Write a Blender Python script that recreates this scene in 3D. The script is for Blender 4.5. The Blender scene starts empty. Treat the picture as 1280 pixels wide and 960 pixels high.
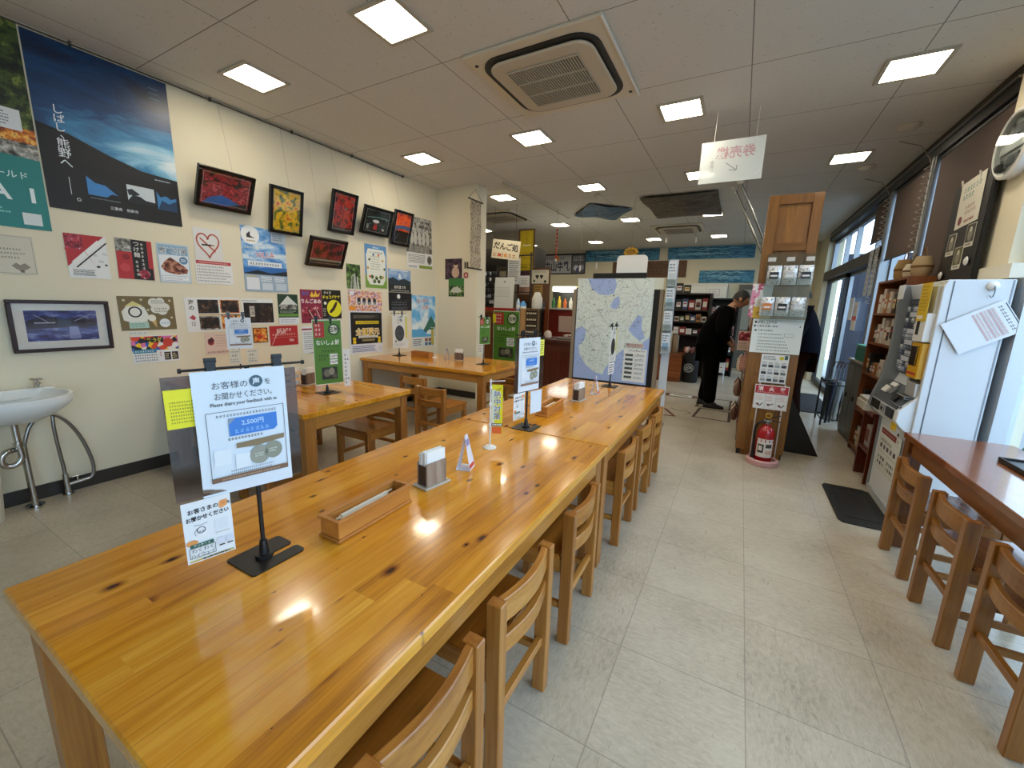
import bpy, bmesh, math, random
from mathutils import Matrix, Vector
PI = math.pi
C = bpy.context.scene.collection
S = bpy.context.scene

# ------------------------------------------------------------------ camera, sky, exposure
cam_data = bpy.data.cameras.new('camera')
cam_data.sensor_width = 36.0
cam_data.lens = 14.29
cam_data.clip_start = 0.02
cam = bpy.data.objects.new('camera', cam_data)
C.objects.link(cam)
RM = Matrix(((0.87344, -0.11720, 0.47261), (0.48608, 0.15243, -0.86052), (0.02882, 0.98134, 0.19011)))
cam.matrix_world = Matrix.Translation((0, 0, 1.374)) @ RM.to_4x4()
S.camera = cam
S.view_settings.view_transform = 'Standard'
S.view_settings.look = 'None'
S.view_settings.gamma = 1.0
S.view_settings.use_curve_mapping = False
S.view_settings.exposure = 0.85
LAMP = 18.5          # strength of the ceiling panels
SKY = 3.2            # overcast daylight outside the windows
S.cycles.max_bounces = 8
S.cycles.diffuse_bounces = 4
S.cycles.glossy_bounces = 4
S.cycles.transparent_max_bounces = 16
S.cycles.caustics_reflective = False
S.cycles.caustics_refractive = False
S.cycles.sample_clamp_indirect = 8.0
w = bpy.data.worlds.new('sky'); S.world = w; w.use_nodes = True
bg = w.node_tree.nodes['Background']
bg.inputs[0].default_value = (0.62, 0.80, 1.0, 1); bg.inputs[1].default_value = SKY

CEIL = 2.958
XL = -3.99           # left wall face
XR = 1.37            # window wall face

# ------------------------------------------------------------------ materials
def lin(hx):
    hx = hx.lstrip('#')
    c = [int(hx[i:i+2], 16)/255 for i in (0, 2, 4)]
    return tuple(v/12.92 if v <= 0.04045 else ((v+0.055)/1.055)**2.4 for v in c) + (1,)

MATS = {}
def flat(hx, rough=0.6, metal=0.0, spec=0.5, coat=0.0, emit=0.0):
    k = (hx, rough, metal, spec, coat, emit)
    if k in MATS: return MATS[k]
    m = bpy.data.materials.new('paint'); m.use_nodes = True
    b = m.node_tree.nodes['Principled BSDF']
    b.inputs['Base Color'].default_value = lin(hx)
    b.inputs['Roughness'].default_value = rough
    b.inputs['Metallic'].default_value = metal
    b.inputs['Specular IOR Level'].default_value = spec
    b.inputs['Coat Weight'].default_value = coat
    if emit:
        b.inputs['Emission Color'].default_value = lin(hx)
        b.inputs['Emission Strength'].default_value = emit
    MATS[k] = m
    return m

class N:
    """tiny node-tree helper"""
    def __init__(s, name):
        s.m = bpy.data.materials.new(name); s.m.use_nodes = True
        s.t = s.m.node_tree; s.b = s.t.nodes['Principled BSDF']
    def n(s, typ, **kw):
        x = s.t.nodes.new(typ)
        for k, v in kw.items(): setattr(x, k, v)
        return x
    def l(s, a, b): s.t.links.new(a, b)
    def val(s, x, sock):
        if isinstance(x, (int, float)): sock.default_value = x
        elif isinstance(x, tuple): sock.default_value = x
        else: s.l(x, sock)
    def math(s, op, a, b=0.0, c=None):
        x = s.n('ShaderNodeMath', operation=op)
        s.val(a, x.inputs[0]); s.val(b, x.inputs[1])
        if c is not None: s.val(c, x.inputs[2])
        return x.outputs[0]
    def mix(s, f, a, b, typ='MIX'):
        x = s.n('ShaderNodeMix', data_type='RGBA', blend_type=typ)
        s.val(f, x.inputs[0]); s.val(a, x.inputs[6]); s.val(b, x.inputs[7])
        return x.outputs[2]
    def ramp(s, f, stops, const=False):
        x = s.n('ShaderNodeValToRGB')
        if const: x.color_ramp.interpolation = 'CONSTANT'
        e = x.color_ramp.elements
        while len(e) < len(stops): e.new(0.5)
        for i, (p, c) in enumerate(stops):
            e[i].position = p; e[i].color = lin(c)
        s.l(f, x.inputs[0]); return x.outputs[0]
    def obj(s): return s.n('ShaderNodeTexCoord').outputs['Object']
    def sep(s, v):
        x = s.n('ShaderNodeSeparateXYZ'); s.l(v, x.inputs[0]); return x.outputs
    def comb(s, a, b, c):
        x = s.n('ShaderNodeCombineXYZ')
        for i, v in enumerate((a, b, c)): s.val(v, x.inputs[i])
        return x.outputs[0]
    def map(s, v, scale=(1, 1, 1), loc=(0, 0, 0), rot=(0, 0, 0)):
        x = s.n('ShaderNodeMapping'); s.l(v, x.inputs[0])
        x.inputs['Scale'].default_value = scale; x.inputs['Location'].default_value = loc; x.inputs['Rotation'].default_value = rot
        return x.outputs[0]
    def noise(s, v, scale, detail=3, rough=0.55, dist=0.0):
        x = s.n('ShaderNodeTexNoise'); s.l(v, x.inputs['Vector'])
        x.inputs['Scale'].default_value = scale; x.inputs['Detail'].default_value = detail
        x.inputs['Roughness'].default_value = rough; x.inputs['Distortion'].default_value = dist
        return x.outputs[0]
    def vor(s, v, scale, out='Distance'):
        x = s.n('ShaderNodeTexVoronoi'); s.l(v, x.inputs['Vector']); x.inputs['Scale'].default_value = scale
        return x.outputs[out]
    def white(s, v):
        x = s.n('ShaderNodeTexWhiteNoise', noise_dimensions='3D'); s.l(v, x.inputs[0]); return x.outputs['Value']
    def bump(s, h, strength=0.2, dist=0.01):
        x = s.n('ShaderNodeBump'); x.inputs['Strength'].default_value = strength; x.inputs['Distance'].default_value = dist
        s.l(h, x.inputs['Height']); s.l(x.outputs[0], s.b.inputs['Normal'])

def wood(name, cols, axis='Y', plank=0.0, knots=0.0, rough=0.3, coat=0.0, grain=1.0):
    """cols: dark, mid, light. axis: grain direction in the part's own space."""
    k = N(name)
    o = k.obj()
    info = k.n('ShaderNodeObjectInfo').outputs['Random']
    x, y, z = k.sep(o)
    a = {'X': (y, x, z), 'Y': (x, y, z), 'Z': (x, z, y)}[axis]
    off = k.math('MULTIPLY', info, 17.3)
    across, along, other = a[0], k.math('ADD', a[1], off), a[2]
    cell = 0.0
    if plank:
        row = k.math('FLOOR', k.math('DIVIDE', across, plank))
        shift = k.math('MULTIPLY', k.white(k.comb(row, 3.1, 0.5)), 0.9)
        col = k.math('FLOOR', k.math('DIVIDE', k.math('ADD', along, shift), 0.95))
        tint = k.white(k.comb(row, col, 1.7))
        along = k.math('ADD', along, k.math('MULTIPLY', tint, 9.0))
    else:
        tint = info
    g = k.comb(k.math('MULTIPLY', across, 34.0), k.math('MULTIPLY', along, 2.2), k.math('MULTIPLY', other, 34.0))
    g1 = k.noise(g, 1.0, 5, 0.62, 0.6)
    g2 = k.noise(k.comb(k.math('MULTIPLY', across, 170.0), k.math('MULTIPLY', along, 5.0), k.math('MULTIPLY', other, 170.0)), 1.0, 2)
    f = k.math('ADD', k.math('MULTIPLY', g1, 0.72*grain), k.math('MULTIPLY', g2, 0.28*grain))
    f = k.math('ADD', f, k.math('MULTIPLY', k.math('SUBTRACT', tint, 0.5), 0.2))
    f = k.math('ADD', f, 0.5*(1-grain))
    c = k.ramp(f, [(0.22, cols[0]), (0.5, cols[1]), (0.8, cols[2])])
    if knots:
        kv = k.comb(k.math('MULTIPLY', across, 8.0), k.math('MULTIPLY', along, 4.6), 0.0)
        d = k.n('ShaderNodeTexVoronoi', voronoi_dimensions='2D'); k.l(kv, d.inputs['Vector']); d.inputs['Scale'].default_value = 1.0
        pick = k.sep(d.outputs['Color'])[0]
        r = k.math('MULTIPLY', k.math('SUBTRACT', pick, 1.0-knots), 0.17/knots)
        r = k.math('MAXIMUM', r, 0.0001)
        wob = k.math('ADD', d.outputs['Distance'], k.math('MULTIPLY', k.math('SUBTRACT', g1, 0.5), 0.09))
        q = k.math('DIVIDE', wob, r)
        c = k.mix(k.ramp(q, [(0.35, '#ffffff'), (1.0, '#000000')]), c, lin('#7a3d10'))
        c = k.mix(k.ramp(q, [(0.1, '#ffffff'), (0.45, '#000000')]), c, lin('#2a1005'))
    if plank:
        fr = k.math('FRACT', k.math('DIVIDE', across, plank))
        edge = k.math('MINIMUM', fr, k.math('SUBTRACT', 1.0, fr))
        c = k.mix(k.math('MULTIPLY', k.math('LESS_THAN', edge, 0.018), 0.35), c, lin(cols[0]))
    k.l(c, k.b.inputs['Base Color'])
    k.b.inputs['Roughness'].default_value = rough
    k.b.inputs['Coat Weight'].default_value = coat
    k.b.inputs['Coat Roughness'].default_value = 0.07
    k.bump(g2, 0.06, 0.002)
    return k.m

PINE = ('#a86a20', '#d6962f', '#e9b452')
TOP = wood('varnished_pine_top', ('#9a5a12', '#d68e20', '#efb342'), 'Y', 0.075, 0.5, 0.17, 0.5)
PINE_Y = wood('pine_along', ('#854f1a', '#ad7430', '#c68f48'), 'Y', 0, 0.0, 0.35, 0.2)
PINE_X = wood('pine_across', ('#854f1a', '#ad7430', '#c68f48'), 'X', 0, 0.0, 0.35, 0.2)
PINE_Z = wood('pine_upright', ('#7c4818', '#a0672a', '#ba8442'), 'Z', 0, 0.0, 0.35, 0.2)
SEATM = wood('pine_seat', ('#7c4614', '#a86a24', '#c2873a'), 'X', 0.09, 0.12, 0.3, 0.25)
BOXW = wood('box_wood', ('#95561e', '#b87630', '#cc8e44'), 'Y', 0, 0.0, 0.45, 0.05)
CEDAR = wood('cedar_panel', ('#5c3810', '#85561c', '#a8762a'), 'Z', 0.07, 0.1, 0.4, 0.1)
CEDARF = wood('cedar_frame', ('#5c3810', '#7c5019', '#946424'), 'Z', 0, 0.0, 0.4, 0.1)
REDW = wood('red_brown_wood', ('#3a1208', '#551d0e', '#6d2a14'), 'Z', 0, 0.0, 0.35, 0.1)
DARKW = wood('dark_walnut', ('#1a0e08', '#2b1810', '#3a2216'), 'X', 0, 0.0, 0.4, 0.1)
SHELFW = wood('shelf_wood', ('#5a2c10', '#7b431c', '#945627'), 'Z', 0, 0.0, 0.45, 0.05)
GREYW = wood('weathered_wood', ('#4f3d33', '#85705f', '#b3a08d'), 'Z', 0, 0.0, 0.7, 0.0)

def mk_floor():
    k = N('vinyl_floor_tiles'); o = k.obj(); x, y, z = k.sep(o)
    fx = k.math('DIVIDE', k.math('SUBTRACT', x, 0.175), 0.45); fy = k.math('DIVIDE', k.math('SUBTRACT', y, 0.155), 0.45)
    tint = k.white(k.comb(k.math('FLOOR', fx), k.math('FLOOR', fy), 0.3))
    n1 = k.noise(o, 2.3, 5, 0.6); n2 = k.noise(k.map(o, (70, 26, 1)), 1.0, 6, 0.75, 0.5); n3 = k.noise(k.map(o, (26, 70, 1), (4, 2, 0)), 1.0, 6, 0.75, 0.5)
    streak = k.mix(k.math('GREATER_THAN', tint, 0.5), n2, n3)
    f = k.math('ADD', k.math('MULTIPLY', n1, 0.45), k.math('MULTIPLY', streak, 0.55))
    f = k.math('ADD', f, k.math('MULTIPLY', k.math('SUBTRACT', tint, 0.5), 0.07))
    c = k.ramp(f, [(0.25, '#7a705f'), (0.43, '#aba18e'), (0.58, '#beb5a2'), (0.82, '#cfc7b6')])
    scr = k.math('LESS_THAN', k.noise(k.map(o, (75, 9, 1), (7, 1, 0), (0, 0, 1.1)), 1.0, 3, 0.7), 0.33)
    c = k.mix(k.math('MULTIPLY', scr, 0.5), c, lin('#6b6458'))
    def edge(v):
        fr = k.math('FRACT', v); return k.math('LESS_THAN', k.math('MINIMUM', fr, k.math('SUBTRACT', 1.0, fr)), 0.0045)
    e = k.math('MAXIMUM', edge(fx), edge(fy))
    c = k.mix(k.math('MULTIPLY', e, 0.5), c, lin('#6a6358'))
    k.l(c, k.b.inputs['Base Color'])
    k.l(k.math('ADD', k.math('MULTIPLY', n2, 0.25), 0.2), k.b.inputs['Roughness'])
    k.bump(streak, 0.05, 0.003)
    return k.m

def mk_ceiling():
    k = N('mineral_fibre_ceiling_boards'); o = k.obj(); x, y, z = k.sep(o)
    fx = k.math('DIVIDE', k.math('SUBTRACT', x, 0.783), 0.912); fy = k.math('DIVIDE', k.math('SUBTRACT', y, 1.541), 0.91)
    n = k.noise(k.map(o, (26, 60, 1)), 1.0, 3, 0.6)
    pit = k.math('LESS_THAN', n, 0.35)
    pit2 = k.math('LESS_THAN', k.vor(k.map(o, (11, 16, 1)), 1.0), 0.07)
    c = k.mix(k.math('MULTIPLY', pit, 0.38), lin('#d8d6d0'), lin('#8f8a80'))
    c = k.mix(k.math('MULTIPLY', pit2, 0.55), c, lin('#5c564c'))
    c = k.mix(k.math('MULTIPLY', k.noise(o, 1.1, 3), 0.25), c, lin('#c6c3bc'))
    def edge(v):
        fr = k.math('FRACT', v); return k.math('LESS_THAN', k.math('MINIMUM', fr, k.math('SUBTRACT', 1.0, fr)), 0.0035)
    e = k.math('MAXIMUM', edge(fx), edge(fy))
    c = k.mix(k.math('MULTIPLY', e, 0.75), c, lin('#4f4a42'))
    k.l(c, k.b.inputs['Base Color']); k.b.inputs['Roughness'].default_value = 0.9
    k.bump(n, 0.25, 0.004)
    return k.m

def mk_wall(name, c1, c2):
    k = N(name); o = k.obj()
    n = k.noise(o, 1.3, 4); f = k.noise(o, 140, 2)
    c = k.mix(k.math('MULTIPLY', n, 0.5), lin(c1), lin(c2))
    k.l(c, k.b.inputs['Base Color']); k.b.inputs['Roughness'].default_value = 0.75
    k.bump(f, 0.12, 0.002)
    return k.m

def speck(name, cols, scale, kind='noise', stretch=(1, 1, 1), rough=0.5, const=True, detail=4, metal=0.0, bump=0.0):
    k = N(name); o = k.map(k.obj(), stretch)
    info = k.n('ShaderNodeObjectInfo').outputs['Random']
    v = k.n('ShaderNodeVectorMath', operation='ADD'); k.l(o, v.inputs[0]); k.l(k.comb(k.math('MULTIPLY', info, 31.0), k.math('MULTIPLY', info, 7.0), 0.0), v.inputs[1])
    if kind == 'noise': f = k.noise(v.outputs[0], scale, detail, 0.62, 0.3)
    else: f = k.sep(k.vor(v.outputs[0], scale, 'Color'))[0]
    nn = len(cols)
    if kind == 'noise': st = [(0.32+0.4*i/nn, c) for i, c in enumerate(cols)]
    else: st = [(i/nn, c) for i, c in enumerate(cols)]
    k.l(k.ramp(f, st, const), k.b.inputs['Base Color']); k.b.inputs['Roughness'].default_value = rough; k.b.inputs['Metallic'].default_value = metal
    if bump: k.bump(f, bump, 0.01)
    return k.m

def glass_mat(name, tint, gloss=0.08, rough=0.02, body=0.0, bodycol='#ffffff'):
    m = bpy.data.materials.new(name); m.use_nodes = True; t = m.node_tree
    for x in list(t.nodes): t.nodes.remove(x)
    out = t.nodes.new('ShaderNodeOutputMaterial'); tr = t.nodes.new('ShaderNodeBsdfTransparent'); gl = t.nodes.new('ShaderNodeBsdfGlossy')
    tr.inputs[0].default_value = lin(tint); gl.inputs['Roughness'].default_value = rough
    mx = t.nodes.new('ShaderNodeMixShader'); mx.inputs[0].default_value = gloss
    t.links.new(tr.outputs[0], mx.inputs[1]); t.links.new(gl.outputs[0], mx.inputs[2])
    last = mx
    if body:
        df = t.nodes.new('ShaderNodeBsdfDiffuse'); df.inputs[0].default_value = lin(bodycol)
        m2 = t.nodes.new('ShaderNodeMixShader'); m2.inputs[0].default_value = body
        t.links.new(mx.outputs[0], m2.inputs[1]); t.links.new(df.outputs[0], m2.inputs[2]); last = m2
    t.links.new(last.outputs[0], out.inputs[0]); return m

GLASS = glass_mat('window_glass', '#f2f7fa', 0.07)
PGLASS = glass_mat('picture_glass', '#fbfbfb', 0.035)
VINYL = glass_mat('smoky_clear_vinyl', '#b9a89a', 0.10, 0.08, 0.06, '#a08a78')
ACRYL = glass_mat('clear_acrylic', '#eef2f2', 0.14, 0.04)
ACRYLW = glass_mat('milky_acrylic', '#dfe4e2', 0.06, 0.12, 0.86, '#dfe3df')
BLACK = flat('#0c0c0d', 0.45); BLACKG = flat('#090909', 0.25); WHITE = flat('#e9e9e6', 0.45); PAPER = '#e6e6e2'
CHROME = flat('#c4c4c2', 0.14, 1.0); STEEL = flat('#9a9a98', 0.3, 1.0); PORC = flat('#e8ebea', 0.12, 0, 0.5, 0.5)
ALU = flat('#8e9296', 0.4, 0.8); DALU = flat('#4a4743', 0.45, 0.6); CREAMP = flat('#cfc6b0', 0.45)

PIC = {
 'maple': speck('maple_photo', ['#1c1012', '#5a1a20', '#b3343a', '#7a2436', '#d65a58', '#36508e'], 15, detail=8),
 'yellow': speck('autumn_photo', ['#3b4a10', '#6d7a18', '#d8a810', '#f0c818', '#e07a12', '#c83c10'], 17, detail=8),
 'redtree': speck('red_tree_photo', ['#160808', '#5c1410', '#a8201a', '#d23a22', '#4a3a20', '#8a9aa0'], 15, detail=8),
 'shrine': speck('shrine_photo', ['#050606', '#0c100f', '#182420', '#2e3c38', '#9ab0b0'], 16, detail=5),
 'dusk': speck('crimson_photo', ['#0c0608', '#3c0c12', '#861824', '#b02838', '#241018'], 15, detail=8),
 'orange': speck('orange_tree_photo', ['#7a1c10', '#d83818', '#f06a28', '#e04a20', '#4a70a8'], 13, detail=8),
 'forest': speck('forest_photo', ['#0e1a0c', '#24381a', '#4a6a2c', '#7a9448', '#c8d0b8'], 22, detail=7),
 'foliage': speck('bright_foliage_photo', ['#0b120a', '#1d2a14', '#3d4f1c', '#76803a', '#a9a24c'], 9, detail=8),
 'meat': speck('dish_photo', ['#3a1a12', '#6a3424', '#9a5c44', '#c09078', '#7a4030'], 34, detail=5),
 'redfood': speck('red_food_photo', ['#4a0a18', '#8a1a30', '#b84858', '#e8d0d0'], 26, detail=4),
 'bw': speck('monochrome_photo', ['#2a2a28', '#5e5c56', '#96948c', '#c8c6be', '#44423e'], 20, detail=6),
 'darkphoto': speck('dark_interior_photo', ['#0a0806', '#241812', '#4c3424', '#8a6a48'], 24, detail=5),
 'amber': speck('lantern_photo', ['#5a2408', '#b05414', '#e08a24', '#f4c060', '#28100a'], 24, detail=5),
 'faces': speck('crowd_photo', ['#100a10', '#3a2430', '#c8a890', '#7a4a50', '#e8d8c8', '#4a3a58'], 46, detail=5),
 'silverbag': speck('silver_foil', ['#7a7c80', '#c0c2c4', '#f0f0f0', '#dcdede', '#9a9ea0'], 60, detail=6, rough=0.25, metal=0.25),
 'mapland': speck('map_land', ['#c6d2ca', '#dce5de', '#d2ded8', '#e6ece6'], 16, detail=7),
 'clutter': speck('small_goods', ['#191614', '#5b4030', '#a68a72', '#dcd2c2', '#8c2a24', '#3c4a3a'], 40, 'vor'),
 'jewel': speck('black_beads', ['#08080a', '#1c1c20', '#3a3a40', '#9a9aa0', '#101014'], 46, 'vor'),
 'waves': speck('wave_pattern', ['#174a66', '#2a6c8c', '#4c90aa', '#1c5674', '#7cb4c4'], 5, stretch=(1, 4.5, 1), detail=4),
 'water': speck('lake_photo', ['#1a1e3e', '#2a3068', '#3c4888', '#5868a8', '#8c98c8'], 12, stretch=(1, 3, 1), detail=5, const=False),
 'rice': speck('manga_panel', ['#f0c020', '#e4e0d8', '#d84a28', '#3858a8', '#181818', '#d870a0'], 30, 'vor'),
 'purple': speck('bright_event_photo', ['#7a5a9a', '#d8a8c8', '#f0d8b0', '#e89030', '#4858a0', '#e8e0e8'], 26, detail=5),
 'pinkcard': speck('pink_flowers', ['#e8e4e0', '#d890a8', '#c05878', '#f0d8dc'], 42, 'vor'),
 'noren': speck('printed_cloth', ['#3a302c', '#a8967c', '#c8b89c', '#6a5646', '#d8ccb4'], 22, stretch=(1, 2, 1), detail=7),
 'tapes': speck('brown_board', ['#3e2410', '#56341a', '#6a4424', '#4a2c14'], 14, stretch=(1, 3, 1), detail=5),
 'nightsky': None,
}
def mk_bigsky():
    k = N('dusk_sky_photo'); o = k.obj(); x, y, z = k.sep(o)
    n = k.noise(k.map(o, (2.6, 8, 1), rot=(0, 0, 0.3)), 1.0, 7, 0.62, 0.7)
    yy = k.math('ADD', y, k.math('MULTIPLY', x, 0.2))
    band = k.math('MAXIMUM', k.math('SUBTRACT', 1.0, k.math('MULTIPLY', k.math('ABSOLUTE', k.math('SUBTRACT', yy, 0.50)), 3.2)), 0.0)
    side = k.math('ADD', 0.42, k.math('MULTIPLY', x, 0.85))
    f = k.math('ADD', k.math('MULTIPLY', n, 0.62), k.math('MULTIPLY', band, k.math('MULTIPLY', side, 0.75)))
    k.l(k.ramp(f, [(0.24, '#06203e'), (0.42, '#0d4474'), (0.56, '#2f83b4'), (0.70, '#8cc4de'), (0.86, '#eaf3f6')]), k.b.inputs['Base Color'])
    k.b.inputs['Roughness'].default_value = 0.35
    return k.m
PIC['bigsky'] = mk_bigsky()

FLOOR = mk_floor(); CEILM = mk_ceiling()
WALLM = mk_wall('cream_wall_paint', '#e5dcc2', '#dad0b2')
WALLB = mk_wall('store_wall_paint', '#d6cdb0', '#c9bf9f')
SOFT = mk_wall('grey_soffit', '#b9b3a4', '#a9a395')
BASEB = flat('#2e2a26', 0.35)

def key(kx):
    if not isinstance(kx, str): return kx
    if kx.startswith('#'): return flat(kx, 0.5)
    return PIC[kx]

# ------------------------------------------------------------------ mesh builder
class MB:
    def __init__(s): s.v = []; s.f = []; s.mi = []; s.mats = []
    def slot(s, m):
        m = key(m)
        if m not in s.mats: s.mats.append(m)
        return s.mats.index(m)
    def add(s, vs, fs, m):
        b = len(s.v); i = s.slot(m)
        s.v += [tuple(v) for v in vs]
        for f in fs: s.f.append([b+q for q in f]); s.mi.append(i)
    def box(s, c, d, m, rot=None):
        x, y, z = d[0]/2, d[1]/2, d[2]/2
        vs = [Vector(p) for p in ((-x,-y,-z),(x,-y,-z),(x,y,-z),(-x,y,-z),(-x,-y,z),(x,-y,z),(x,y,z),(-x,y,z))]
        if rot is not None: vs = [rot @ p for p in vs]
        s.add([p+Vector(c) for p in vs], [(3,2,1,0),(4,5,6,7),(0,1,5,4),(1,2,6,5),(2,3,7,6),(3,0,4,7)], m); return s
    def bb(s, x0, x1, y0, y1, z0, z1, m):
        return s.box(((x0+x1)/2, (y0+y1)/2, (z0+z1)/2), (abs(x1-x0), abs(y1-y0), abs(z1-z0)), m)
    def cyl(s, p0, p1, r0, m, r1=None, n=16):
        p0, p1 = Vector(p0), Vector(p1); r1 = r0 if r1 is None else r1
        d = (p1-p0).normalized(); u = d.orthogonal().normalized(); w_ = d.cross(u)
        vs = [p+(u*math.cos(a)+w_*math.sin(a))*r for p, r in ((p0, r0), (p1, r1)) for a in [2*PI*i/n for i in range(n)]]
        fs = [(i, (i+1) % n, n+(i+1) % n, n+i) for i in range(n)] + [tuple(range(n))[::-1], tuple(range(n, 2*n))]
        s.add(vs, fs, m); return s
    def tube(s, pts, r, m, n=10, smooth=0):
        P = [Vector(p) for p in pts]
        for _ in range(smooth):
            Q = [P[0]]
            for a, b in zip(P, P[1:]): Q += [a.lerp(b, .25), a.lerp(b, .75)]
            P = Q + [P[-1]]
        vs = []; fs = []; u = None
        for i, p in enumerate(P):
            d = (P[min(i+1, len(P)-1)]-P[max(i-1, 0)]).normalized()
            if u is None: u = d.orthogonal().normalized()
            u = (u-d*u.dot(d)).normalized(); w_ = d.cross(u)
            vs += [p+(u*math.cos(2*PI*k/n)+w_*math.sin(2*PI*k/n))*r for k in range(n)]
        for i in range(len(P)-1):
            fs += [(i*n+k, i*n+(k+1) % n, (i+1)*n+(k+1) % n, (i+1)*n+k) for k in range(n)]
        fs += [tuple(range(n))[::-1], tuple(range((len(P)-1)*n, len(P)*n))]
        s.add(vs, fs, m); return s
    def lathe(s, prof, m, n=24, c=(0, 0, 0), axis='Z', sx=1.0, sy=1.0):
        vs = []; fs = []
        for r, z in prof:
            for k in range(n):
                a = 2*PI*k/n; p = (r*math.cos(a)*sx, r*math.sin(a)*sy, z)
                if axis == 'X': p = (p[2], p[0], p[1])
                if axis == 'Y': p = (p[0], p[2], p[1])
                vs.append((p[0]+c[0], p[1]+c[1], p[2]+c[2]))
        for i in range(len(prof)-1):
            fs += [(i*n+k, i*n+(k+1) % n, (i+1)*n+(k+1) % n, (i+1)*n+k) for k in range(n)]
        fs += [tuple(range(n))[::-1], tuple(range((len(prof)-1)*n, len(prof)*n))]
        s.add(vs, fs, m); return s
    def prism(s, pts, z0, z1, m, plane='XY'):
        n = len(pts)
        def q(p, z): return {'XY': (p[0], p[1], z), 'XZ': (p[0], z, p[1]), 'YZ': (z, p[0], p[1])}[plane]
        vs = [q(p, z0) for p in pts]+[q(p, z1) for p in pts]
        s.add(vs, [tuple(range(n))[::-1], tuple(range(n, 2*n))]+[(i, (i+1) % n, n+(i+1) % n, n+i) for i in range(n)], m); return s
    def build(s, name, parent=None, bevel=0.0, smooth=False, seg=1):
        me = bpy.data.meshes.new(name); me.from_pydata(s.v, [], s.f)
        for m in s.mats: me.materials.append(m)
        me.polygons.foreach_set('material_index', s.mi)
        bm = bmesh.new(); bm.from_mesh(me)
        bmesh.ops.recalc_face_normals(bm, faces=bm.faces[:])
        if bevel:
            es = [e for e in bm.edges if len(e.link_faces) == 2 and e.calc_face_angle(0) > 0.6]
            bmesh.ops.bevel(bm, geom=es, offset=bevel, segments=seg, affect='EDGES', clamp_overlap=True)
        bm.to_mesh(me); bm.free()
        if smooth: me.shade_smooth() if hasattr(me, 'shade_smooth') else None
        o = bpy.data.objects.new(name, me); C.objects.link(o)
        if smooth: 
            try: me.set_sharp_from_angle(angle=0.7)
            except Exception: pass
        if parent: o.parent = parent
        return o

def tag(o, label, cat, group=None):
    o['label'] = label; o['category'] = cat
    if group: o['group'] = group
    return o
def thing(name, label, cat, loc=(0, 0, 0), rz=0.0, group=None):
    o = bpy.data.objects.new(name, None); C.objects.link(o); o.empty_display_size = 0.1
    o.location = loc; o.rotation_euler = (0, 0, rz); return tag(o, label, cat, group)
def structure(mb, name, bevel=0.0, parent=None):
    o = mb.build(name, parent, bevel)
    if not parent: o['kind'] = 'structure'
    return o
def dup(root, loc=None, rz=None, label=None, group=None):
    r = root.copy(); C.objects.link(r)
    if loc is not None: r.location = loc
    if rz is not None: r.rotation_euler = (0, 0, rz)
    if label: r['label'] = label
    if group: r['group'] = group
    for ch in list(root.children):
        c = ch.copy(); C.objects.link(c); c.parent = r
        for g in list(ch.children):
            d = g.copy(); C.objects.link(d); d.parent = c
    return r
def upright(o, pos, ang, tilt=0.0, roll=0.0):
    """stand a sheet up: its right edge runs along (cos ang, sin ang)"""
    o.matrix_world = Matrix.Translation(pos) @ Matrix.Rotation(ang, 4, 'Z') @ Matrix.Rotation(PI/2+tilt, 4, 'X') @ Matrix.Rotation(roll, 4, 'Z')
    return o

# ------------------------------------------------------------------ printed sheets
FONT_CACHE = {}
def glyphs(text, bold):
    k = (text, bold)
    if k in FONT_CACHE: return FONT_CACHE[k]
    cu = bpy.data.curves.new('lettering', 'FONT'); cu.body = text; cu.size = 1.0; cu.resolution_u = 2
    cu.align_x = 'CENTER'; cu.align_y = 'CENTER'; cu.offset = bold
    ob = bpy.data.objects.new('lettering', cu); C.objects.link(ob)
    dg = bpy.context.evaluated_depsgraph_get(); me = ob.evaluated_get(dg).to_mesh()
    vs = [tuple(v.co) for v in me.vertices]; fs = [tuple(p.vertices) for p in me.polygons]
    ob.evaluated_get(dg).to_mesh_clear(); bpy.data.objects.remove(ob); bpy.data.curves.remove(cu)
    if vs:
        xs = [v[0] for v in vs]; ys = [v[1] for v in vs]
        cx = (min(xs)+max(xs))/2; cy = (min(ys)+max(ys))/2
        vs = [(v[0]-cx, v[1]-cy) for v in vs]; wd = max(xs)-min(xs); ht = max(ys)-min(ys)
    else: wd = ht = 1
    FONT_CACHE[k] = (vs, fs, wd, ht); return FONT_CACHE[k]

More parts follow.
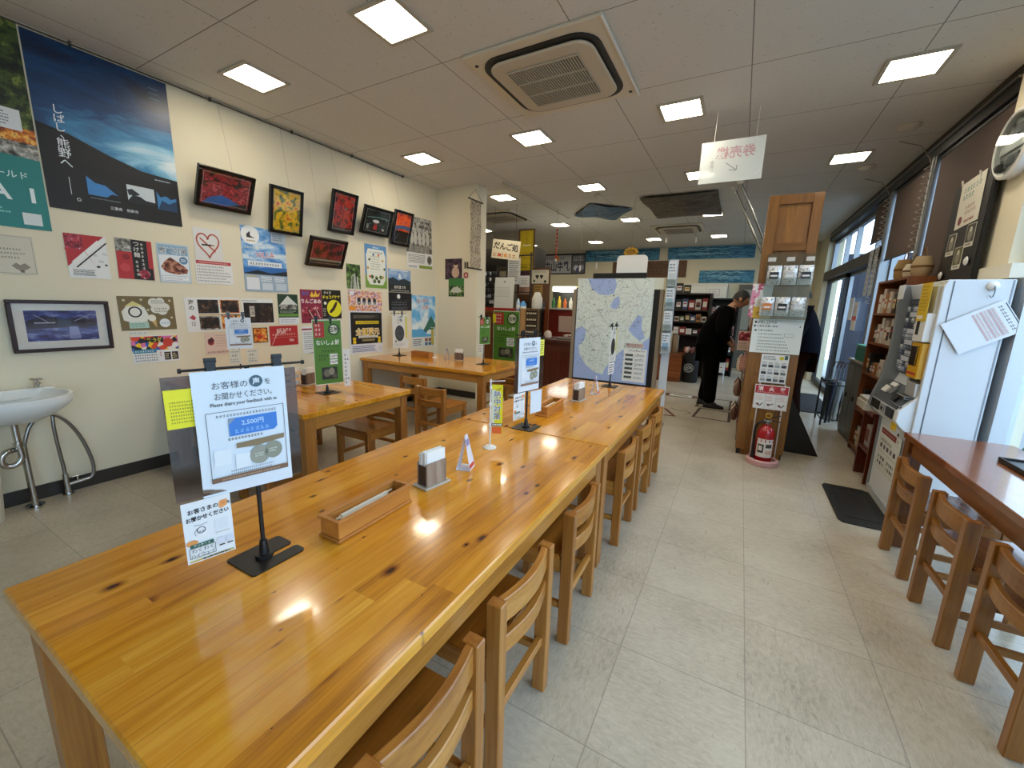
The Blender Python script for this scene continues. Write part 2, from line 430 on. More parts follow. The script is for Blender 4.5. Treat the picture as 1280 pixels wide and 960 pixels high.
class Sheet:
    """a printed sheet; u,v run 0..1 over width and height"""
    def __init__(s, w, h, base, th=0.0012, warp=None, seed=1, back=None):
        s.w, s.h, s.mb, s.th, s.warp, s.k = w, h, MB(), th, warp, 1
        s.r = random.Random(seed)
        nx, ny = (8, 10) if warp else (1, 1)
        for side, m in ((0, base), (1, back or base)):
            z = s.th if side == 0 else 0.0
            vs = [s.P(i/nx, j/ny, z) for j in range(ny+1) for i in range(nx+1)]
            fs = [(j*(nx+1)+i, j*(nx+1)+i+1, (j+1)*(nx+1)+i+1, (j+1)*(nx+1)+i) for j in range(ny) for i in range(nx)]
            if side: fs = [f[::-1] for f in fs]
            s.mb.add(vs, fs, m)
        for e in range(4):
            n = ny if e % 2 else nx
            ring = []
            for i in range(n+1):
                t = i/n; uv = [(t, 0), (1, t), (1-t, 1), (0, 1-t)][e]
                ring += [s.P(*uv, 0.0), s.P(*uv, s.th)]
            s.mb.add(ring, [(2*i, 2*i+2, 2*i+3, 2*i+1) for i in range(n)], base)
    def P(s, u, v, z):
        if s.warp: z += s.warp(u, v)
        return (u*s.w-s.w/2, v*s.h, z)
    def L(s):
        s.k += 1; return s.th+0.00016*s.k+(0.0014 if s.warp else 0)
    def p(s, pts, m, z=None):
        z = s.L() if z is None else z
        s.mb.add([s.P(u, v, z) for u, v in pts], [tuple(range(len(pts)))], m); return s
    def r_(s, u0, v0, u1, v1, m, z=None):
        if s.warp and (u1-u0 > 0.3 or v1-v0 > 0.3):
            z = s.L() if z is None else z; n = 6
            vs = [s.P(u0+(u1-u0)*i/n, v0+(v1-v0)*j/n, z) for j in range(n+1) for i in range(n+1)]
            s.mb.add(vs, [(j*(n+1)+i, j*(n+1)+i+1, (j+1)*(n+1)+i+1, (j+1)*(n+1)+i) for j in range(n) for i in range(n)], m); return s
        return s.p([(u0, v0), (u1, v0), (u1, v1), (u0, v1)], m, z)
    def e(s, cu, cv, r, m, ry=None, n=24):
        ry = ry if ry is not None else r*s.w/s.h
        return s.p([(cu+r*math.cos(2*PI*i/n), cv+ry*math.sin(2*PI*i/n)) for i in range(n)], m)
    def ring(s, cu, cv, r, t, m, n=28):
        z = s.L(); q = s.w/s.h
        vs = []
        for rr in (r, r-t): vs += [s.P(cu+rr*math.cos(2*PI*i/n), cv+rr*q*math.sin(2*PI*i/n), z) for i in range(n)]
        s.mb.add(vs, [(i, (i+1) % n, n+(i+1) % n, n+i) for i in range(n)], m); return s
    def line(s, pts, t, m):
        z = s.L(); vs = []; fs = []
        for i in range(len(pts)-1):
            a = Vector((pts[i][0]*s.w, pts[i][1]*s.h)); b = Vector((pts[i+1][0]*s.w, pts[i+1][1]*s.h))
            d = (b-a)
            if d.length < 1e-6: continue
            if s.warp and d.length > .03:
                n = 10; q = [a.lerp(b, t_/n) for t_ in range(n+1)]
                for c_, e_ in zip(q, q[1:]):
                    nrm = Vector((-d.y, d.x)).normalized()*t/2; k = len(vs)
                    for w_ in (c_-nrm, e_-nrm, e_+nrm, c_+nrm): vs.append(s.P(w_.x/s.w, w_.y/s.h, z))
                    fs.append((k, k+1, k+2, k+3))
                continue
            nrm = Vector((-d.y, d.x)).normalized()*t/2; k = len(vs)
            for q in (a-nrm, b-nrm, b+nrm, a+nrm): vs.append(s.P(q.x/s.w, q.y/s.h, z))
            fs.append((k, k+1, k+2, k+3))
        s.mb.add(vs, fs, m); return s
    def frame(s, u0, v0, u1, v1, t, m): return s.line([(u0, v0), (u1, v0), (u1, v1), (u0, v1), (u0, v0)], t, m)
    def t(s, u, v, text, size, m, bold=0.0, maxw=None, rot=0.0, mirror=False, slant=0.0):
        """size = height of the letters as a fraction of the sheet height"""
        vs, fs, wd, ht = glyphs(text, bold); sc = size*s.h; sx = sc
        if maxw and wd*sc > maxw*s.w: sx = maxw*s.w/wd
        z = s.L(); ca, sa = math.cos(rot), math.sin(rot); out = []
        for x, y in vs:
            x, y = x*sx*(-1 if mirror else 1), y*sc; x += slant*y
            out.append(s.P(u+(x*ca-y*sa)/s.w, v+(x*sa+y*ca)/s.h, z))
        s.mb.add(out, [f[::-1] if mirror else f for f in fs], m); return s
    def vt(s, u, v, text, size, m, bold=0.0, pitch=1.08):
        for i, ch in enumerate(text): s.t(u, v-i*size*pitch, ch, size, m, bold)
        return s
    def scrib(s, u0, v0, u1, v1, rows, m, fill=0.5, glyph=False):
        """rows of tiny print too small to read"""
        z = s.L(); pitch = (v1-v0)/rows; hh = pitch*fill; vs = []; fs = []
        def q(a0, b0, a1, b1):
            k = len(vs); vs.extend([s.P(a0, b0, z), s.P(a1, b0, z), s.P(a1, b1, z), s.P(a0, b1, z)]); fs.append((k, k+1, k+2, k+3))
        for r in range(rows):
            y = v1-(r+0.5)*pitch-hh/2; u = u0; end = u1-(s.r.random()*0.25*(u1-u0) if rows > 1 else 0)
            gw = hh*s.h/s.w
            while u < end-gw*0.6:
                if glyph:
                    for j in range(2): q(u, y+hh*(0.05+0.5*j), u+gw*s.r.uniform(.55, .9), y+hh*(0.22+0.5*j))
                    xx = u+gw*s.r.uniform(.15, .55); q(xx, y, xx+gw*0.16, y+hh)
                    u += gw*1.12
                else:
                    ww = gw*s.r.uniform(0.6, 2.2); ww = min(ww, end-u); q(u, y, u+ww, y+hh); u += ww+gw*0.35
        s.mb.add(vs, fs, m); return s
    def cells(s, u0, v0, u1, v1, nx, ny, mats, gap=0.1, jit=0.0):
        du, dv = (u1-u0)/nx, (v1-v0)/ny; z = s.L()
        for j in range(ny):
            for i in range(nx):
                s.r_(u0+du*(i+gap), v0+dv*(j+gap), u0+du*(i+1-gap), v0+dv*(j+1-gap), mats[s.r.randrange(len(mats))], z)
        return s
    def build(s, name, parent=None): return s.mb.build(name, parent)

def wall_sheet(sh, name, label, cat, y, z0, group=None, roll=0.0, x=XL):
    """pin a sheet to the left wall: y = its middle, z0 = its lower edge"""
    o = sh.build(name); upright(o, (x+0.002, y, z0), PI/2, 0, roll); return tag(o, label, cat, group)

# ------------------------------------------------------------------ the room
structure(MB().bb(-7.2, 1.75, -2.6, 12.0, -0.1, 0, FLOOR), 'floor')
structure(MB().bb(-7.2, 1.75, -2.6, 12.0, CEIL, CEIL+0.1, CEILM), 'ceiling')
structure(MB().bb(-4.15, XL, -2.6, 5.1, 0, CEIL, WALLM), 'wall_left')
structure(MB().bb(XL, -3.29, 4.88, 5.1, 0, CEIL, WALLM), 'wall_back')
structure(MB().bb(-7.2, -7.05, 5.1, 11.5, 0, CEIL, WALLB), 'wall_kitchen')
structure(MB().bb(-7.2, -4.15, 4.95, 5.1, 0, CEIL, WALLB), 'wall_kitchen_side')
structure(MB().bb(-7.2, 1.75, 11.5, 11.65, 0, CEIL, WALLB), 'wall_far')
structure(MB().bb(-4.15, 1.75, -2.75, -2.6, 0, CEIL, WALLM), 'wall_front')
structure(MB().bb(XL, XL+0.012, -2.6, 4.88, 0, 0.095, BASEB), 'baseboard_left')
structure(MB().bb(XL+0.012, -3.29, 4.866, 4.88, 0, 0.095, BASEB), 'baseboard_back')
# window wall: column, low kerb, header, mullions and panes
wr = MB().bb(XR, 1.62, 3.68, 4.05, 0, CEIL, WALLM)
structure(wr, 'wall_right')
structure(MB().bb(XR, 1.62, 10.5, 11.5, 0, CEIL, WALLB), 'wall_right_far')
structure(MB().bb(1.42, 1.62, -2.6, 3.68, 2.62, CEIL, WALLM).bb(1.42, 1.62, -2.6, 3.68, 0, 0.06, DALU), 'wall_right_near')
structure(MB().bb(XR, 1.56, 4.05, 10.5, 2.80, CEIL, flat('#15110f', 0.4)).bb(XR-0.02, XR, 4.05, 10.5, 2.875, 2.89, STEEL), 'trim_1')
structure(MB().bb(1.44, 1.6, 4.05, 6.6, 0, 0.12, DALU), 'trim_2')

def window(n, y0, y1, z0, z1, bars, x=1.5, frame=ALU, bw=0.05):
    o = structure(MB().bb(x-0.003, x+0.003, y0, y1, z0, z1, GLASS), 'window_%d' % n)
    mb = MB()
    mb.bb(x-0.03, x+0.03, y0, y1, z0, z0+bw, frame).bb(x-0.03, x+0.03, y0, y1, z1-bw, z1, frame)
    for b in bars: mb.bb(x-0.035, x+0.035, b-bw/2, b+bw/2, z0+bw, z1-bw, frame)
    mb.build('window_frame', o)
    return o
WFR = flat('#c9cfd4', 0.4, 0.2)
window(1, -2.6, 3.66, 0.06, 2.62, [-2.55, -1.2, 0.2, 1.6, 2.75, 3.62], 1.5, WFR, 0.07)
window(2, 4.06, 6.56, 0.12, 2.8, [4.1, 5.42, 6.5])
window(3, 6.6, 10.5, 2.2, 2.8, [6.65, 7.35, 8.6, 9.4, 10.45])
structure(MB().bb(XR+0.0, 1.58, 6.56, 10.5, 2.05, 2.2, flat('#3b342e', 0.45, 0.3)), 'trim_3')
structure(MB().bb(XR, 1.58, 6.52, 6.62, 0, 2.8, ALU), 'trim_4')
structure(MB().bb(XR, 1.52, 5.30, 5.42, 0, 2.8, ALU).bb(XR-0.012, XR, 5.33, 5.36, 0, 2.8, flat('#b8bcbe', .4)), 'trim_5')
structure(MB().bb(1.40, 1.47, 3.48, 3.66, 0.0, 1.62, WFR).bb(1.385, 1.40, 3.60, 3.625, 0, 1.6, flat('#3f4650', .5)), 'trim_6')
structure(MB().bb(XR-0.03, 1.5, 3.55, 3.93, 1.615, 1.70, flat('#ddd6c2', 0.5)), 'trim_7')
# the entrance: one sliding leaf shut, one slid open
d = MB().bb(1.46, 1.49, 8.75, 10.4, 0, 2.05, GLASS)
d = structure(d, 'door_1')
f = MB()
for yy in (8.72, 10.38): f.bb(1.44, 1.51, yy, yy+0.06, 0, 2.05, BLACK)
f.bb(1.44, 1.51, 8.72, 10.44, 0, 0.1, BLACK).bb(1.44, 1.51, 8.72, 10.44, 1.99, 2.05, BLACK).build('door_frame', d)
d2 = structure(MB().bb(1.50, 1.53, 7.15, 8.7, 0, 2.05, GLASS), 'door_2')
f = MB()
for yy in (7.12, 8.68): f.bb(1.49, 1.54, yy, yy+0.05, 0, 2.05, ALU)
f.bb(1.49, 1.54, 7.12, 8.73, 0, 0.1, ALU).bb(1.49, 1.54, 7.12, 8.73, 2.0, 2.05, ALU).build('door_frame', d2)
structure(MB().bb(1.5, 1.58, 6.62, 7.12, 0, 2.05, flat('#5d5f66', 0.5)), 'wall_entrance')
# outside
structure(MB().bb(1.75, 14, -6, 16, -0.12, -0.02, flat('#8b8c8c', 0.9)), 'pavement')
structure(MB().bb(1.62, 1.75, -6, 16, -0.12, 0.0, flat('#77787a', 0.9)), 'trim_8')
NV = flat('#0f1830', 0.6); m_ = MB().bb(1.76, 2.6, 10.9, 11.0, -0.02, 2.6, NV).bb(2.6, 2.68, 10.88, 11.0, -0.02, 2.6, flat('#dfe8ee', .5)).bb(2.68, 3.3, 10.9, 11.0, -0.02, 2.6, NV).bb(3.3, 3.42, 10.88, 11.0, -0.02, 2.6, flat('#dfe8ee', .5)).bb(3.42, 7.5, 10.9, 11.0, -0.02, 2.6, NV)
tag(m_.build('screen_panel'), 'dark blue outdoor screen with white posts seen through the entrance', 'screen')
b = tag(MB().bb(9, 9.3, 3, 16, -0.02, 4.0, flat('#b9bec2', 0.8)).bb(8.97, 9, 5, 15, 1.0, 2.2, flat('#58656f', .3)).build('building'), 'grey building across the forecourt seen through the entrance', 'building')
hb = MB(); rr = random.Random(5); HG = speck('hedge_leaves', ['#1c3a18', '#31582a', '#4d7a3c', '#6a9a50'], 14, detail=5, const=False)
for i in range(26):
    c = (2.7+rr.uniform(-.25, .25), 3.6+rr.uniform(-.5, 1.6), rr.uniform(.15, 0.85)); hb.lathe([(0.02, -.2), (.17, -.1), (.22, 0), (.16, .12), (.02, .2)], HG, 9, c)
tag(hb.build('hedge', smooth=True), 'low green hedge outside the nearest window', 'hedge')

# ------------------------------------------------------------------ ceiling panels
DIFF = flat('#fff3dc', 0.5, emit=LAMP)
def make_light():
    t = thing('ceiling_light', '', 'ceiling light', (0, 0, CEIL), 0, 'square ceiling lights')
    f = MB(); m = flat('#b9b2a2', 0.5)
    for s in (-1, 1):
        f.bb(s*0.155-0.013, s*0.155+0.013, -0.168, 0.168, -0.012, 0, m); f.bb(-0.142, 0.142, s*0.155-0.013, s*0.155+0.013, -0.012, 0, m)
    f.build('frame', t)
    MB().bb(-0.142, 0.142, -0.142, 0.142, -0.008, -0.002, DIFF).build('diffuser', t)
    return t
LX = [(-5.12, 'far over the kitchen counter'), (-3.32, 'in the row nearest the left wall'), (-1.95, 'in the second row from the left wall'), (-0.61, 'in the third row from the left wall'), (0.78, 'in the row nearest the windows')]
LY = [(1.99, 'nearest the camera'), (3.81, 'second from the camera'), (5.6, 'third from the camera'), (7.82, 'fourth from the camera'), (10.1, 'last before the far wall')]
skip = {(0, 0), (0, 1), (0, 2), (3, 0), (4, 0), (4, 3), (4, 4)}
proto = None
for i, (x, ln) in enumerate(LX):
    for j, (y, pn) in enumerate(LY):
        if (i, j) in skip: continue
        lab = 'lit ceiling panel %s, %s' % (ln, pn)
        if proto is None: proto = make_light(); proto['label'] = lab; proto.location = (x, y, CEIL)
        else: dup(proto, (x, y, CEIL), label=lab)
# panels the photo does not reach but that light the near part of the room
dup(proto, (0.78, 1.99, CEIL), label='lit square ceiling panel over the window counter, just outside the picture')
dup(proto, (-0.61, 1.99, CEIL), label='lit square ceiling panel over the aisle, just outside the picture')

# ceiling cassettes
def rrect(w, h, r, n=6):
    out = []
    for cx, cy, a0 in ((w/2-r, h/2-r, 0), (-w/2+r, h/2-r, 90), (-w/2+r, -h/2+r, 180), (w/2-r, -h/2+r, 270)):
        for i in range(n+1):
            a = math.radians(a0+90*i/n); out.append((cx+r*math.cos(a), cy+r*math.sin(a)))
    return out
def make_ac():
    t = thing('air_conditioner', 'cream ceiling air conditioner with square grille, nearest to the camera', 'air conditioner', (-1.32, 2.91, CEIL), 0, 'ceiling cassette air conditioners')
    MB().bb(-.47, .47, -.47, .47, -0.022, 0, flat('#d6cdb8', 0.4)).build('ceiling_plate', t, 0.006)
    MB().prism(rrect(.80, .80, .15), -0.030, -0.022, BLACK).build('air_slot', t)
    MB().prism(rrect(.72, .72, .12), -0.05, -0.030, flat('#c4b9a4', 0.4)).build('inner_panel', t, 0.008)
    g = MB().bb(-.25, .25, -.25, .25, -0.052, -0.05, flat('#4a453c', .6)); gm = flat('#bdb3a0', .45)
    for i in range(29): g.bb(-.25+i*.5/28-.0035, -.25+i*.5/28+.0035, -.25, .25, -0.058, -0.052, gm)
    for i in range(4): g.bb(-.25, .25, -.25+i*.5/3-.005, -.25+i*.5/3+.005, -0.060, -0.052, gm)
    g.build('grille', t)
    MB().bb(.462, .472, -.47, .47, -0.03, -0.02, WHITE).build('edge_strip', t)
    for px, py in ((-.42, -.36), (.42, .40)): MB().cyl((px, py, -0.026), (px, py, -0.022), .012, BLACK, n=10).build('screw_hole', t)
    return t
ac = make_ac()
dup(ac, (-1.28, 8.98, CEIL), label='cream ceiling air conditioner over the shop shelves at the far end')
dup(ac, (-4.05, 6.75, CEIL), label='cream ceiling air conditioner over the kitchen, behind the hanging cloth')

# ------------------------------------------------------------------ tables
def make_table(name, label, loc, rz, L, W, group=None):
    t = thing(name, label, 'table', loc, rz, group); H = 0.70
    MB().bb(-W/2, W/2, -L/2, L/2, H-0.035, H, TOP).build('tabletop', t, 0.004)
    i = 0.035; a = 0.085
    for s in (-1, 1):
        MB().bb(s*(W/2-i)-.012, s*(W/2-i)+.012, -L/2+i+.06, L/2-i-.06, H-0.035-a, H-0.035, PINE_Y).build('apron', t, 0.002)
        MB().bb(-W/2+i+.06, W/2-i-.06, s*(L/2-i)-.012, s*(L/2-i)+.012, H-0.035-a, H-0.035, PINE_X).build('apron', t, 0.002)
        for q in (-1, 1):
            x, y = s*(W/2-i-.022), q*(L/2-i-.022)
            MB().bb(x-.036, x+.036, y-.036, y+.036, 0, H-0.036, PINE_Z).build('leg', t, 0.003)
    return t
G = 'varnished pine dining tables'
make_table('dining_table', 'varnished pine table in the foreground with the near feedback stand on it', (-0.955, 1.04, 0), 0, 1.755, 0.91, G)
make_table('dining_table', 'varnished pine table butted to the far end of the foreground table', (-0.955, 2.785, 0), 0, 1.715, 0.91, G)
make_table('dining_table', 'pine table by the left wall holding the green poster stand', (-3.075, 1.90, 0), PI/2, 1.75, 0.915, G)
make_table('dining_table', 'pine table against the back wall below the hanging cloth', (-3.085, 3.87, 0), PI/2, 1.78, 0.95, G)
# window counter
t = thing('counter_table', 'reddish varnished counter table along the window', 'table', (1.16, 2.24, 0), 0)
RTOP = wood('varnished_red_top', ('#5a2e16', '#7a4420', '#945a2c'), 'Y', 0.09, 0.1, 0.2, 0.4)
MB().bb(-.225, .225, -.95, .95, .665, .70, RTOP).build('tabletop', t, .004)
RZ = wood('reddish_upright', ('#5e3414', '#7c4a1e', '#965e2c'), 'Z', 0, 0, .35, .2)
RY = wood('reddish_along', ('#5e3414', '#7c4a1e', '#965e2c'), 'Y', 0, 0, .35, .2)
for s in (-1, 1):
    MB().bb(s*.19-.012, s*.19+.012, -.86, .86, .58, .665, RY).build('apron', t, .002)
    for q in (-1, 1): MB().bb(s*.185-.035, s*.185+.035, q*.90-.035, q*.90+.035, 0, .664, RZ).build('leg', t, .003)
tr = MB().bb(-.1, .1, -.13, .13, 0, .012, BLACK).bb(-.1, .1, -.13, -.122, .012, .022, BLACK).bb(-.1, .1, .122, .13, .012, .022, BLACK).bb(-.1, -.092, -.122, .122, .012, .022, BLACK).bb(.092, .1, -.122, .122, .012, .022, BLACK).build('tray', None, .002)
tr.location = (1.27, 2.66, .7005); tag(tr, 'small black tray on the window counter at the right edge', 'tray')

# ------------------------------------------------------------------ chairs
def make_chair(name, mats, wide=0.36, H=0.58):
    zz, xx, yy, st = mats; t = thing(name, '', 'chair'); hw = wide/2
    for s in (-1, 1):
        MB().bb(s*hw-s*.036 if s > 0 else -hw, hw if s > 0 else -hw+.036, -.19, -.142, 0, H, zz).build('back_post', t, .003)
        MB().bb(s*(hw-.018)-.018, s*(hw-.018)+.018, .14, .178, 0, .375, zz).build('front_leg', t, .003)
        MB().bb(s*(hw-.018)-.010, s*(hw-.018)+.010, -.142, .14, .15, .178, yy).build('stretcher', t, .002)
        MB().bb(s*(hw-.018)-.011, s*(hw-.018)+.011, -.142, .14, .315, .375, yy).build('side_rail', t, .002)
    MB().bb(-hw+.036, hw-.036, -.176, -.154, .20, .228, xx).build('stretcher', t, .002)
    MB().bb(-hw+.036, hw-.036, .149, .169, .315, .375, xx).build('front_rail', t, .002)
    MB().bb(-hw-.004, hw+.004, -.136, .19, .376, .396, st).build('seat', t, .005, seg=2)
    for z0, z1, nm in ((.500, .577, 'top_rail'), (.398, .455, 'lower_rail')):
        n = 8; pts = []
        for i in range(n+1):
            x = -hw+.034+(wide-.068)*i/n; pts.append((x, -.154-.022*math.sin(PI*i/n)))
        for i in range(n, -1, -1):
            x = -hw+.034+(wide-.068)*i/n; pts.append((x, -.178-.022*math.sin(PI*i/n)))
        MB().prism(pts, z0, z1, xx).build(nm, t, .003)
    return t
CG = 'low pine chairs'
ch = make_chair('dining_chair', (PINE_Z, PINE_X, PINE_Y, SEATM))
ch['group'] = CG
def put(first, x, y, rz, label, src=ch):
    if first: src.location = (x, y, 0); src.rotation_euler = (0, 0, rz); src['label'] = label; return src
    return dup(src, (x, y, 0), rz, label)
put(1, -.64, .545, PI/2, 'pine chair nearest the camera, tucked under the foreground table')
put(0, -.655, 1.005, PI/2, 'second pine chair from the camera at the foreground table')
put(0, -.662, 1.565, PI/2+.02, 'third pine chair from the camera, next to the table joint')
put(0, -.665, 2.385, PI/2, 'first pine chair beyond the table joint, aisle side')
put(0, -.665, 2.885, PI/2-.02, 'middle pine chair on the aisle side of the farther table')
put(0, -.665, 3.33, PI/2, 'last pine chair on the aisle side, at the far table end')
put(0, -2.55, 2.24, PI, 'pine chair tucked in at the wall side table, far side, close to its open end')
put(0, -3.25, 2.55, PI, 'pine chair behind the green poster stand, far side of its table')
put(0, -2.72, 1.58, 0, 'pine chair under the near side of the wall side table')
put(0, -2.52, 3.13, 0, 'pine chair pulled out in the gap before the back wall table')
put(0, -3.04, 3.46, 0, 'pine chair pushed under the back wall table, left of the pulled out one')
put(0, -2.50, 4.28, PI, 'pine chair on the far side of the back wall table near the shop counter')
ZR = wood('stool_upright', ('#6e4216', '#8f5c22', '#ab7836'), 'Z', 0, 0, .35, .2); XRm = wood('stool_across', ('#6e4216', '#936022', '#b07e38'), 'X', 0, 0, .35, .2); YRm = wood('stool_along', ('#6e4216', '#8f5c22', '#ab7836'), 'Y', 0, 0, .35, .2)
SR = wood('stool_seat', ('#6e3c16', '#8d5224', '#a56a36'), 'X', .09, .1, .22, .35)
ch2 = make_chair('counter_chair', (ZR, XRm, YRm, SR), 0.35); ch2['group'] = 'low chairs at the window counter'
put(1, 1.085, 1.875, -PI/2, 'orange brown chair at the window counter, nearest the camera', ch2)
put(0, 1.075, 2.370, -PI/2, 'middle orange brown chair at the window counter', ch2)
put(0, 1.08, 2.885, -PI/2, 'farthest orange brown chair at the window counter, by the ticket machine', ch2)

# ------------------------------------------------------------------ posters on the left wall
# teal travel poster
s = Sheet(0.73, 1.18, '#0b120b', seed=2)
s.r_(0, .50, 1, 1, 'foliage'); s.r_(0, .36, 1, .50, 'amber'); s.r_(0, .33, 1, .43, 'bw')
s.p([(0, 0), (1, 0), (1, .355), (.8, .36), (.6, .34), (.3, .37), (0, .345)], '#1f7f7c')
s.r_(.5, .485, .93, .585, '#dfe3e4'); s.scrib(.66, .50, .90, .57, 5, '#8a8f94'); s.e(.58, .52, .045, '#3f74b0')
s.t(.82, .265, 'ールド', .04, '#cfe8e4', .01, .30); s.t(.74, .175, 'A', .10, '#e8f2f0', .03); s.t(.92, .172, 'I', .10, '#e8f2f0', .03)
s.scrib(.05, .03, .8, .10, 4, '#7ac0ba'); s.r_(.84, .02, .95, .08, '#d9e0de')
wall_sheet(s, 'poster', 'tall teal and green travel poster cut by the left edge of the picture', 'poster', 0.61, 1.76)
# big dusk poster
s = Sheet(0.725, 1.02, '#0a1220', seed=3)
s.r_(0, .30, 1, 1, 'bigsky'); s.p([(0, 0), (1, 0), (1, .33), (.7, .345), (.45, .40), (.2, .47), (0, .50)], '#0b0d12'); s.p([(0, .0), (1, 0), (1, .29), (0, .31)], '#07080b')
s.vt(.155, .60, 'しばし、', .056, '#e6eef2', .004, .93); s.vt(.155, .405, '熊野へ', .062, '#e6eef2', .004, .95); s.line([(.155, .205), (.155, .10)], .003, '#e6eef2'); s.ring(.2, .075, .014, .004, '#e6eef2')
for u0, u1, v0, v1, c in ((.27, .52, .12, .235, '#3f86c8'), (.56, .78, .12, .235, '#c9d4da'), (.80, .97, .10, .225, '#3a80b8')):
    s.r_(u0, v0, u1, v1, c)
s.p([(.27, .235), (.33, .20), (.40, .195), (.47, .15), (.52, .13), (.52, .235)], '#0b1018'); s.p([(.40, .12), (.44, .145), (.52, .14), (.52, .12)], '#0b1018')
s.p([(.56, .13), (.6, .17), (.66, .165), (.70, .145), (.78, .14), (.78, .12), (.56, .12)], '#141a22'); s.p([(.56, .2), (.60, .21), (.66, .18), (.64, .17), (.57, .165)], '#1c242c')
s.p([(.80, .10), (.84, .17), (.90, .15), (.97, .18), (.97, .10)], '#16385a'); s.p([(.80, .225), (.83, .19), (.88, .205), (.92, .185), (.97, .20), (.97, .225)], '#0c141c')
s.t(.52, .055, '三重県　熊野市', .022, '#d8dde0', .01); s.scrib(.28, .095, .5, .108, 1, '#6f7880'); s.scrib(.80, .30, .93, .315, 1, '#9fb0bc')
for u in (.86, .90): s.vt(u, .93, '―――', .03, '#7ea6c0', 0, 1.1)
wall_sheet(s, 'poster', 'large dark blue dusk sky poster with white upright lettering', 'poster', 1.346, 1.912)
# small pale notice
s = Sheet(0.36, 0.235, '#d3ccb8', seed=4); s.frame(.02, .03, .98, .97, .003, '#a79f8a'); s.t(.5, .82, 'おねがい', .1, '#4a443a'); s.scrib(.08, .38, .92, .70, 3, '#5c5548', .45, True)
s.p([(.70, .22), (.76, .30), (.80, .24), (.86, .30), (.92, .2), (.86, .12), (.76, .12)], '#8d8574'); s.p([(.78, .12), (.8, .05), (.84, .05), (.84, .12)], '#6e6656')
wall_sheet(s, 'notice', 'yellowed handwritten notice at the left edge above the lake picture', 'notice', 0.70, 1.475)
# red and white tuna menu
s = Sheet(0.21, 0.288, PAPER, seed=5); s.p([(0, .25), (0, 1), (.95, 1)], '#b3262c'); s.p([(.02, .98), (.02, .66), (.42, .66), (.42, .98)], 'redfood')
s.p([(.10, .36), (.18, .30), (.86, .84), (.78, .90)], '#eceae4')
s.t(.48, .60, 'まぐろ丼御膳', .1, '#c23034', .02, .62, math.radians(48)); s.line([(.2, .24), (1, .86)], .008, '#2a2320')
for u, v in ((.62, .52), (.74, .38), (.86, .56)): s.scrib(u, v, u+.14, v+.06, 2, '#2a2622', .6, True)
s.e(.72, .28, .05, '#2b2622', .025); s.e(.92, .33, .04, '#3a3430', .02); s.scrib(.1, .05, .7, .2, 4, '#77736a')
wall_sheet(s, 'menu_poster', 'white menu sheet with a red corner and slanted lettering, leftmost of its row', 'poster', 1.126, 1.474, None, math.radians(0))
# red and black
s = Sheet(0.21, 0.285, '#b52c30', seed=6); s.r_(0, .68, .42, 1, 'bw'); s.r_(.42, 0, .98, 1, '#15110f'); s.r_(.86, .3, 1, 1, '#b52c30')
s.vt(.56, .90, 'つけ麺', .13, '#e9e4da', .01, 1.05); s.scrib(.5, .08, .62, .5, 4, '#e9e4da', .62, True); s.scrib(.68, .25, .82, .95, 7, '#e9e4da', .62, True); s.e(.72, .14, .16, 'redfood'); s.e(.2, .28, .14, '#c64448'); s.e(.25, .55, .1, '#8c1a20')
wall_sheet(s, 'menu_poster', 'red menu sheet with a broad black band of white lettering', 'poster', 1.379, 1.484, None, -0.02)
# snow
s = Sheet(0.21, 0.297, '#b9cbd8', seed=7); s.r_(.04, .03, .96, .97, '#e4e9ec'); s.r_(.04, .72, .96, .97, '#8fb0c6'); s.t(.5, .83, '雪どけ鶏', .17, '#f4f6f6', .05, .86); s.t(.5, .83, '雪どけ鶏', .17, '#4a5a68', .0, .86)
s.p([(.06, .40), (.2, .55), (.38, .66), (.55, .58), (.78, .46), (.92, .36), (.88, .26), (.55, .22), (.2, .27)], 'meat'); s.e(.8, .60, .14, '#5f87a8'); s.scrib(.72, .56, .88, .64, 2, '#eef2f4'); s.r_(.08, .06, .92, .18, '#f2f4f4'); s.frame(.08, .06, .92, .18, .002, '#59758c'); s.scrib(.12, .08, .88, .16, 2, '#4b5a66', .55, True)
wall_sheet(s, 'menu_poster', 'pale blue menu sheet with a brown fried dish, right of the red one', 'poster', 1.624, 1.472)
# no smoking
s = Sheet(0.206, 0.25, '#dcdbd8', seed=8)
hp = []
for i in range(40):
    a = 2*PI*i/40; hp.append((.5+.40*(math.sin(a)**3), .5+.027*(13*math.cos(a)-5*math.cos(2*a)-2*math.cos(3*a)-math.cos(4*a))))
s.line(hp+[hp[0]], .012, '#b6543c'); s.line([(.22, .68), (.74, .26)], .012, '#b6543c'); s.r_(.26, .44, .62, .49, '#161616'); s.r_(.63, .44, .72, .49, '#a88a58')
wall_sheet(s, 'no_smoking_sign', 'white sheet with a red heart struck through over a cigarette', 'sign', 1.882, 1.68, None, .02)
s = Sheet(0.285, 0.197, PAPER, seed=9); s.r_(.03, .82, .97, .96, '#b8403c'); s.scrib(.1, .86, .9, .92, 1, '#f0e0dc', .8, True); s.scrib(.04, .06, .97, .78, 6, '#4c4a46', .52, True)
wall_sheet(s, 'notice', 'white notice with a red heading bar below the heart sheet', 'notice', 1.908, 1.479)
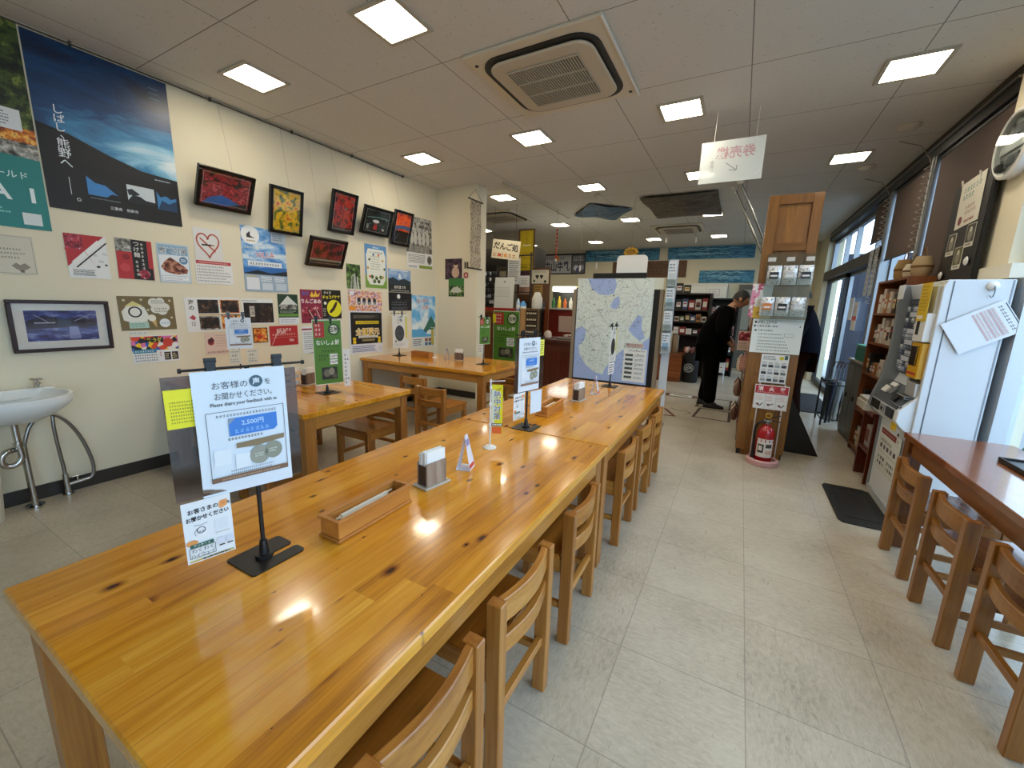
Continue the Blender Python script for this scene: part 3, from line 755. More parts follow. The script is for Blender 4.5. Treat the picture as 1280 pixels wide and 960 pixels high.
# village
s = Sheet(0.408, 0.575, '#2f6db4', seed=10)
s.p([(0, .36), (1, .40), (1, 1), (0, 1)], speck('cloudy_blue_photo', ['#2a66b0', '#4b8ad0', '#7fb2e0', '#d8e6ee'], 5, stretch=(1, 2, 1), const=False))
s.e(.2, .87, .2, '#eef0ee', n=28); s.p([(.12, .88), (.2, .93), (.2, .86), (.3, .83), (.12, .83)], '#2a2c30'); s.scrib(.12, .77, .32, .80, 1, '#a88c40')
s.scrib(.06, .66, .4, .71, 1, '#eceac8', .7, True); s.t(.5, .585, 'VILLA', .12, '#e8eef4', .05, .8, .06); s.t(.5, .585, 'VILLA', .12, '#c8483c', .0, .8, .06)
s.p([(0, .28), (.3, .34), (.6, .30), (1, .35), (1, .26), (0, .26)], '#16242c'); s.r_(.1, .40, .88, .48, '#e8ecee'); s.scrib(.14, .415, .84, .465, 1, '#3c5a80', .8, True)
s.r_(0, 0, 1, .27, '#9db2c4'); s.scrib(.36, .16, .62, .25, 3, '#eef2f4'); s.scrib(.68, .16, .95, .25, 3, '#eef2f4'); s.r_(.04, .03, .32, .22, '#dfe4e6'); s.r_(.38, .03, .62, .14, '#ccd6dc'); s.r_(.7, .03, .95, .14, '#c2ced6'); s.scrib(.06, .225, .3, .255, 1, '#d8c040')
s.r_(.66, .80, 1.02, 1.0, '#cfdbe2'); s.scrib(.7, .83, .97, .96, 4, '#8aa0ae')
wall_sheet(s, 'poster', 'blue sky village poster with a white round logo in its corner', 'poster', 2.351, 1.433)
# brown ice cream
s = Sheet(0.342, 0.254, '#74643e', seed=11)
s.p([(.06, .30), (.04, .55), (.14, .72), (.30, .76), (.44, .68), (.5, .45), (.46, .25), (.2, .22)], '#e3e2d6'); s.p([(.1, .70), (.25, .86), (.42, .72)], '#d6cc84'); s.ring(.27, .54, .12, .03, '#22201c'); s.r_(.14, .06, .48, .24, '#a9cabb'); s.scrib(.17, .08, .45, .22, 2, '#5b7f74', .6, True)
for u, v, r in ((.62, .82, .10), (.74, .86, .08), (.82, .68, .09), (.64, .62, .09), (.76, .58, .10), (.72, .74, .12)): s.e(u, v, r, '#dedccf')
s.scrib(.58, .78, .84, .90, 2, '#4a4434', .6, True); s.scrib(.62, .52, .88, .68, 2, '#4a4434', .6, True); s.p([(.50, .34), (.62, .30), (.62, .06)], '#cfae6a'); s.e(.55, .36, .075, '#e8e4d4'); s.e(.78, .2, .1, '#dfe6e4'); s.t(.78, .2, 'ミルク', .08, '#3a6a80')
for u, v in ((.1, .88), (.4, .9), (.92, .88), (.5, .6), (.92, .36)): s.e(u, v, .025, '#c9bf9a')
wall_sheet(s, 'poster', 'brown drawn poster of a soft ice cream and speech bubbles', 'poster', 1.416, 1.106, None, .01)
# manga
s = Sheet(0.295, 0.21, PAPER, seed=12); s.r_(0, .45, 1, .97, 'rice'); s.r_(.30, .74, .68, .92, '#1b1a18'); s.t(.49, .83, '笑う丼', .15, '#e8d840', .03, .34); s.e(.78, .72, .12, '#c8402c'); s.e(.93, .62, .07, '#e8e6e0'); s.r_(.02, .36, .5, .5, '#2f7f9a'); s.scrib(.05, .39, .47, .47, 1, '#e8eef0', .8, True); s.scrib(.04, .04, .55, .34, 3, '#26241f', .6, True); s.scrib(.56, .2, .64, .4, 2, '#b02058', .7, True); s.r_(.66, .06, .80, .36, '#23211e'); s.r_(.83, .06, .97, .36, '#2f2a24'); s.scrib(.68, .1, .78, .32, 3, '#c8b890'); s.scrib(.85, .1, .95, .32, 3, '#c8b890')
wall_sheet(s, 'poster', 'small crowded comic style poster below the brown ice cream one', 'poster', 1.433, 0.853)
s = Sheet(0.11, 0.024, '#e9e6dc', seed=13); s.scrib(.05, .2, .95, .8, 1, '#3f3b34', .8, True)
wall_sheet(s, 'paper_strip', 'narrow handwritten paper strip just above the comic style poster', 'notice', 1.34, 1.072)
# food photo posters
s = Sheet(0.424, 0.288, PAPER, seed=14); s.vt(.11, .86, '海の', .15, '#2b2624', .02); s.p([(.05, .42), (.12, .5), (.17, .42), (.13, .34)], '#b84a58'); s.vt(.12, .24, '酒', .13, '#2b2624', .02)
for u0, v0, m in ((.22, .54, 'darkphoto'), (.62, .54, 'amber'), (.22, .06, 'bw'), (.62, .06, 'amber')):
    s.r_(u0, v0, u0+.37, v0+.40, m)
s.r_(.22, .475, .99, .51, '#c9a040'); s.r_(.64, .56, .97, .92, 'darkphoto'); s.r_(.24, .1, .57, .42, 'darkphoto')
wall_sheet(s, 'poster', 'white poster with four dark food photos and upright brush lettering', 'poster', 1.871, 1.076, None, .01)
s = Sheet(0.285, 0.235, PAPER, seed=15); s.scrib(.02, .88, .5, .96, 1, '#3a3630', .7, True); s.r_(.05, .05, 1, .84, '#100c0a'); s.r_(.2, .12, .42, .78, 'darkphoto'); s.r_(.23, .3, .38, .7, '#d0c6b8'); s.vt(.305, .6, '地酒', .16, '#28221c'); s.r_(.55, .1, .95, .8, 'darkphoto')
for u in (.58, .68, .78, .88): s.r_(u, .12, u+.05, .78, '#2c1c12')
wall_sheet(s, 'poster', 'black photo sheet of bottles to the right of the four photo poster', 'poster', 2.243, 1.13)
s = Sheet(0.181, 0.187, '#e4cdc0', seed=16); s.e(.24, .58, .14, '#9c3a3c'); s.p([(.1, .7), (.3, .82), (.4, .66), (.2, .5)], '#5a2430')
for i in range(5): s.vt(.48+.1*i, .88, 'ーーーーー', .12, '#7a6a60', 0, 1.0)
s.scrib(.05, .08, .95, .17, 1, '#6e2a28', .9, True)
wall_sheet(s, 'poster', 'small pink letter with upright lines below the four photo poster', 'poster', 1.866, 0.874)
s = Sheet(0.044, 0.257, '#d8c04a', seed=17); s.vt(.5, .92, '伊勢うどん', .12, '#3c5a2a', .02, 1.1); s.r_(0, 0, 1, .12, '#b8402c')
wall_sheet(s, 'paper_strip', 'narrow yellow upright paper strip beside the pink letter', 'notice', 1.985, 0.79, None, -.04)
s = Sheet(0.135, 0.14, '#3a1410', seed=19); s.r_(.05, .05, .95, .95, 'amber'); s.r_(.3, .2, .5, .6, '#c83020'); s.r_(.6, .25, .78, .55, '#e86a3c')
wall_sheet(s, 'photo_print', 'small photo of red lanterns between the black photo sheet and the red notice', 'photo', 2.245, 0.955)
s = Sheet(0.29, 0.195, '#b3262a', seed=20); s.t(.5, .80, 'お好み焼き', .16, '#f0d8cc', .02, .85); s.scrib(.08, .5, .9, .64, 1, '#e0a898', .8, True); s.t(.25, .25, '御飯付', .16, '#f4e8e0', .02); s.t(.75, .25, '750', .16, '#f4e8e0', .02); s.line([(.06, .42), (.94, .42)], .002, '#e0a898')
wall_sheet(s, 'notice', 'red notice with pale lettering left of the green poster stand', 'notice', 2.478, 0.912)
s = Sheet(0.21, 0.294, '#1d3a26', seed=21); s.p([(.05, .62), (.5, .95), (.95, .66), (.9, .6), (.1, .58)], '#d8dcd6'); s.r_(.1, .5, .9, .66, 'bw'); s.r_(0, .26, 1, .34, '#6a9a40'); s.scrib(.08, .36, .92, .46, 2, '#d8e0d0', .6, True); s.r_(0, 0, 1, .22, '#dfe3e6'); s.scrib(.08, .04, .92, .18, 2, '#40558a', .5, True)
wall_sheet(s, 'poster', 'dark green poster with a white gabled stage, left of the candy apple sheet', 'poster', 2.542, 1.123)
s = Sheet(0.245, 0.347, '#8c2440', seed=22); s.p([(.45, .82), (.55, .95), (.62, .84), (.74, .98), (.78, .85), (.95, .92), (.86, .80), (.5, .78)], '#e8c040'); s.t(.24, .88, '夏季', .12, '#5a5aa0', .02); s.t(.5, .66, 'りんごあめ', .14, '#f2e6e2', .03, .92); s.e(.28, .32, .24, 'redfood'); s.e(.72, .36, .22, 'redfood'); s.line([(.35, .4), (.6, .08)], .006, '#e8dcd0'); s.line([(.72, .4), (.9, .12)], .006, '#e8dcd0')
wall_sheet(s, 'menu_poster', 'dark red candy apple sheet beside the black banana sheet', 'poster', 2.80, 1.127)
s = Sheet(0.243, 0.313, '#121008', seed=23); s.t(.3, .90, 'クイズ', .1, '#f0ead8', .02); s.t(.5, .76, 'チョコバナナ', .13, '#f0dc30', .03, .92, .05)
s.e(.62, .36, .38, '#e8e024', .30); s.p([(.36, .20), (.46, .20), (.62, .30), (.74, .44), (.80, .58), (.72, .60), (.62, .50), (.50, .36), (.38, .28)], '#3a1c10'); s.r_(.04, .06, .22, .4, '#2c2820'); s.scrib(.05, .08, .2, .38, 4, '#e8e4d8', .6, True); s.e(.16, .54, .07, '#e8e4d8')
wall_sheet(s, 'menu_poster', 'black and yellow chocolate banana sheet', 'poster', 3.048, 1.169)
s = Sheet(0.2, 0.287, PAPER, seed=24); s.r_(0, .86, 1, .92, '#98344a'); s.scrib(.08, .14, .92, .80, 9, '#7d8a9c', .4); s.p([(.2, 0), (1, .06), (1, 0)], '#4a6aa0')
wall_sheet(s, 'notice', 'plain white notice partly behind the green poster stand', 'notice', 2.77, 0.807)
# faces and refund poster
s = Sheet(0.508, 0.745, '#e4e4e6', seed=25); s.r_(.0, .68, 1, 1, 'purple')
for i in range(4): s.e(.30+.155*i, .83, .085, '#e6dcd8'); s.e(.30+.155*i, .835, .055, 'bw', .06); s.e(.30+.155*i, .86, .05, '#2a2228', .035)
s.r_(.04, .93, .16, .985, '#e8e8ee'); s.scrib(.25, .95, .9, .985, 1, '#8a3a6a', .8, True); s.r_(.02, .69, .2, .76, '#e89a30'); s.e(.85, .7, .05, '#d8c8e0'); s.scrib(.3, .695, .7, .725, 1, '#a04878', .8, True)
s.r_(0.04, .155, .98, .66, '#12100c'); s.r_(.1, .56, .88, .625, '#3a342a'); s.scrib(.12, .57, .86, .615, 2, '#b8b0a0', .5, True); s.r_(.18, .475, .88, .525, '#d8c020'); s.scrib(.22, .485, .84, .515, 1, '#1a1810', .85, True)
s.t(.53, .35, '全額還元', .125, '#f4efe0', .05, .74); s.t(.53, .35, '全額還元', .125, '#e4b820', .012, .74); s.r_(.25, .25, .84, .285, '#e8e4d8'); s.scrib(.28, .255, .82, .28, 1, '#26221a', .85, True); s.r_(.35, .19, .75, .235, '#6a5a20'); s.scrib(.37, .2, .73, .225, 1, '#e8dcb0', .8, True)
for u in (.13, .88):
    for k in (-2, -1, 0, 1, 2): s.line([(u, .19), (u+.022*k, .265-.006*abs(k))], .012, '#e8c428')
    s.e(u, .185, .05, '#e8c428', .03)
s.scrib(.06, .02, .8, .13, 4, '#4a5a8c', .4); s.r_(.86, .03, .97, .11, '#d0d4d8')
wall_sheet(s, 'poster', 'large festival poster with four portraits above a black and yellow panel', 'poster', 3.516, 0.745, None, -.012)
s = Sheet(0.196, 0.277, '#2a3c1c', seed=26); s.r_(0, 0, 1, 1, 'forest'); s.p([(.45, 0), (.5, .6), (.62, .62), (.70, 0)], '#b8bcae'); s.p([(.2, 0), (.36, .55), (.42, .5), (.36, 0)], '#9a9e8c'); s.p([(.75, 0), (.72, .5), (.8, .52), (.9, 0)], '#c6c8bc')
wall_sheet(s, 'photo_print', 'small photo of pale tree trunks under green leaves', 'photo', 3.36, 1.51)
s = Sheet(0.343, 0.509, '#5f93c4', seed=27); s.r_(0, 0, 1, .3, '#7aa040')
s.p([(.08, .2), (.2, .08), (.8, .08), (.92, .2), (.95, .75), (.85, .9), (.15, .9), (.05, .75)], '#e6e8dc'); s.t(.5, .94, 'お知らせ', .05, '#f0f4f4', .02); s.t(.5, .83, 'いこいのひろば', .06, '#507aa0', .02, .7); s.scrib(.25, .42, .75, .76, 6, '#76845a', .5, True)
for i in range(10):
    a = 2*PI*i/10; s.e(.5+.38*math.cos(a), .46+.33*math.sin(a), .045, ['#3a5a2a', '#c89a30', '#d86a40', '#486a98'][i % 4])
for u, v in ((.3, .26), (.5, .24), (.7, .26), (.4, .16), (.6, .16)): s.e(u, v, .07, 'forest')
wall_sheet(s, 'poster', 'blue and green map poster with a white rounded panel, below the framed shrine photo', 'poster', 3.706, 1.534)
s = Sheet(0.409, 0.289, '#4a6fa8', seed=28); s.r_(0, .5, 1, 1, speck('hazy_sky_photo', ['#3a68b0', '#6a94c8', '#a8c0d8'], 4, const=False)); s.p([(0, .56), (.2, .64), (.45, .52), (.7, .62), (1, .5), (1, .3), (0, .3)], '#28343c'); s.r_(0, 0, 1, .34, '#20261e'); s.t(.5, .22, 'お城まつり', .15, '#eeeae0', .03, .8); s.scrib(.1, .03, .9, .11, 1, '#e0ddd4', .8, True); s.p([(.42, .6), (.46, .74), (.5, .86), (.54, .74), (.58, .6)], '#e4e8ea'); s.scrib(.1, .93, .9, .98, 1, '#e4ecf4', .8)
wall_sheet(s, 'poster', 'landscape photo poster of blue hills above the black night poster', 'poster', 4.103, 1.501)
s = Sheet(0.424, 0.235, '#0c0c0e', seed=29); s.e(.42, .78, .07, '#e8e8e4'); s.scrib(.12, .28, .88, .52, 2, '#8a8e94', .6, True); s.scrib(.12, .06, .88, .22, 3, '#6c7078', .5); s.p([(.2, .55), (.4, .68), (.6, .56), (.8, .64), (.9, .55)], '#2a2e36')
wall_sheet(s, 'poster', 'black night festival poster with one white lantern', 'poster', 4.108, 1.26)
s = Sheet(0.502, 0.73, '#58a8d8', seed=30); s.r_(0, .35, 1, 1, speck('painted_sky', ['#4a9cd4', '#78bce4', '#e4eef0'], 4, const=False)); s.t(.45, .90, '風と遊び', .085, '#f0f0ec', .05, .7, .05); s.t(.45, .90, '風と遊び', .085, '#c04038', .0, .7, .05); s.t(.55, .78, 'の旅', .1, '#f0f0ec', .05, None, .05); s.t(.55, .78, 'の旅', .1, '#c04038', .0, None, .05)
s.p([(.5, .35), (.8, .62), (1, .45), (1, .25), (.5, .3)], '#2f6a5a'); s.r_(0, 0, 1, .2, '#d8dcda'); s.scrib(.05, .03, .45, .17, 4, '#50545a', .5); s.cells(.52, .02, .98, .18, 3, 2, ['#8a5a4a', '#4a6a8a', '#a8a090']); s.p([(.62, .3), (.72, .34), (.98, .32), (.98, .25), (.62, .25)], '#e4e8e8')
wall_sheet(s, 'poster', 'sky blue travel poster with slanted red lettering by the corner', 'poster', 4.562, 0.742, None, -.012)
s = Sheet(0.516, 0.46, '#4a4842', seed=31); s.r_(0, 0, 1, 1, 'bw')
for u in (.2, .34, .5, .66, .82): s.e(u, .42, .06, '#c8c6bc', .2); s.e(u, .66, .045, '#b8b6ac'); s.e(u, .12, .06, '#8a887e', .12)
s.scrib(.1, .92, .9, .98, 1, '#e8e6de', .8, True)
wall_sheet(s, 'poster', 'grey photo poster of a row of stone figures near the corner', 'poster', 4.50, 2.045, None, .03)
s = Sheet(0.522, 0.21, PAPER, seed=32); s.scrib(.05, .35, .72, .92, 6, '#7a786e', .45); s.r_(.45, .04, .98, .24, '#8a9a40'); s.scrib(.05, .06, .42, .2, 2, '#6a685e'); s.e(.87, .62, .1, '#8a8a84', .3); s.e(.87, .62, .07, '#4a4a44', .2)
wall_sheet(s, 'caption_sheet', 'white caption sheet below the stone figures poster', 'notice', 4.508, 1.833, None, .02)

# on the end wall facing the room
def back_sheet(sh, name, label, cat, x, z0, y=4.878, **k):
    o = sh.build(name); upright(o, (x, y, z0), 0); return tag(o, label, cat)
s = Sheet(0.30, 0.29, '#2a1a24', seed=33); s.r_(0, 0, 1, 1, speck('violet_photo', ['#140a14', '#3a2434', '#5a4050', '#2a1820'], 14)); s.e(.62, .34, .22, '#c8a890', .26); s.e(.64, .68, .13, '#d0b098', .14); s.e(.64, .76, .13, '#2a1c1c', .07)
back_sheet(s, 'photo_print', 'square violet portrait photo on the end wall', 'photo', -3.695, 1.715)
s = Sheet(0.275, 0.255, '#2f6a34', seed=34); s.r_(0, 0, 1, 1, 'forest'); s.r_(0, .6, 1, 1, '#3c7a3a'); s.p([(.1, .25), (.3, .5), (.6, .55), (.9, .3), (.6, .2)], '#c8c8b8')
back_sheet(s, 'photo_print', 'green landscape photo below the violet portrait on the end wall', 'photo', -3.645, 1.475)
s = Sheet(0.075, 0.10, '#b8ae94', seed=35); s.r_(.1, .1, .4, .9, '#1c1a18'); s.r_(.6, .1, .9, .9, '#1c1a18')
back_sheet(s, 'wall_tag', 'tiny tag with two black bars right of the violet portrait', 'sign', -3.47, 1.86)
s = Sheet(0.085, 0.085, '#c4baa0', seed=36); s.e(.5, .5, .48, '#a83028'); s.t(.5, .5, '禁', .5, '#e8d8cc', .02)
back_sheet(s, 'sticker', 'round red sticker under the tiny black bar tag', 'sign', -3.475, 1.73)

# ------------------------------------------------------------------ framed pictures
def framed(name, label, y, z, w, h, pic, tilt, xb, wire=None, fr=0.028, depth=0.035, fm=None, mat_=0.0, deco=None, wtop=None):
    """y, z = middle of the lower edge; the top leans out into the room by tilt"""
    t = thing(name, label, 'framed picture'); fm = fm or BLACKG
    upright(t, (xb, y, z), PI/2, tilt)
    m = MB()
    m.bb(-w/2, w/2, 0, fr, 0, depth, fm).bb(-w/2, w/2, h-fr, h, 0, depth, fm).bb(-w/2, -w/2+fr, fr, h-fr, 0, depth, fm).bb(w/2-fr, w/2, fr, h-fr, 0, depth, fm).bb(-w/2+.01, w/2-.01, .01, h-.01, 0, .006, BLACK)
    m.build('frame', t, .003)
    s = Sheet(w-2*fr, h-2*fr, '#e6e4dc' if mat_ else pic, 0.002, seed=int(y*100))
    if mat_: s.r_(mat_, mat_*1.5, 1-mat_, 1-mat_*1.4, pic)
    if deco: deco(s)
    o = s.build('picture', t); o.location = (0, fr, depth-.016)
    if not mat_:
        g = MB(); i = .012
        a, b = w/2-fr-i, h-fr-i
        for q in ((-a, -a+.002, fr+i, b), (a-.002, a, fr+i, b), (-a, a, fr+i, fr+i+.002), (-a, a, b-.002, b)): g.bb(*q, depth-.012, depth-.0115, flat('#cfcac0', .4))
        g.build('fillet_line', t)
    MB().bb(-w/2+fr, w/2-fr, fr, h-fr, depth-.009, depth-.008, PGLASS).build('glass', t)
    if wtop:
        inv = t.matrix_world.inverted()
        a = inv @ Vector(wtop); MB().cyl((a.x, h-.03, 0.0), a, .0012, flat('#a8a294', .4), n=6).build('hanging_wire', t)
    return t
def branches(s):
    s.line([(0, .62), (.3, .74), (.6, .70), (1, .78)], .008, '#120c0c'); s.line([(.3, .74), (.1, .95)], .006, '#120c0c'); s.line([(.45, .72), (.7, .92), (.9, .98)], .005, '#120c0c'); s.p([(.05, .02), (.95, .02), (.8, .14), (.6, .26), (.42, .34), (.2, .22)], '#2e6ab8'); s.p([(.55, .02), (.98, .02), (.98, .2), (.75, .12)], '#14101a')
def shrine(s):
    s.p([(.1, .62), (.35, .78), (.6, .92), (.75, .78), (.95, .70), (.8, .66), (.5, .7)], '#1c2c2a'); s.line([(.1, .62), (.5, .7), (.95, .68)], .006, '#8ab0a8'); s.e(.46, .5, .13, '#dfe4e4', .07); s.p([(.38, .14), (.42, .42), (.52, .42), (.54, .14)], '#c02828'); s.r_(.12, .14, .2, .34, '#9a9a90'); s.r_(.74, .14, .84, .24, '#c8c4b8'); s.r_(.2, .36, .9, .40, '#35413e')
def lowtree(s):
    s.p([(.05, .35), (.2, .75), (.5, .92), (.8, .78), (.95, .4), (.7, .5), (.3, .48)], 'dusk'); s.r_(0, .14, 1, .22, '#9aa08c'); s.r_(0, .0, 1, .14, '#1c1414'); s.line([(.1, .26), (.9, .3)], .004, '#5a5048')
def orangetree(s): s.r_(0, 0, 1, .42, '#0c0b0e'); s.p([(0, .42), (.5, .5), (1, .46), (1, .6), (.6, .62), (0, .56)], '#46608e'); s.line([(.1, .1), (.3, .32)], .004, '#8a94a0')
def redt(s): s.r_(0, 0, 1, .1, '#2c1410'); s.line([(.5, .1), (.48, .5)], .008, '#140a08'); s.p([(.35, .08), (.65, .08), (.55, .2), (.42, .2)], '#a83028')
def tl(topx, h0, h1, xb=-3.93): return math.atan2(topx-xb, h1-h0)
framed('framed_photo', 'black framed photo of red maple branches over water, leftmost hanging frame', 2.0, 2.104, .43, .315, 'maple', tl(-3.80, 2.105, 2.395), -3.95, wtop=(-3.972, 2.05, 2.935), deco=branches)
framed('framed_photo', 'black framed photo of yellow autumn leaves, upright', 2.54, 1.987, .325, .415, 'yellow', tl(-3.86, 1.987, 2.395), -3.955, wtop=(-3.972, 2.58, 2.935))
framed('framed_photo', 'black framed photo of a tall red maple, third hanging frame from the left', 3.175, 2.1, .32, .425, 'redtree', tl(-3.82, 2.1, 2.507), -3.955, wtop=(-3.972, 3.12, 2.935), deco=redt)
framed('framed_photo', 'black framed photo of a crimson treetop, the lowest hanging frame', 2.943, 1.724, .44, .305, 'dusk', tl(-3.81, 1.724, 2.002), -3.955, wtop=(-3.972, 2.86, 2.935), deco=lowtree)
framed('framed_photo', 'black framed photo of a dark shrine gate with a white umbrella', 3.645, 2.154, .43, .315, 'shrine', tl(-3.82, 2.154, 2.45), -3.955, wtop=(-3.972, 3.6, 2.935), deco=shrine)
framed('framed_photo', 'black framed photo of an orange tree by blue water, rightmost hanging frame', 4.063, 2.086, .317, .42, 'orange', tl(-3.83, 2.086, 2.494), -3.955, wtop=(-3.972, 4.02, 2.935), deco=orangetree)
def lake(s):
    s.p([(.12, .44), (.88, .48), (.88, .60), (.70, .70), (.5, .64), (.3, .74), (.12, .62)], '#1c2038'); s.r_(.2, .56, .42, .585, '#b8bcd0'); s.p([(.55, .2), (.68, .2), (.66, .48), (.56, .48)], '#8c98c8'); s.line([(.2, .76), (.35, .58)], .003, '#b8bcd0'); s.line([(.82, .76), (.62, .60)], .003, '#b8bcd0')
framed('framed_picture', 'wide framed blue lake picture with a white mount, above the washbasin', .945, .985, .475, .335, 'water', .04, -3.985, fr=.022, depth=.024, fm=flat('#2a120e', .35), mat_=.11, deco=lake)
rl = MB().cyl((-3.972, .9, 2.94), (-3.972, 4.2, 2.94), .006, flat('#5c564c', .4, .5), n=8)
for yy in (1.2, 2.0, 2.7, 3.4, 4.19): rl.bb(-3.988, -3.966, yy-.006, yy+.006, 2.932, CEIL-.001, flat('#4c473f', .4, .4))
tag(rl.build('picture_rail'), 'thin grey picture rail under the ceiling along the left wall', 'rail')

# ------------------------------------------------------------------ washbasin and bin
t = thing('washbasin', 'white wall mounted washbasin with chrome taps below the lake picture', 'washbasin', (-3.975, .60, 0))
n = 28; mb = MB(); prof = [(1.0, .755), (1.0, .725), (.97, .70), (.80, .655), (.5, .605), (.2, .59)]; inn = [(.93, .755), (.88, .735), (.78, .69), (.55, .645), (.1, .635)]
def bowl(k, z):
    out = []
    for i in range(n):
        a = 2*PI*i/n; cx, cy = math.cos(a), math.sin(a)
        out.append((.235+ (max(-.235, .245*k*cx) if cx < 0 else .245*k*cx), .275*k*(abs(cy)**.8)*(1 if cy > 0 else -1), z))
    return out
rings = [bowl(.2, .632)] + [bowl(k, z) for k, z in reversed(inn)] + [bowl(k, z) for k, z in prof]
vs = [p for r in rings for p in r]
mb.add(vs, [(i*n+j, i*n+(j+1) % n, (i+1)*n+(j+1) % n, (i+1)*n+j) for i in range(len(rings)-1) for j in range(n)]+[tuple(range(n)), tuple(range((len(rings)-1)*n, len(rings)*n))], PORC)
mb.build('basin', t, smooth=True)
MB().bb(0, .07, -.24, .24, .70, .763, PORC).build('back_ledge', t, .008)
def tap(y):
    m = MB().cyl((.045, y, .763), (.045, y, .80), .016, CHROME).tube([(.045, y, .785), (.08, y, .80), (.11, y, .79), (.115, y, .775)], .009, CHROME, 10, 1).cyl((.045, y, .80), (.045, y, .815), .008, CHROME)
    tp = m.build('tap', t, smooth=True)
    h = MB()
    h.tube([(.02, y-.022, .818), (.07, y+.022, .818)], .005, CHROME).tube([(.07, y-.022, .818), (.02, y+.022, .818)], .005, CHROME).build('tap_handle', tp, smooth=True)
tap(.17)
MB().tube([(.05, 0, .76), (.05, 0, .80), (.06, .01, .81)], .005, CHROME).build('plug_chain_post', t)
pp = MB().tube([(.17, .02, .60), (.17, .02, .44), (.17, .03, .36), (.17, .0, .315), (.17, -.045, .315), (.17, -.06, .36), (.17, -.04, .405), (.15, .0, .41), (.12, .03, .40), (.10, .05, .36), (.10, .05, .012)], .017, CHROME, 12, 2).cyl((.10, .05, 0), (.10, .05, .012), .045, CHROME).cyl((.17, .02, .585), (.17, .02, .61), .03, CHROME).cyl((.17, .02, .43), (.17, .02, .455), .023, CHROME)
pp.build('drain_pipe', t, smooth=True)
MB().cyl((.14, .045, .012), (.14, .045, .42), .014, CHROME).cyl((.14, .045, 0), (.14, .045, .012), .03, CHROME).build('standing_pipe', t, smooth=True)
MB().tube([(.06, .21, .62), (.07, .20, .50), (.06, .205, .36), (.05, .215, .20), (.05, .215, .15)], .010, STEEL, 10, 2).build('supply_hose', t, smooth=True)
MB().cyl((.05, .215, 0), (.05, .215, .012), .03, CHROME).cyl((.05, .215, .012), (.05, .215, .15), .016, CHROME).tube([(.05, .215, .07), (.05, .26, .075), (.05, .33, .08)], .011, CHROME).cyl((.05, .27, .085), (.05, .27, .115), .007, CHROME).tube([(.05, .245, .118), (.05, .295, .118)], .006, CHROME).build('stop_valve', t, smooth=True)
MB().tube([(.05, .33, .08), (.05, .355, .10), (.055, .36, .2), (.06, .32, .40), (.07, .25, .55), (.08, .17, .60), (.09, .10, .55), (.10, .06, .44), (.10, .05, .38)], .011, STEEL, 10, 2).build('flexible_hose', t, smooth=True)
t = thing('waste_bin', 'pale round waste bin below the washbasin at the left edge', 'bin', (-3.80, .40, 0))
MB().lathe([(.105, 0), (.11, .01), (.125, .22), (.127, .30), (.118, .30), (.11, .02)], flat('#d6d3c4', .4), 24).build('bucket', t, smooth=True)
MB().lathe([(.128, .301), (.13, .315), (.10, .335), (.03, .345)], flat('#cfccbe', .4), 24).build('lid', t, smooth=True)

# ------------------------------------------------------------------ things on the tables
TZ = 0.7004
def make_stand(name, label, x, y, rz, z_rod, half=.105, base=True, group='black table stands'):
    """pole on a slotted plate with a clip rod; rz turns the rod"""
    t = thing(name, label, 'table stand', (x, y, TZ), 0, group)
    MB().prism([(-.062, -.068), (-.055, -.074), (.055, -.074), (.062, -.068), (.062, .058), (.055, .065), (.028, .065), (.022, .058), (.022, .0), (.003, .0), (.003, .058), (-.003, .065), (-.055, .065), (-.062, .058)], 0, .0035, BLACK).build('base_plate', t)
    MB().cyl((0, -.01, .0035), (0, -.01, .012), .022, BLACK).cyl((0, -.01, .012), (0, -.01, .05), .012, BLACK, .009).build('socket', t, smooth=True)
    H = z_rod-TZ
    MB().cyl((0, -.01, .05), (0, -.01, H), .0055, BLACK, n=10).build('pole', t, smooth=True)
    d = Vector((math.cos(rz), math.sin(rz), 0)); o = Vector((0, -.01, H))
    rod = MB().cyl(o-d*half, o+d*half, .003, BLACK, n=8).cyl(o-d*(half+.006), o-d*half, .0055, BLACK, n=8).cyl(o+d*half, o+d*(half+.006), .0055, BLACK, n=8).build('clip_rod', t)
    nv = Vector((math.sin(rz), -math.cos(rz), 0))
    for q in (-.58, .52):
        c = o+d*(half*q); m = MB(); R = Matrix.Rotation(rz, 3, 'Z')
        m.box(c+Vector((0, 0, .006))+nv*.002, (.020, .014, .026), BLACKG, R); m.box(c+Vector((0, 0, -.018))+nv*.003, (.015, .010, .026), BLACKG, R); m.box(c+Vector((0, 0, .02))+nv*.006, (.024, .004, .012), BLACKG, R)
        m.build('clip', rod, .001)
    return t
def hang(sh, name, label, cat, stand, rz, z0, s_off=0.0, n_off=0.006, roll=0.0, group=None):
    o = sh.build(name); sx, sy, _ = stand.location
    upright(o, (sx+math.cos(rz)*s_off+math.sin(rz)*n_off, sy-.01+math.sin(rz)*s_off-math.cos(rz)*n_off, z0), rz, 0, roll)
    return tag(o, label, cat, group)
def vinyl(label, stand, rz, w, h, z0, s_off):
    m = MB().bb(-w/2, w/2, 0, h, 0, .0012, VINYL); o = m.build('clear_sheet')
    sx, sy, _ = stand.location
    upright(o, (sx+math.cos(rz)*s_off+math.sin(rz)*.0035, sy-.01+math.sin(rz)*s_off-math.cos(rz)*.0035, z0), rz)
    return tag(o, label, 'plastic sheet')
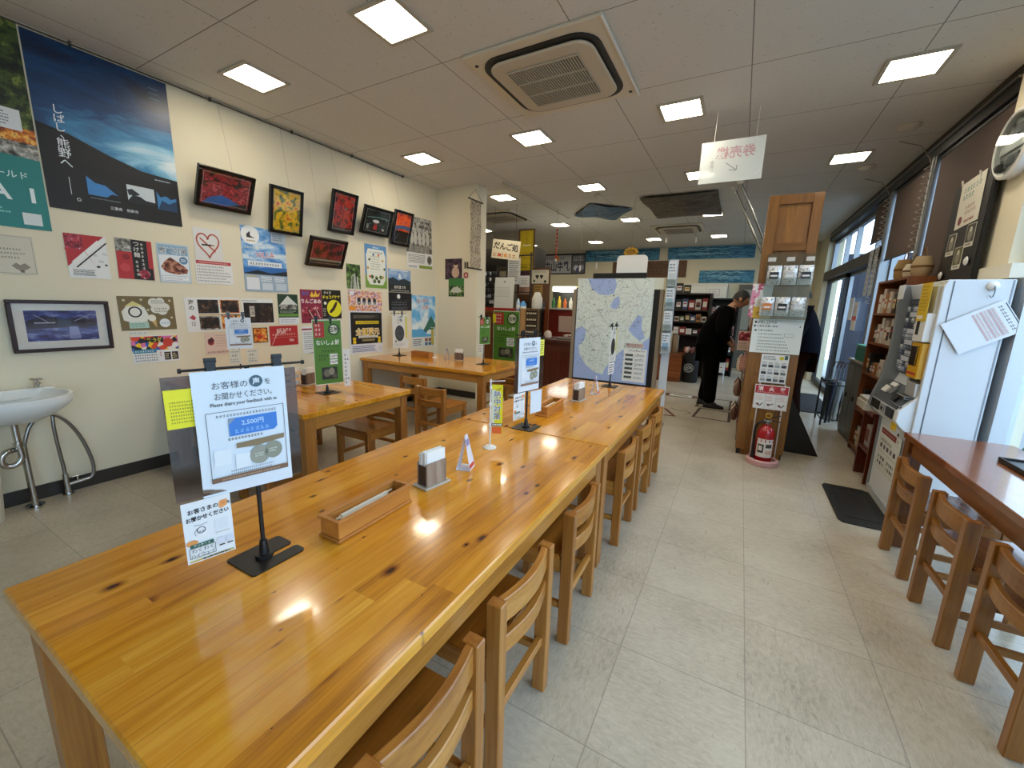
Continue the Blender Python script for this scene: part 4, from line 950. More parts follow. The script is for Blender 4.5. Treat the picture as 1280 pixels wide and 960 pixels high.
def feedback(w, h, seed, full, warp=None):
    s = Sheet(w, h, '#dfe7ee', .0008, warp, seed)
    ink = '#454a50'
    s.t(.38, .885, 'お客様の', .062, ink, .0); s.e(.66, .895, .075, '#43606e'); s.t(.66, .895, '声', .055, '#e8eef2', .02); s.t(.79, .885, 'を', .055, ink, .0)
    s.t(.52, .80, 'お聞かせください。', .062, ink, .0, .62); s.t(.52, .735, 'Please share your feedback with us', .04, ink, .012, .72)
    s.frame(.1, .11, .95, .68, .0012, '#5c636c'); s.scrib(.2, .635, .86, .66, 1, '#6a7078', .8, True)
    s.p([(.32, .475), (.82, .475), (.86, .50), (.86, .62), (.34, .62), (.32, .60)], '#3f7fd0'); s.t(.58, .57, '2,500円', .05, '#b8d4f0', .02); s.scrib(.38, .49, .8, .53, 1, '#8ab8e8', .8, True); s.p([(.32, .57), (.32, .62), (.40, .62)], '#8a98a8')
    s.scrib(.3, .44, .7, .465, 1, '#40454c', .8, True); s.p([(.38, .41), (.93, .425), (.93, .385), (.60, .36), (.38, .37)], '#8a7658')
    s.r_(.14, .25, .32, .38, '#e6ecf0'); s.r_(.36, .20, .52, .32, '#e6ecf0'); s.e(.63, .28, .115, '#98998a', .08); s.e(.79, .30, .105, '#8f917f', .075); s.p([(.70, .255), (.725, .29), (.71, .33), (.685, .29)], '#6a6c5e'); s.scrib(.57, .26, .69, .3, 2, '#c8c9bc'); s.scrib(.74, .28, .85, .32, 2, '#c8c9bc')
    s.scrib(.3, .15, .88, .20, 2, '#5c636c', .5, True); s.r_(.1, .115, .95, .152, '#80614a'); s.scrib(.2, .12, .85, .14, 1, '#a88a72', .7)
    return s
def warp1(u, v): return .006*math.sin(PI*v*1.1)*(1-u)-.009*(1-v)**2*(1-u)
def voice_card(w, h, seed):
    s = Sheet(w, h, '#e6e9ea', .0008, None, seed)
    s.t(.42, .85, 'お客さまの', .085, '#16181a', .03, .62, .05); s.p([(.74, .80), (.80, .78), (.92, .82), (.93, .92), (.78, .92), (.74, .88)], '#e8a060'); s.t(.83, .86, '声', .075, '#d87a30'); s.t(.95, .86, 'を', .06, '#16181a', .02)
    s.t(.5, .73, 'お聞かせください', .085, '#16181a', .03, .88, .05)
    s.line([(.2, .62), (.34, .60), (.48, .62)], .0012, '#6a6c70'); s.ring(.34, .52, .09, .02, '#6a6c70'); s.line([(.26, .56), (.2, .5), (.22, .44)], .001, '#6a6c70'); s.e(.31, .50, .015, '#6a6c70'); s.e(.37, .50, .015, '#6a6c70')
    s.r_(.62, .44, .90, .63, '#dfe3e6'); s.scrib(.62, .38, .92, .42, 1, '#b0a8a0', .6, True)
    s.e(.13, .34, .12, '#e09a58', .05); s.r_(.08, .255, .56, .315, '#2f5f52'); s.t(.32, .285, 'アンケート', .045, '#e4ece8', .01); s.frame(.06, .09, .58, .25, .0012, '#50605c')
    s.t(.32, .205, 'わくわく', .075, '#1e2226', .0, .44); s.t(.32, .125, 'ハイウェイ', .075, '#1e2226', .0, .48)
    s.r_(.63, .2, .79, .31, '#d6dbe4'); s.r_(.82, .2, .98, .31, '#d6dbe4'); s.r_(.66, .165, .78, .185, '#2a2c2e'); s.r_(.83, .165, .96, .185, '#3c4048'); s.r_(.04, .03, .96, .055, '#c8b050'); s.scrib(.3, .02, .9, .07, 1, '#3a3c3a', .5)
    return s
A1 = math.radians(76)
st1 = make_stand('table_stand', 'black slotted base stand nearest the camera, holding the large feedback notice', -1.03, .55, A1, 1.211, .125)
vinyl('smoky clear plastic sheet hanging behind the near feedback notice', st1, A1, .27, .288, .912, -.028)
hang(feedback(.192, .302, 40, True, warp1), 'feedback_notice', 'large white feedback notice clipped to the nearest stand, with a round blue mark', 'notice', st1, A1, .905, -.017, .010)
hang(voice_card(.095, .152, 41), 'survey_card', 'white survey card with bold black lettering hanging low from the nearest clear sheet', 'card', st1, A1, .754, -.110, .0055)
s = Sheet(.082, .088, '#f0e41e', .0006, None, 42); s.scrib(.1, .12, .98, .72, 7, '#3e3a14', .5, True)
hang(s, 'yellow_note', 'yellow note at the left edge of the nearest clear sheet', 'note', st1, A1, 1.084, -.12, .0055)
A2 = math.radians(79)
st2 = make_stand('table_stand', 'black stand midway along the long tables, holding the second feedback notice', -.985, 1.98, A2, 1.222, .10)
vinyl('smoky clear plastic sheet behind the second feedback notice', st2, A2, .255, .30, .91, .01)
hang(feedback(.185, .29, 43, False), 'feedback_notice', 'smaller looking white feedback notice on the second stand along the table', 'notice', st2, A2, .915, .0, .0085)
hang(voice_card(.095, .145, 44), 'survey_card', 'white survey card hanging low from the second stand', 'card', st2, A2, .765, -.075, .0055)
s = Sheet(.105, .13, '#d8e6f0', .0006, None, 45); s.frame(.03, .03, .97, .97, .001, '#c0ccd6')
hang(s, 'blank_card', 'blank pale blue card hanging low right on the second stand', 'card', st2, A2, .775, .078, .0055)
s = Sheet(.04, .09, '#e8e45a', .0006, None, 46); s.scrib(.1, .1, .9, .9, 6, '#8a8630', .5)
hang(s, 'yellow_note', 'narrow yellow note at the right edge of the second clear sheet', 'note', st2, A2, 1.10, .115, .0055)
def fan(w, h, seed):
    s = Sheet(w, h, '#d9d8cf', .0008, None, seed); s.e(.45, .44, .30, '#34342e', .24); s.ring(.45, .44, .22, .03, '#4c4c44'); s.vt(.55, .92, '伊勢', .09, '#2a2a28', .01); s.vt(.38, .90, 'うどん', .07, '#2a2a28', .01); s.r_(.82, .3, .94, .95, '#d0c83a'); s.scrib(.1, .05, .8, .14, 2, '#6a6a62', .5, True); s.e(.2, .2, .06, '#3a3a34'); return s
A3 = math.radians(84)
st3 = make_stand('table_stand', 'black stand at the far end of the long tables, before the map board', -.935, 3.49, A3, 1.225, .09)
hang(fan(.155, .30, 47), 'menu_sheet', 'pale noodle menu sheet on the stand before the map board', 'menu sheet', st3, A3, .92, 0, .0055)
s = Sheet(.13, .10, PAPER, .0006, None, 48); s.scrib(.08, .1, .92, .9, 4, '#5c6470', .5)
hang(s, 'small_card', 'white card under the noodle menu sheet before the map board', 'card', st3, A3, .812, -.01, .0055)
def mochi(w, h, seed, price=True):
    s = Sheet(w, h, '#d8dcca', .001, None, seed); s.r_(.015, .012, .985, .988, '#4f7e26')
    s.r_(.05, .73, .40, .965, '#a82824'); s.scrib(.09, .75, .36, .95, 3, '#e6c8b8', .62, True)
    s.ring(.73, .85, .20, .035, '#20281a'); s.e(.73, .85, .15, '#c9cdb8'); s.t(.73, .85, '名物', .085, '#2a3020', .02)
    s.t(.5, .655, 'ないしょ餅', .085, '#eef0e4', .01, .80); s.scrib(.1, .575, .9, .60, 1, '#2c4016', .7, True); s.scrib(.3, .50, .7, .545, 1, '#24340f', .75, True)
    s.scrib(.16, .37, .52, .48, 2, '#24340f', .6, True)
    if price:
        s.r_(.54, .40, .82, .475, '#e8e8e0'); s.t(.68, .437, '150円', .05, '#22261c', .01); s.r_(.54, .31, .82, .385, '#e8e8e0'); s.t(.68, .347, '750円', .05, '#22261c', .01)
    s.r_(.24, .08, .78, .27, '#26261f'); s.e(.42, .18, .12, '#6d6a58', .06); s.e(.58, .2, .10, '#8d8872', .06); s.e(.68, .13, .08, '#58543f', .04)
    return s
A4 = math.radians(75)
st4 = make_stand('table_stand', 'black stand on the wall side table holding the tall green poster', -2.60, 1.92, A4, 1.235, .09)
hang(mochi(.205, .47, 49), 'menu_poster', 'tall green sweets poster on the stand of the wall side table', 'poster', st4, A4, .765, .02, .0055)
s = Sheet(.05, .28, '#dfe0dc', .0006, None, 50); s.scrib(.15, .05, .85, .9, 8, '#3a3a34', .6, True)
hang(s, 'price_strip', 'narrow white price strip behind the right edge of the green poster', 'notice', st4, A4, .735, .155, .0)
st5 = make_stand('table_stand', 'black stand at the left end of the back wall table', -3.76, 3.84, math.radians(50), 1.235, .085)
hang(fan(.19, .42, 51), 'menu_sheet', 'pale noodle menu sheet on the back wall table, by the corner', 'menu sheet', st5, math.radians(50), .80, .02, .0055)
st6 = make_stand('table_stand', 'black stand at the right end of the back wall table', -2.52, 3.90, math.radians(70), 1.235, .07)
hang(mochi(.15, .30, 52, False), 'menu_poster', 'small green sweets poster on the stand at the right end of the back wall table', 'poster', st6, math.radians(70), .93, .01, .0055)
s = Sheet(.075, .11, '#d4d0c2', .0006, None, 53); s.scrib(.1, .1, .9, .9, 3, '#3a3830', .6, True)
hang(s, 'price_card', 'cream price card hanging below the small green sweets poster', 'card', st6, math.radians(70), .83, -.045, .0055)

A7 = math.radians(72)
st7 = make_stand('table_stand', 'black stand by the wall on the wall side table, before the food photo posters', -3.40, 1.75, A7, 1.238, .085)
fs = feedback(.17, .24, 56, False); hang(fs, 'feedback_notice', 'small greyish feedback notice hanging before the four photo poster', 'notice', st7, A7, .98, .01, .0055)
for k, so in enumerate((-.03, .085)):
    s = Sheet(.075, .115, '#d8d0ba', .0006, None, 57+k); s.scrib(.1, .78, .9, .92, 1, '#5a5040', .7, True); s.scrib(.2, .5, .8, .7, 1, '#5a5040', .7, True); s.scrib(.1, .1, .9, .4, 2, '#5a5040', .6, True)
    hang(s, 'price_card', 'cream price card under the small greyish feedback notice, the %s of two' % ['left', 'right'][k], 'card', st7, A7, .86, so, .0055)
# chopstick boxes
def make_box():
    t = thing('chopstick_box', '', 'box', (0, 0, 0), 0, 'open wooden chopstick boxes')
    L, W, H = .30, .088, .066
    m = MB().bb(-W/2, W/2, -L/2, L/2, 0, .010, BOXW); m.build('base', t, .003)
    m = MB()
    for s in (-1, 1):
        m.bb(s*(W/2-.010)-.004, s*(W/2-.010)+.004, -L/2+.006, L/2-.006, .010, H-.008, BOXW); m.bb(-W/2+.014, W/2-.014, s*(L/2-.010)-.004, s*(L/2-.010)+.004, .010, H-.008, BOXW)
    m.build('side_panels', t, .001)
    m = MB()
    for s in (-1, 1):
        m.bb(s*(W/2-.007)-.008, s*(W/2-.007)+.008, -L/2, L/2, H-.008, H, BOXW); m.bb(-W/2+.015, W/2-.013, s*(L/2-.007)-.007, s*(L/2-.007)+.007, H-.008, H, BOXW)
    m.build('rim', t, .002)
    MB().bb(-W/2+.011, W/2-.011, -L/2+.013, L/2-.013, .010, .014, flat('#5a4c40', .7)).build('liner', t)
    return t
def chopsticks(box, n, label):
    r = random.Random(n)
    for i in range(n):
        m = MB(); y0 = -.125+r.uniform(-.005, .02); x = (i-(n-1)/2)*.0115
        for q in (-.002, .002): m.tube([(x+q, y0, .028), (x+q*.6, y0+.225, .032)], .0024, flat('#e2d8c0', .6), 6)
        m.bb(x-.0055, x+.0055, y0+.02, y0+.205, .024, .034, flat('#e8e8e2', .6))
        o = m.build('wrapped_chopsticks'); o.location = Vector(box.location)+Vector((0, 0, .006+(.007 if i % 2 else 0))); o.rotation_euler = box.rotation_euler
        tag(o, label, 'chopsticks', label)
bx = make_box(); bx['label'] = 'open wooden chopstick box between the near stand and the napkin holder'; bx.location = (-.955, .825, TZ); bx.rotation_euler = (0, 0, .02)
chopsticks(bx, 6, 'paper wrapped chopsticks in the near wooden box')
b2 = dup(bx, (-1.015, 2.375, TZ), .03, 'open wooden chopstick box beyond the second feedback stand'); chopsticks(b2, 4, 'paper wrapped chopsticks in the box beyond the second stand')
dup(bx, (-3.47, 3.93, TZ), PI/2, 'wooden chopstick box on the back wall table')
# napkin holders
def make_napkin():
    t = thing('napkin_holder', '', 'napkin holder', (0, 0, 0), 0, 'weathered wood napkin holders')
    MB().bb(-.04, .04, -.062, .062, 0, .008, flat('#b8b0a4', .5)).build('base', t, .002)
    MB().bb(-.028, -.021, -.048, .048, .008, .095, GREYW).bb(.021, .028, -.048, .048, .008, .095, GREYW).bb(-.021, .021, -.048, -.044, .008, .085, flat('#3a2c24', .6)).build('holder', t, .001)
    m = MB(); r = random.Random(4)
    for i in range(9):
        x = -.018+i*.0045; a = r.uniform(-.004, .004); m.bb(x-.0017, x+.0017, -.042+a, .046+a, .012, .135+r.uniform(-.008, .004), flat('#ecece8', .7))
    m.build('napkins', t)
    return t
np_ = make_napkin(); np_['label'] = 'napkin holder next to the near chopstick box'; np_.location = (-.952, 1.125, TZ); np_.rotation_euler = (0, 0, -.15)
dup(np_, (-.975, 2.80, TZ), -.1, 'napkin holder near the far end of the long tables')
dup(np_, (-2.93, 3.98, TZ), PI/2+.2, 'napkin holder on the back wall table')
dup(np_, (-2.98, 2.02, TZ), .3, 'napkin holder beside the white tray stack on the wall side table')
# folded cards
def make_tent(seed, base, accent):
    t = thing('tent_card', '', 'folded card', (0, 0, 0), 0, 'folded table cards'); m = MB()
    h, b = .145, .030
    for s in (-1, 1):
        u = [(s*b, -.036, 0), (s*b, .036, 0), (0, .018, h), (0, -.018, h)]
        ins = [(s*(b-.0012), -.036, 0), (s*(b-.0012), .036, 0), (0, .018, h-.003), (0, -.018, h-.003)]
        hole = [(s*b*.78, -.016, h*.22), (s*b*.78, .016, h*.22), (s*b*.36, .010, h*.64), (s*b*.36, -.010, h*.64)]
        m.add(u, [(0, 1, 2, 3)], flat(base, .5))
        e = .0005*s
        for (v0, v1, c) in ((.68, .86, accent), (.05, .16, '#c84838' if s > 0 else accent)):
            hw = lambda v: .036-.018*v-.004
            m.add([(s*b*(1-v0)+e, -hw(v0), h*v0), (s*b*(1-v0)+e, hw(v0), h*v0), (s*b*(1-v1)+e, hw(v1), h*v1), (s*b*(1-v1)+e, -hw(v1), h*v1)], [(0, 1, 2, 3)], flat(c, .5))
    m.bb(-b, b, -.036, .036, 0, .001, flat(base, .5)); m.build('card', t)
    return t
tc = make_tent(1, '#dcdce6', '#8a88b8'); tc['label'] = 'white folded card standing beside the near napkin holder'; tc.location = (-.935, 1.32, TZ); tc.rotation_euler = (0, 0, .30)
dup(tc, (-.945, 3.10, TZ), .1, 'white folded card at the far end of the long tables')
dup(tc, (-3.12, 3.99, TZ), 1.0, 'white folded card on the back wall table')
# table flags
def make_flag(w, h, H, cloth):
    t = thing('table_flag', '', 'small flag', (0, 0, 0), 0, 'little banner flags on white poles')
    MB().lathe([(.032, 0), (.032, .004), (.026, .008), (.006, .011)], WHITE, 24).build('base', t, smooth=True)
    MB().cyl((0, 0, .01), (0, 0, H), .0035, WHITE, n=10).cyl((-.008, 0, H-.012), (w+.016, 0, H-.006), .0022, WHITE, n=8).build('pole', t)
    m = MB()
    for z in (H-.04, H-.12, H-.22): m.cyl((0, 0, z-.006), (0, 0, z+.006), .0065, WHITE, n=10)
    m.build('pole_rings', t)
    o = cloth.build('banner', t); o.rotation_euler = (PI/2, 0, 0); o.location = (w/2+.006, 0, H-.026-h)
    return t
c = Sheet(.052, .235, '#f0e628', .0008, None, 60); c.r_(0, .0, .28, .9, '#e6ecd0'); c.vt(.5, .80, '熱中対策', .15, '#f2f4ee', .05, .98); c.vt(.5, .80, '熱中対策', .15, '#28509a', .0, .98); c.r_(0, .15, 1, .21, '#5a5a58'); c.scrib(.1, .165, .95, .20, 1, '#e8e8e4', .8); c.r_(.05, .0, .95, .14, '#e86a30'); c.p([(.3, .9), (.9, .95), (.7, .87)], '#d8b820')
fl = make_flag(.052, .235, .335, c); fl['label'] = 'little yellow banner flag on a white pole before the second stand'; fl.location = (-.98, 1.58, TZ); fl.rotation_euler = (0, 0, math.radians(25))
c = Sheet(.045, .19, '#b8b860', .0008, None, 61); c.r_(.1, .05, .9, .95, '#86904e'); c.vt(.5, .8, 'どうぞ', .16, '#e0e0c8', .02); c.r_(.05, 0, .95, .2, '#a8845a')
f2 = make_flag(.045, .19, .38, c); f2['label'] = 'little olive banner flag on a white pole on the back wall table'; f2.location = (-3.31, 3.98, TZ); f2.rotation_euler = (0, 0, PI)
# letter trays on the wall side table
t = thing('tray_stack', 'stack of white wire trays on the wall side table behind the near feedback notice', 'tray stack', (-3.10, 1.86, TZ), .3)
for i in range(3):
    m = MB(); z = .01+i*.05
    m.bb(-.11, .11, -.085, .085, z, z+.004, flat('#e6e4da', .5))
    for s in (-1, 1): m.bb(s*.108-.003, s*.108+.003, -.085, .085, z, z+.03, WHITE); m.bb(-.11, .11, s*.083-.003, s*.083+.003, z, z+.022, WHITE)
    m.build('tray', t, .001)
MB().bb(-.116, -.111, -.02, .02, 0, .165, WHITE).bb(.111, .116, -.02, .02, 0, .165, WHITE).build('uprights', t)

# ------------------------------------------------------------------ hanging cloth, ceiling cloths, hanging signs
t = thing('hanging_scroll', 'narrow printed cloth scroll hanging at the end of the back wall', 'hanging cloth', (-3.262, 4.79, 1.85))
MB().cyl((0, -.17, .875), (0, .17, .875), .009, BLACK, n=10).build('top_rod', t)
MB().cyl((0, -.16, 0), (0, .16, 0), .010, BLACK, n=10).build('bottom_rod', t)
m = MB(); nn = 14
for k in range(nn):
    z0, z1 = .87*k/nn, .87*(k+1)/nn; x0, x1 = .006*math.sin(k*.9), .006*math.sin((k+1)*.9)
    m.add([(x0-.001, -.12, z0), (x0-.001, .13, z0), (x1-.001, .13, z1), (x1-.001, -.12, z1), (x0+.001, -.12, z0), (x0+.001, .13, z0), (x1+.001, .13, z1), (x1+.001, -.12, z1)], [(3, 2, 1, 0), (4, 5, 6, 7), (0, 4, 7, 3), (1, 2, 6, 5)], 'noren')
m.build('cloth', t)
MB().tube([(0, -.16, .88), (0, 0, 1.02), (0, .16, .88)], .0025, BLACK, 6).build('hanging_cord', t)
def ceil_cloth(name, label, pts, pic, deco):
    cx = sum(p[0] for p in pts)/4; cy = sum(p[1] for p in pts)/4
    m = MB(); nn = 8
    P = [Vector((p[0]-cx, p[1]-cy, 0)) for p in pts]
    def q(u, v): 
        p = P[0].lerp(P[1], u).lerp(P[3].lerp(P[2], u), v); p.z = -.03-.05*math.sin(PI*u)*math.sin(PI*v)-.012*math.sin(9*u+4*v); return p
    vs = [q(i/nn, j/nn) for j in range(nn+1) for i in range(nn+1)]
    fs = [(j*(nn+1)+i, j*(nn+1)+i+1, (j+1)*(nn+1)+i+1, (j+1)*(nn+1)+i) for j in range(nn) for i in range(nn)]
    m.add(vs, fs, pic); m.add([v+Vector((0, 0, .002)) for v in vs], [f[::-1] for f in fs], pic)
    o = m.build(name, smooth=True); o.location = (cx, cy, CEIL); tag(o, label, 'ceiling cloth')
ceil_cloth('ceiling_cloth', 'blue mountain picture cloth fixed flat under the ceiling, left of the larger dark one', [(-2.75, 7.05), (-2.16, 7.62), (-1.70, 6.92), (-2.24, 6.38)], speck('blue_cloth', ['#16324e', '#28527a', '#3c6a90', '#1c3c30'], 5, stretch=(1, 2, 1)), None)
ceil_cloth('ceiling_cloth', 'large dark brown picture cloth sagging under the ceiling', [(-1.47, 6.29), (-1.46, 7.77), (-.465, 7.82), (-.457, 6.32)], speck('dark_cloth', ['#1e1c1c', '#3a3634', '#5e524c', '#2a2624', '#7a6a60'], 3.2, stretch=(1, 3, 1), detail=6), None)
# ticket machine sign, seen from behind
s = Sheet(.46, .318, ACRYLW, .004, None, 70)
s.t(.56, .70, '券売機', .30, '#c09a9e', .02, .76, 0, True); s.line([(.42, .46), (.60, .26)], .006, '#8a8c8c'); s.line([(.60, .26), (.60, .38)], .006, '#8a8c8c'); s.line([(.60, .26), (.48, .28)], .006, '#8a8c8c')
s.vt(.2, .5, '食券は', .10, '#a8a4a4', 0, 1.0); s.line([(.88, .10), (.97, .2)], .004, '#e8eaea')
t = thing('hanging_sign', 'milky hanging sign with mirrored lettering and an arrow, over the aisle', 'sign', (-.22, 4.0, 2.424))
o = s.build('panel', t); o.rotation_euler = (PI/2, 0, .02)
for x in (-.14, .16): MB().cyl((x, 0, .316), (x+.004, 0, .533), .0015, flat('#d8d6d0', .4), n=6).build('hanging_wire', t)
# small smoke detectors
def detector(label, x, y, r=.055):
    t = thing('smoke_detector', label, 'smoke detector', (x, y, CEIL))
    MB().lathe([(r, 0), (r, -.015), (r*.8, -.03), (r*.4, -.042), (.004, -.045)], flat('#c9c2b2', .4), 20).build('housing', t, smooth=True)
detector('round smoke detector between the ceiling cloths and the third lamp row', -2.0, 6.05)
detector('round smoke detector by the window header above the coiled cable', 1.05, 4.9, .08)
detector('round smoke detector by the window header near the entrance', 1.0, 6.0, .08)
detector('round smoke detector at the top edge of the picture, above the air conditioner', -1.67, 1.85, .04)
tag(MB().bb(-2.95, -2.925, 4.95, 7.3, CEIL-.02, CEIL-.001, flat('#cfc8b8', .4)).build('ceiling_rail'), 'pale ceiling rail running from the end wall over the kitchen counter', 'rail')
# leaning tension poles by the wooden pillar
for lab, x0, y0, y1 in (('left pole of the pair of steel poles slanting down behind the wooden pillar', -.265, 6.3, 6.35), ('right pole of the pair of steel poles slanting down behind the wooden pillar', -.20, 6.0, 6.2)):
    t = thing('tension_pole', lab, 'pole', (0, 0, 0))
    a, b = Vector((x0, y0, CEIL-.03)), Vector((x0+.50, y1, 1.95))
    MB().cyl(a, b, .018, flat('#a8aaa8', .25, .9), n=12).build('tube', t, smooth=True); MB().cyl(a+Vector((0, 0, .029)), a-Vector((0, 0, .02)), .045, flat('#d8d4c8', .4), .03, 14).build('end_cap', t)

# ------------------------------------------------------------------ shop counter on the left
t = thing('shop_counter', 'brown shop counter with a red top behind the back wall table', 'counter', (-3.62, 6.2, 0))
MB().bb(-.36, .42, -.22, .25, 0, 1.24, SHELFW).build('body', t); MB().bb(-.40, .50, -.27, .28, 1.24, 1.285, SHELFW).build('ledge', t, .004); MB().bb(-.39, .33, -.26, .2, 1.285, 1.325, flat('#a02418', .4)).build('red_top', t, .004)
s = mochi(.50, .84, 80); s.r_(-.02, .76, .1, .93, '#e8d820'); s.scrib(0, .77, .09, .92, 3, '#7a6a20', .6, True)
o = s.build('menu_poster'); upright(o, (-3.40, 5.93, .44), 0); tag(o, 'very large green sweets poster on the front of the red topped counter', 'poster')
t = thing('label_rack', 'pale wooden rack of black label slots right of the large green poster', 'rack', (-2.98, 5.95, .70))
MB().bb(-.14, -.06, -.06, .06, 0, .63, flat('#b08a58', .5)).bb(-.06, .16, -.02, .06, 0, .63, flat('#5a4630', .5)).build('board', t, .003)
for k in range(6):
    m = MB().bb(-.045, .15, -.035, -.02, .03+k*.098, .10+k*.098, flat('#17140f', .5)); r = random.Random(k)
    for q in range(5): m.bb(-.035+q*.036, -.010+q*.036, -.037, -.035, .05+k*.098, .08+k*.098, flat('#c8b898', .5))
    m.build('label_slot', t)
t = thing('service_counter', 'dark red wooden service counter between the label rack and the map board', 'counter', (-2.15, 6.45, 0))
m = MB().bb(-.75, .45, -.3, .4, 0, .80, REDW)
for k in range(12): m.bb(-.70+k*.09, -.692+k*.09, -.306, -.3, .05, .66, flat('#2a0f08', .5))
m.build('body', t, .004); MB().bb(-.79, .48, -.35, .44, .80, .845, flat('#4a2014', .35)).build('top', t, .005); MB().bb(-.75, .45, -.312, -.3, .66, .74, flat('#5c2a18', .4)).build('front_rail', t)
# refrigerated case behind it
t = thing('display_case', 'refrigerated display case with a lit white canopy behind the service counter', 'display case', (-2.75, 7.35, 0))
MB().bb(-.62, .55, 0, .5, 0, 1.32, flat('#7c2118', .5)).build('cabinet', t); MB().bb(-.62, .55, -.06, .5, 1.32, 1.35, flat('#dfe4e4', .4)).build('shelf', t); MB().bb(-.62, .55, .4, .5, 1.35, 1.72, flat('#3a3a34', .6)).build('back', t)
MB().bb(-.45, .02, -.02, .4, 1.66, 1.75, flat('#f4f4f0', .5, emit=2.2)).bb(.02, .32, -.02, .4, 1.66, 1.75, flat('#e4d860', .5, emit=1.2)).build('canopy_lamp', t)
MB().bb(-.3, -.02, -.008, 0, .9, 1.2, flat('#c8b0a4', .5)).build('poster_front', t)
cols = ['#2f6a34', '#d8b428', '#c8642a', '#e0dcd0', '#3c4a54', '#98302a', '#c89a50', '#4a3a2a', '#5a6a60']
for i in range(9):
    m = MB(); c = flat(cols[i], .4); h = [.20, .22, .18, .2, .21, .17, .2, .22, .19][i]
    m.lathe([(.03, 0), (.034, .01), (.034, h*.6), (.014, h*.82), (.014, h), (.001, h)], c, 12); o = m.build('bottle', smooth=True); o.location = (-3.25+i*.12, 7.52, 1.351)
    tag(o, '%s bottle under the lit canopy, %s from the left' % (['green', 'yellow', 'orange', 'white', 'slate', 'red', 'tan', 'brown', 'grey'][i], ['first', 'second', 'third', 'fourth', 'fifth', 'sixth', 'seventh', 'eighth', 'ninth'][i]), 'bottle', 'bottles in the display case')
# kitchen behind
tag(MB().bb(-6.6, -3.95, 8.0, 8.6, 2.16, 2.60, flat('#17130f', .5)).bb(-6.3, -6.27, 8.3, 8.33, 2.6, CEIL-.001, STEEL).bb(-4.3, -4.27, 8.3, 8.33, 2.6, CEIL-.001, STEEL).bb(-6.6, -3.95, 7.97, 8.0, 2.16, 2.2, flat('#4a4038', .4)).build('kitchen_hood'), 'dark kitchen hood above the shop counter behind the end wall', 'hood')
t = thing('kitchen_cupboard', 'grey kitchen cupboard standing behind the keyring rack', 'cupboard', (-4.75, 8.3, 0)); MB().bb(-.7, .7, -.3, .3, 0, 2.0, flat('#6a665e', .5)).build('body', t, .005)
for q in (-1, 1): MB().bb(q*.34-.32, q*.34+.32, -.315, -.3, .1, 1.9, flat('#7c786e', .5)).build('door', t, .003)
# keyring rack and paper things on the counter
t = thing('keyring_rack', 'tall rack crowded with black keyrings at the end of the back wall', 'rack', (-3.86, 6.12, 1.3255))
MB().bb(-.16, .16, .04, .07, 0, .62, flat('#2a2826', .5)).bb(-.16, .16, -.06, .08, 0, .03, flat('#2a2826', .5)).build('frame', t); MB().bb(-.10, .12, .03, .05, .62, .72, BLACK).build('header', t)
r = random.Random(9)
for k in range(36):
    x = -.13+(k % 6)*.052; z = .06+(k//6)*.095; m = MB(); c = flat(['#101012', '#1c1c20', '#2c2c30', '#8c8c90', '#c8c8c8', '#18181a'][r.randrange(6)], .35)
    m.lathe([(.002, 0), (.018, .012), (.021, .035), (.012, .06), (.003, .068)], c, 8, (x, -.005+r.uniform(-.02, .01), z)).cyl((x, 0, z+.068), (x, .04, z+.075), .003, STEEL, n=6); m.build('keyring', t, smooth=True)
def free_sheet(sh, name, label, cat, pos, ang, tilt=0.0, group=None):
    o = sh.build(name); upright(o, pos, ang, tilt); return tag(o, label, cat, group)
s = Sheet(.36, .50, '#cfcfc6', .004, None, 81); s.e(.5, .86, .05, '#8a8a84'); s.scrib(.1, .35, .85, .7, 5, '#b4b4aa', .4)
free_sheet(s, 'price_board', 'large blank looking grey board leaning on the red counter top', 'board', (-3.50, 5.99, 1.326), .05, -.08)
s = Sheet(.26, .46, '#d8d8d2', .002, None, 82); s.scrib(.1, .1, .9, .92, 10, '#8c8a84', .45)
free_sheet(s, 'notice', 'white notice hung above the grey board on the red counter', 'notice', (-3.68, 6.655, 1.75), 0)
s = Sheet(.20, .20, '#dcdcd6', .002, None, 83); s.scrib(.15, .2, .8, .8, 4, '#a4a29c', .5)
free_sheet(s, 'notice', 'small white notice right of the notice above the grey board', 'notice', (-3.46, 6.655, 1.70), 0)
tag(MB().bb(-3.9, -3.3, 6.66, 6.69, 1.6, 1.615, DALU).bb(-3.85, -3.83, 6.66, 6.69, 0, 2.3, DALU).bb(-3.36, -3.34, 6.66, 6.69, 0, 2.3, DALU).bb(-3.9, -3.3, 6.66, 6.69, 2.24, 2.26, DALU).build('notice_stand'), 'dark metal frame carrying the white notices behind the red counter', 'stand')
t = thing('rice_cooker', 'grey metal machine behind the white notices on the shop counter', 'machine', (-3.62, 7.4, 0)); MB().bb(-.22, .2, -.12, .2, 0, 1.6, flat('#3a3632', .5)).build('stand', t, .004); MB().lathe([(.17, 1.6), (.19, 1.64), (.19, 1.86), (.12, 1.93), (.02, 1.95)], flat('#9c9a92', .35, .5), 18).build('drum', t, smooth=True); MB().bb(-.07, .07, -.20, -.185, 1.68, 1.78, BLACK).build('panel', t)
lids = ['#dfe6ec', '#4a98d8', '#e4e6e4']; shp = [(.032, .20), (.05, .16), (.05, .17)]
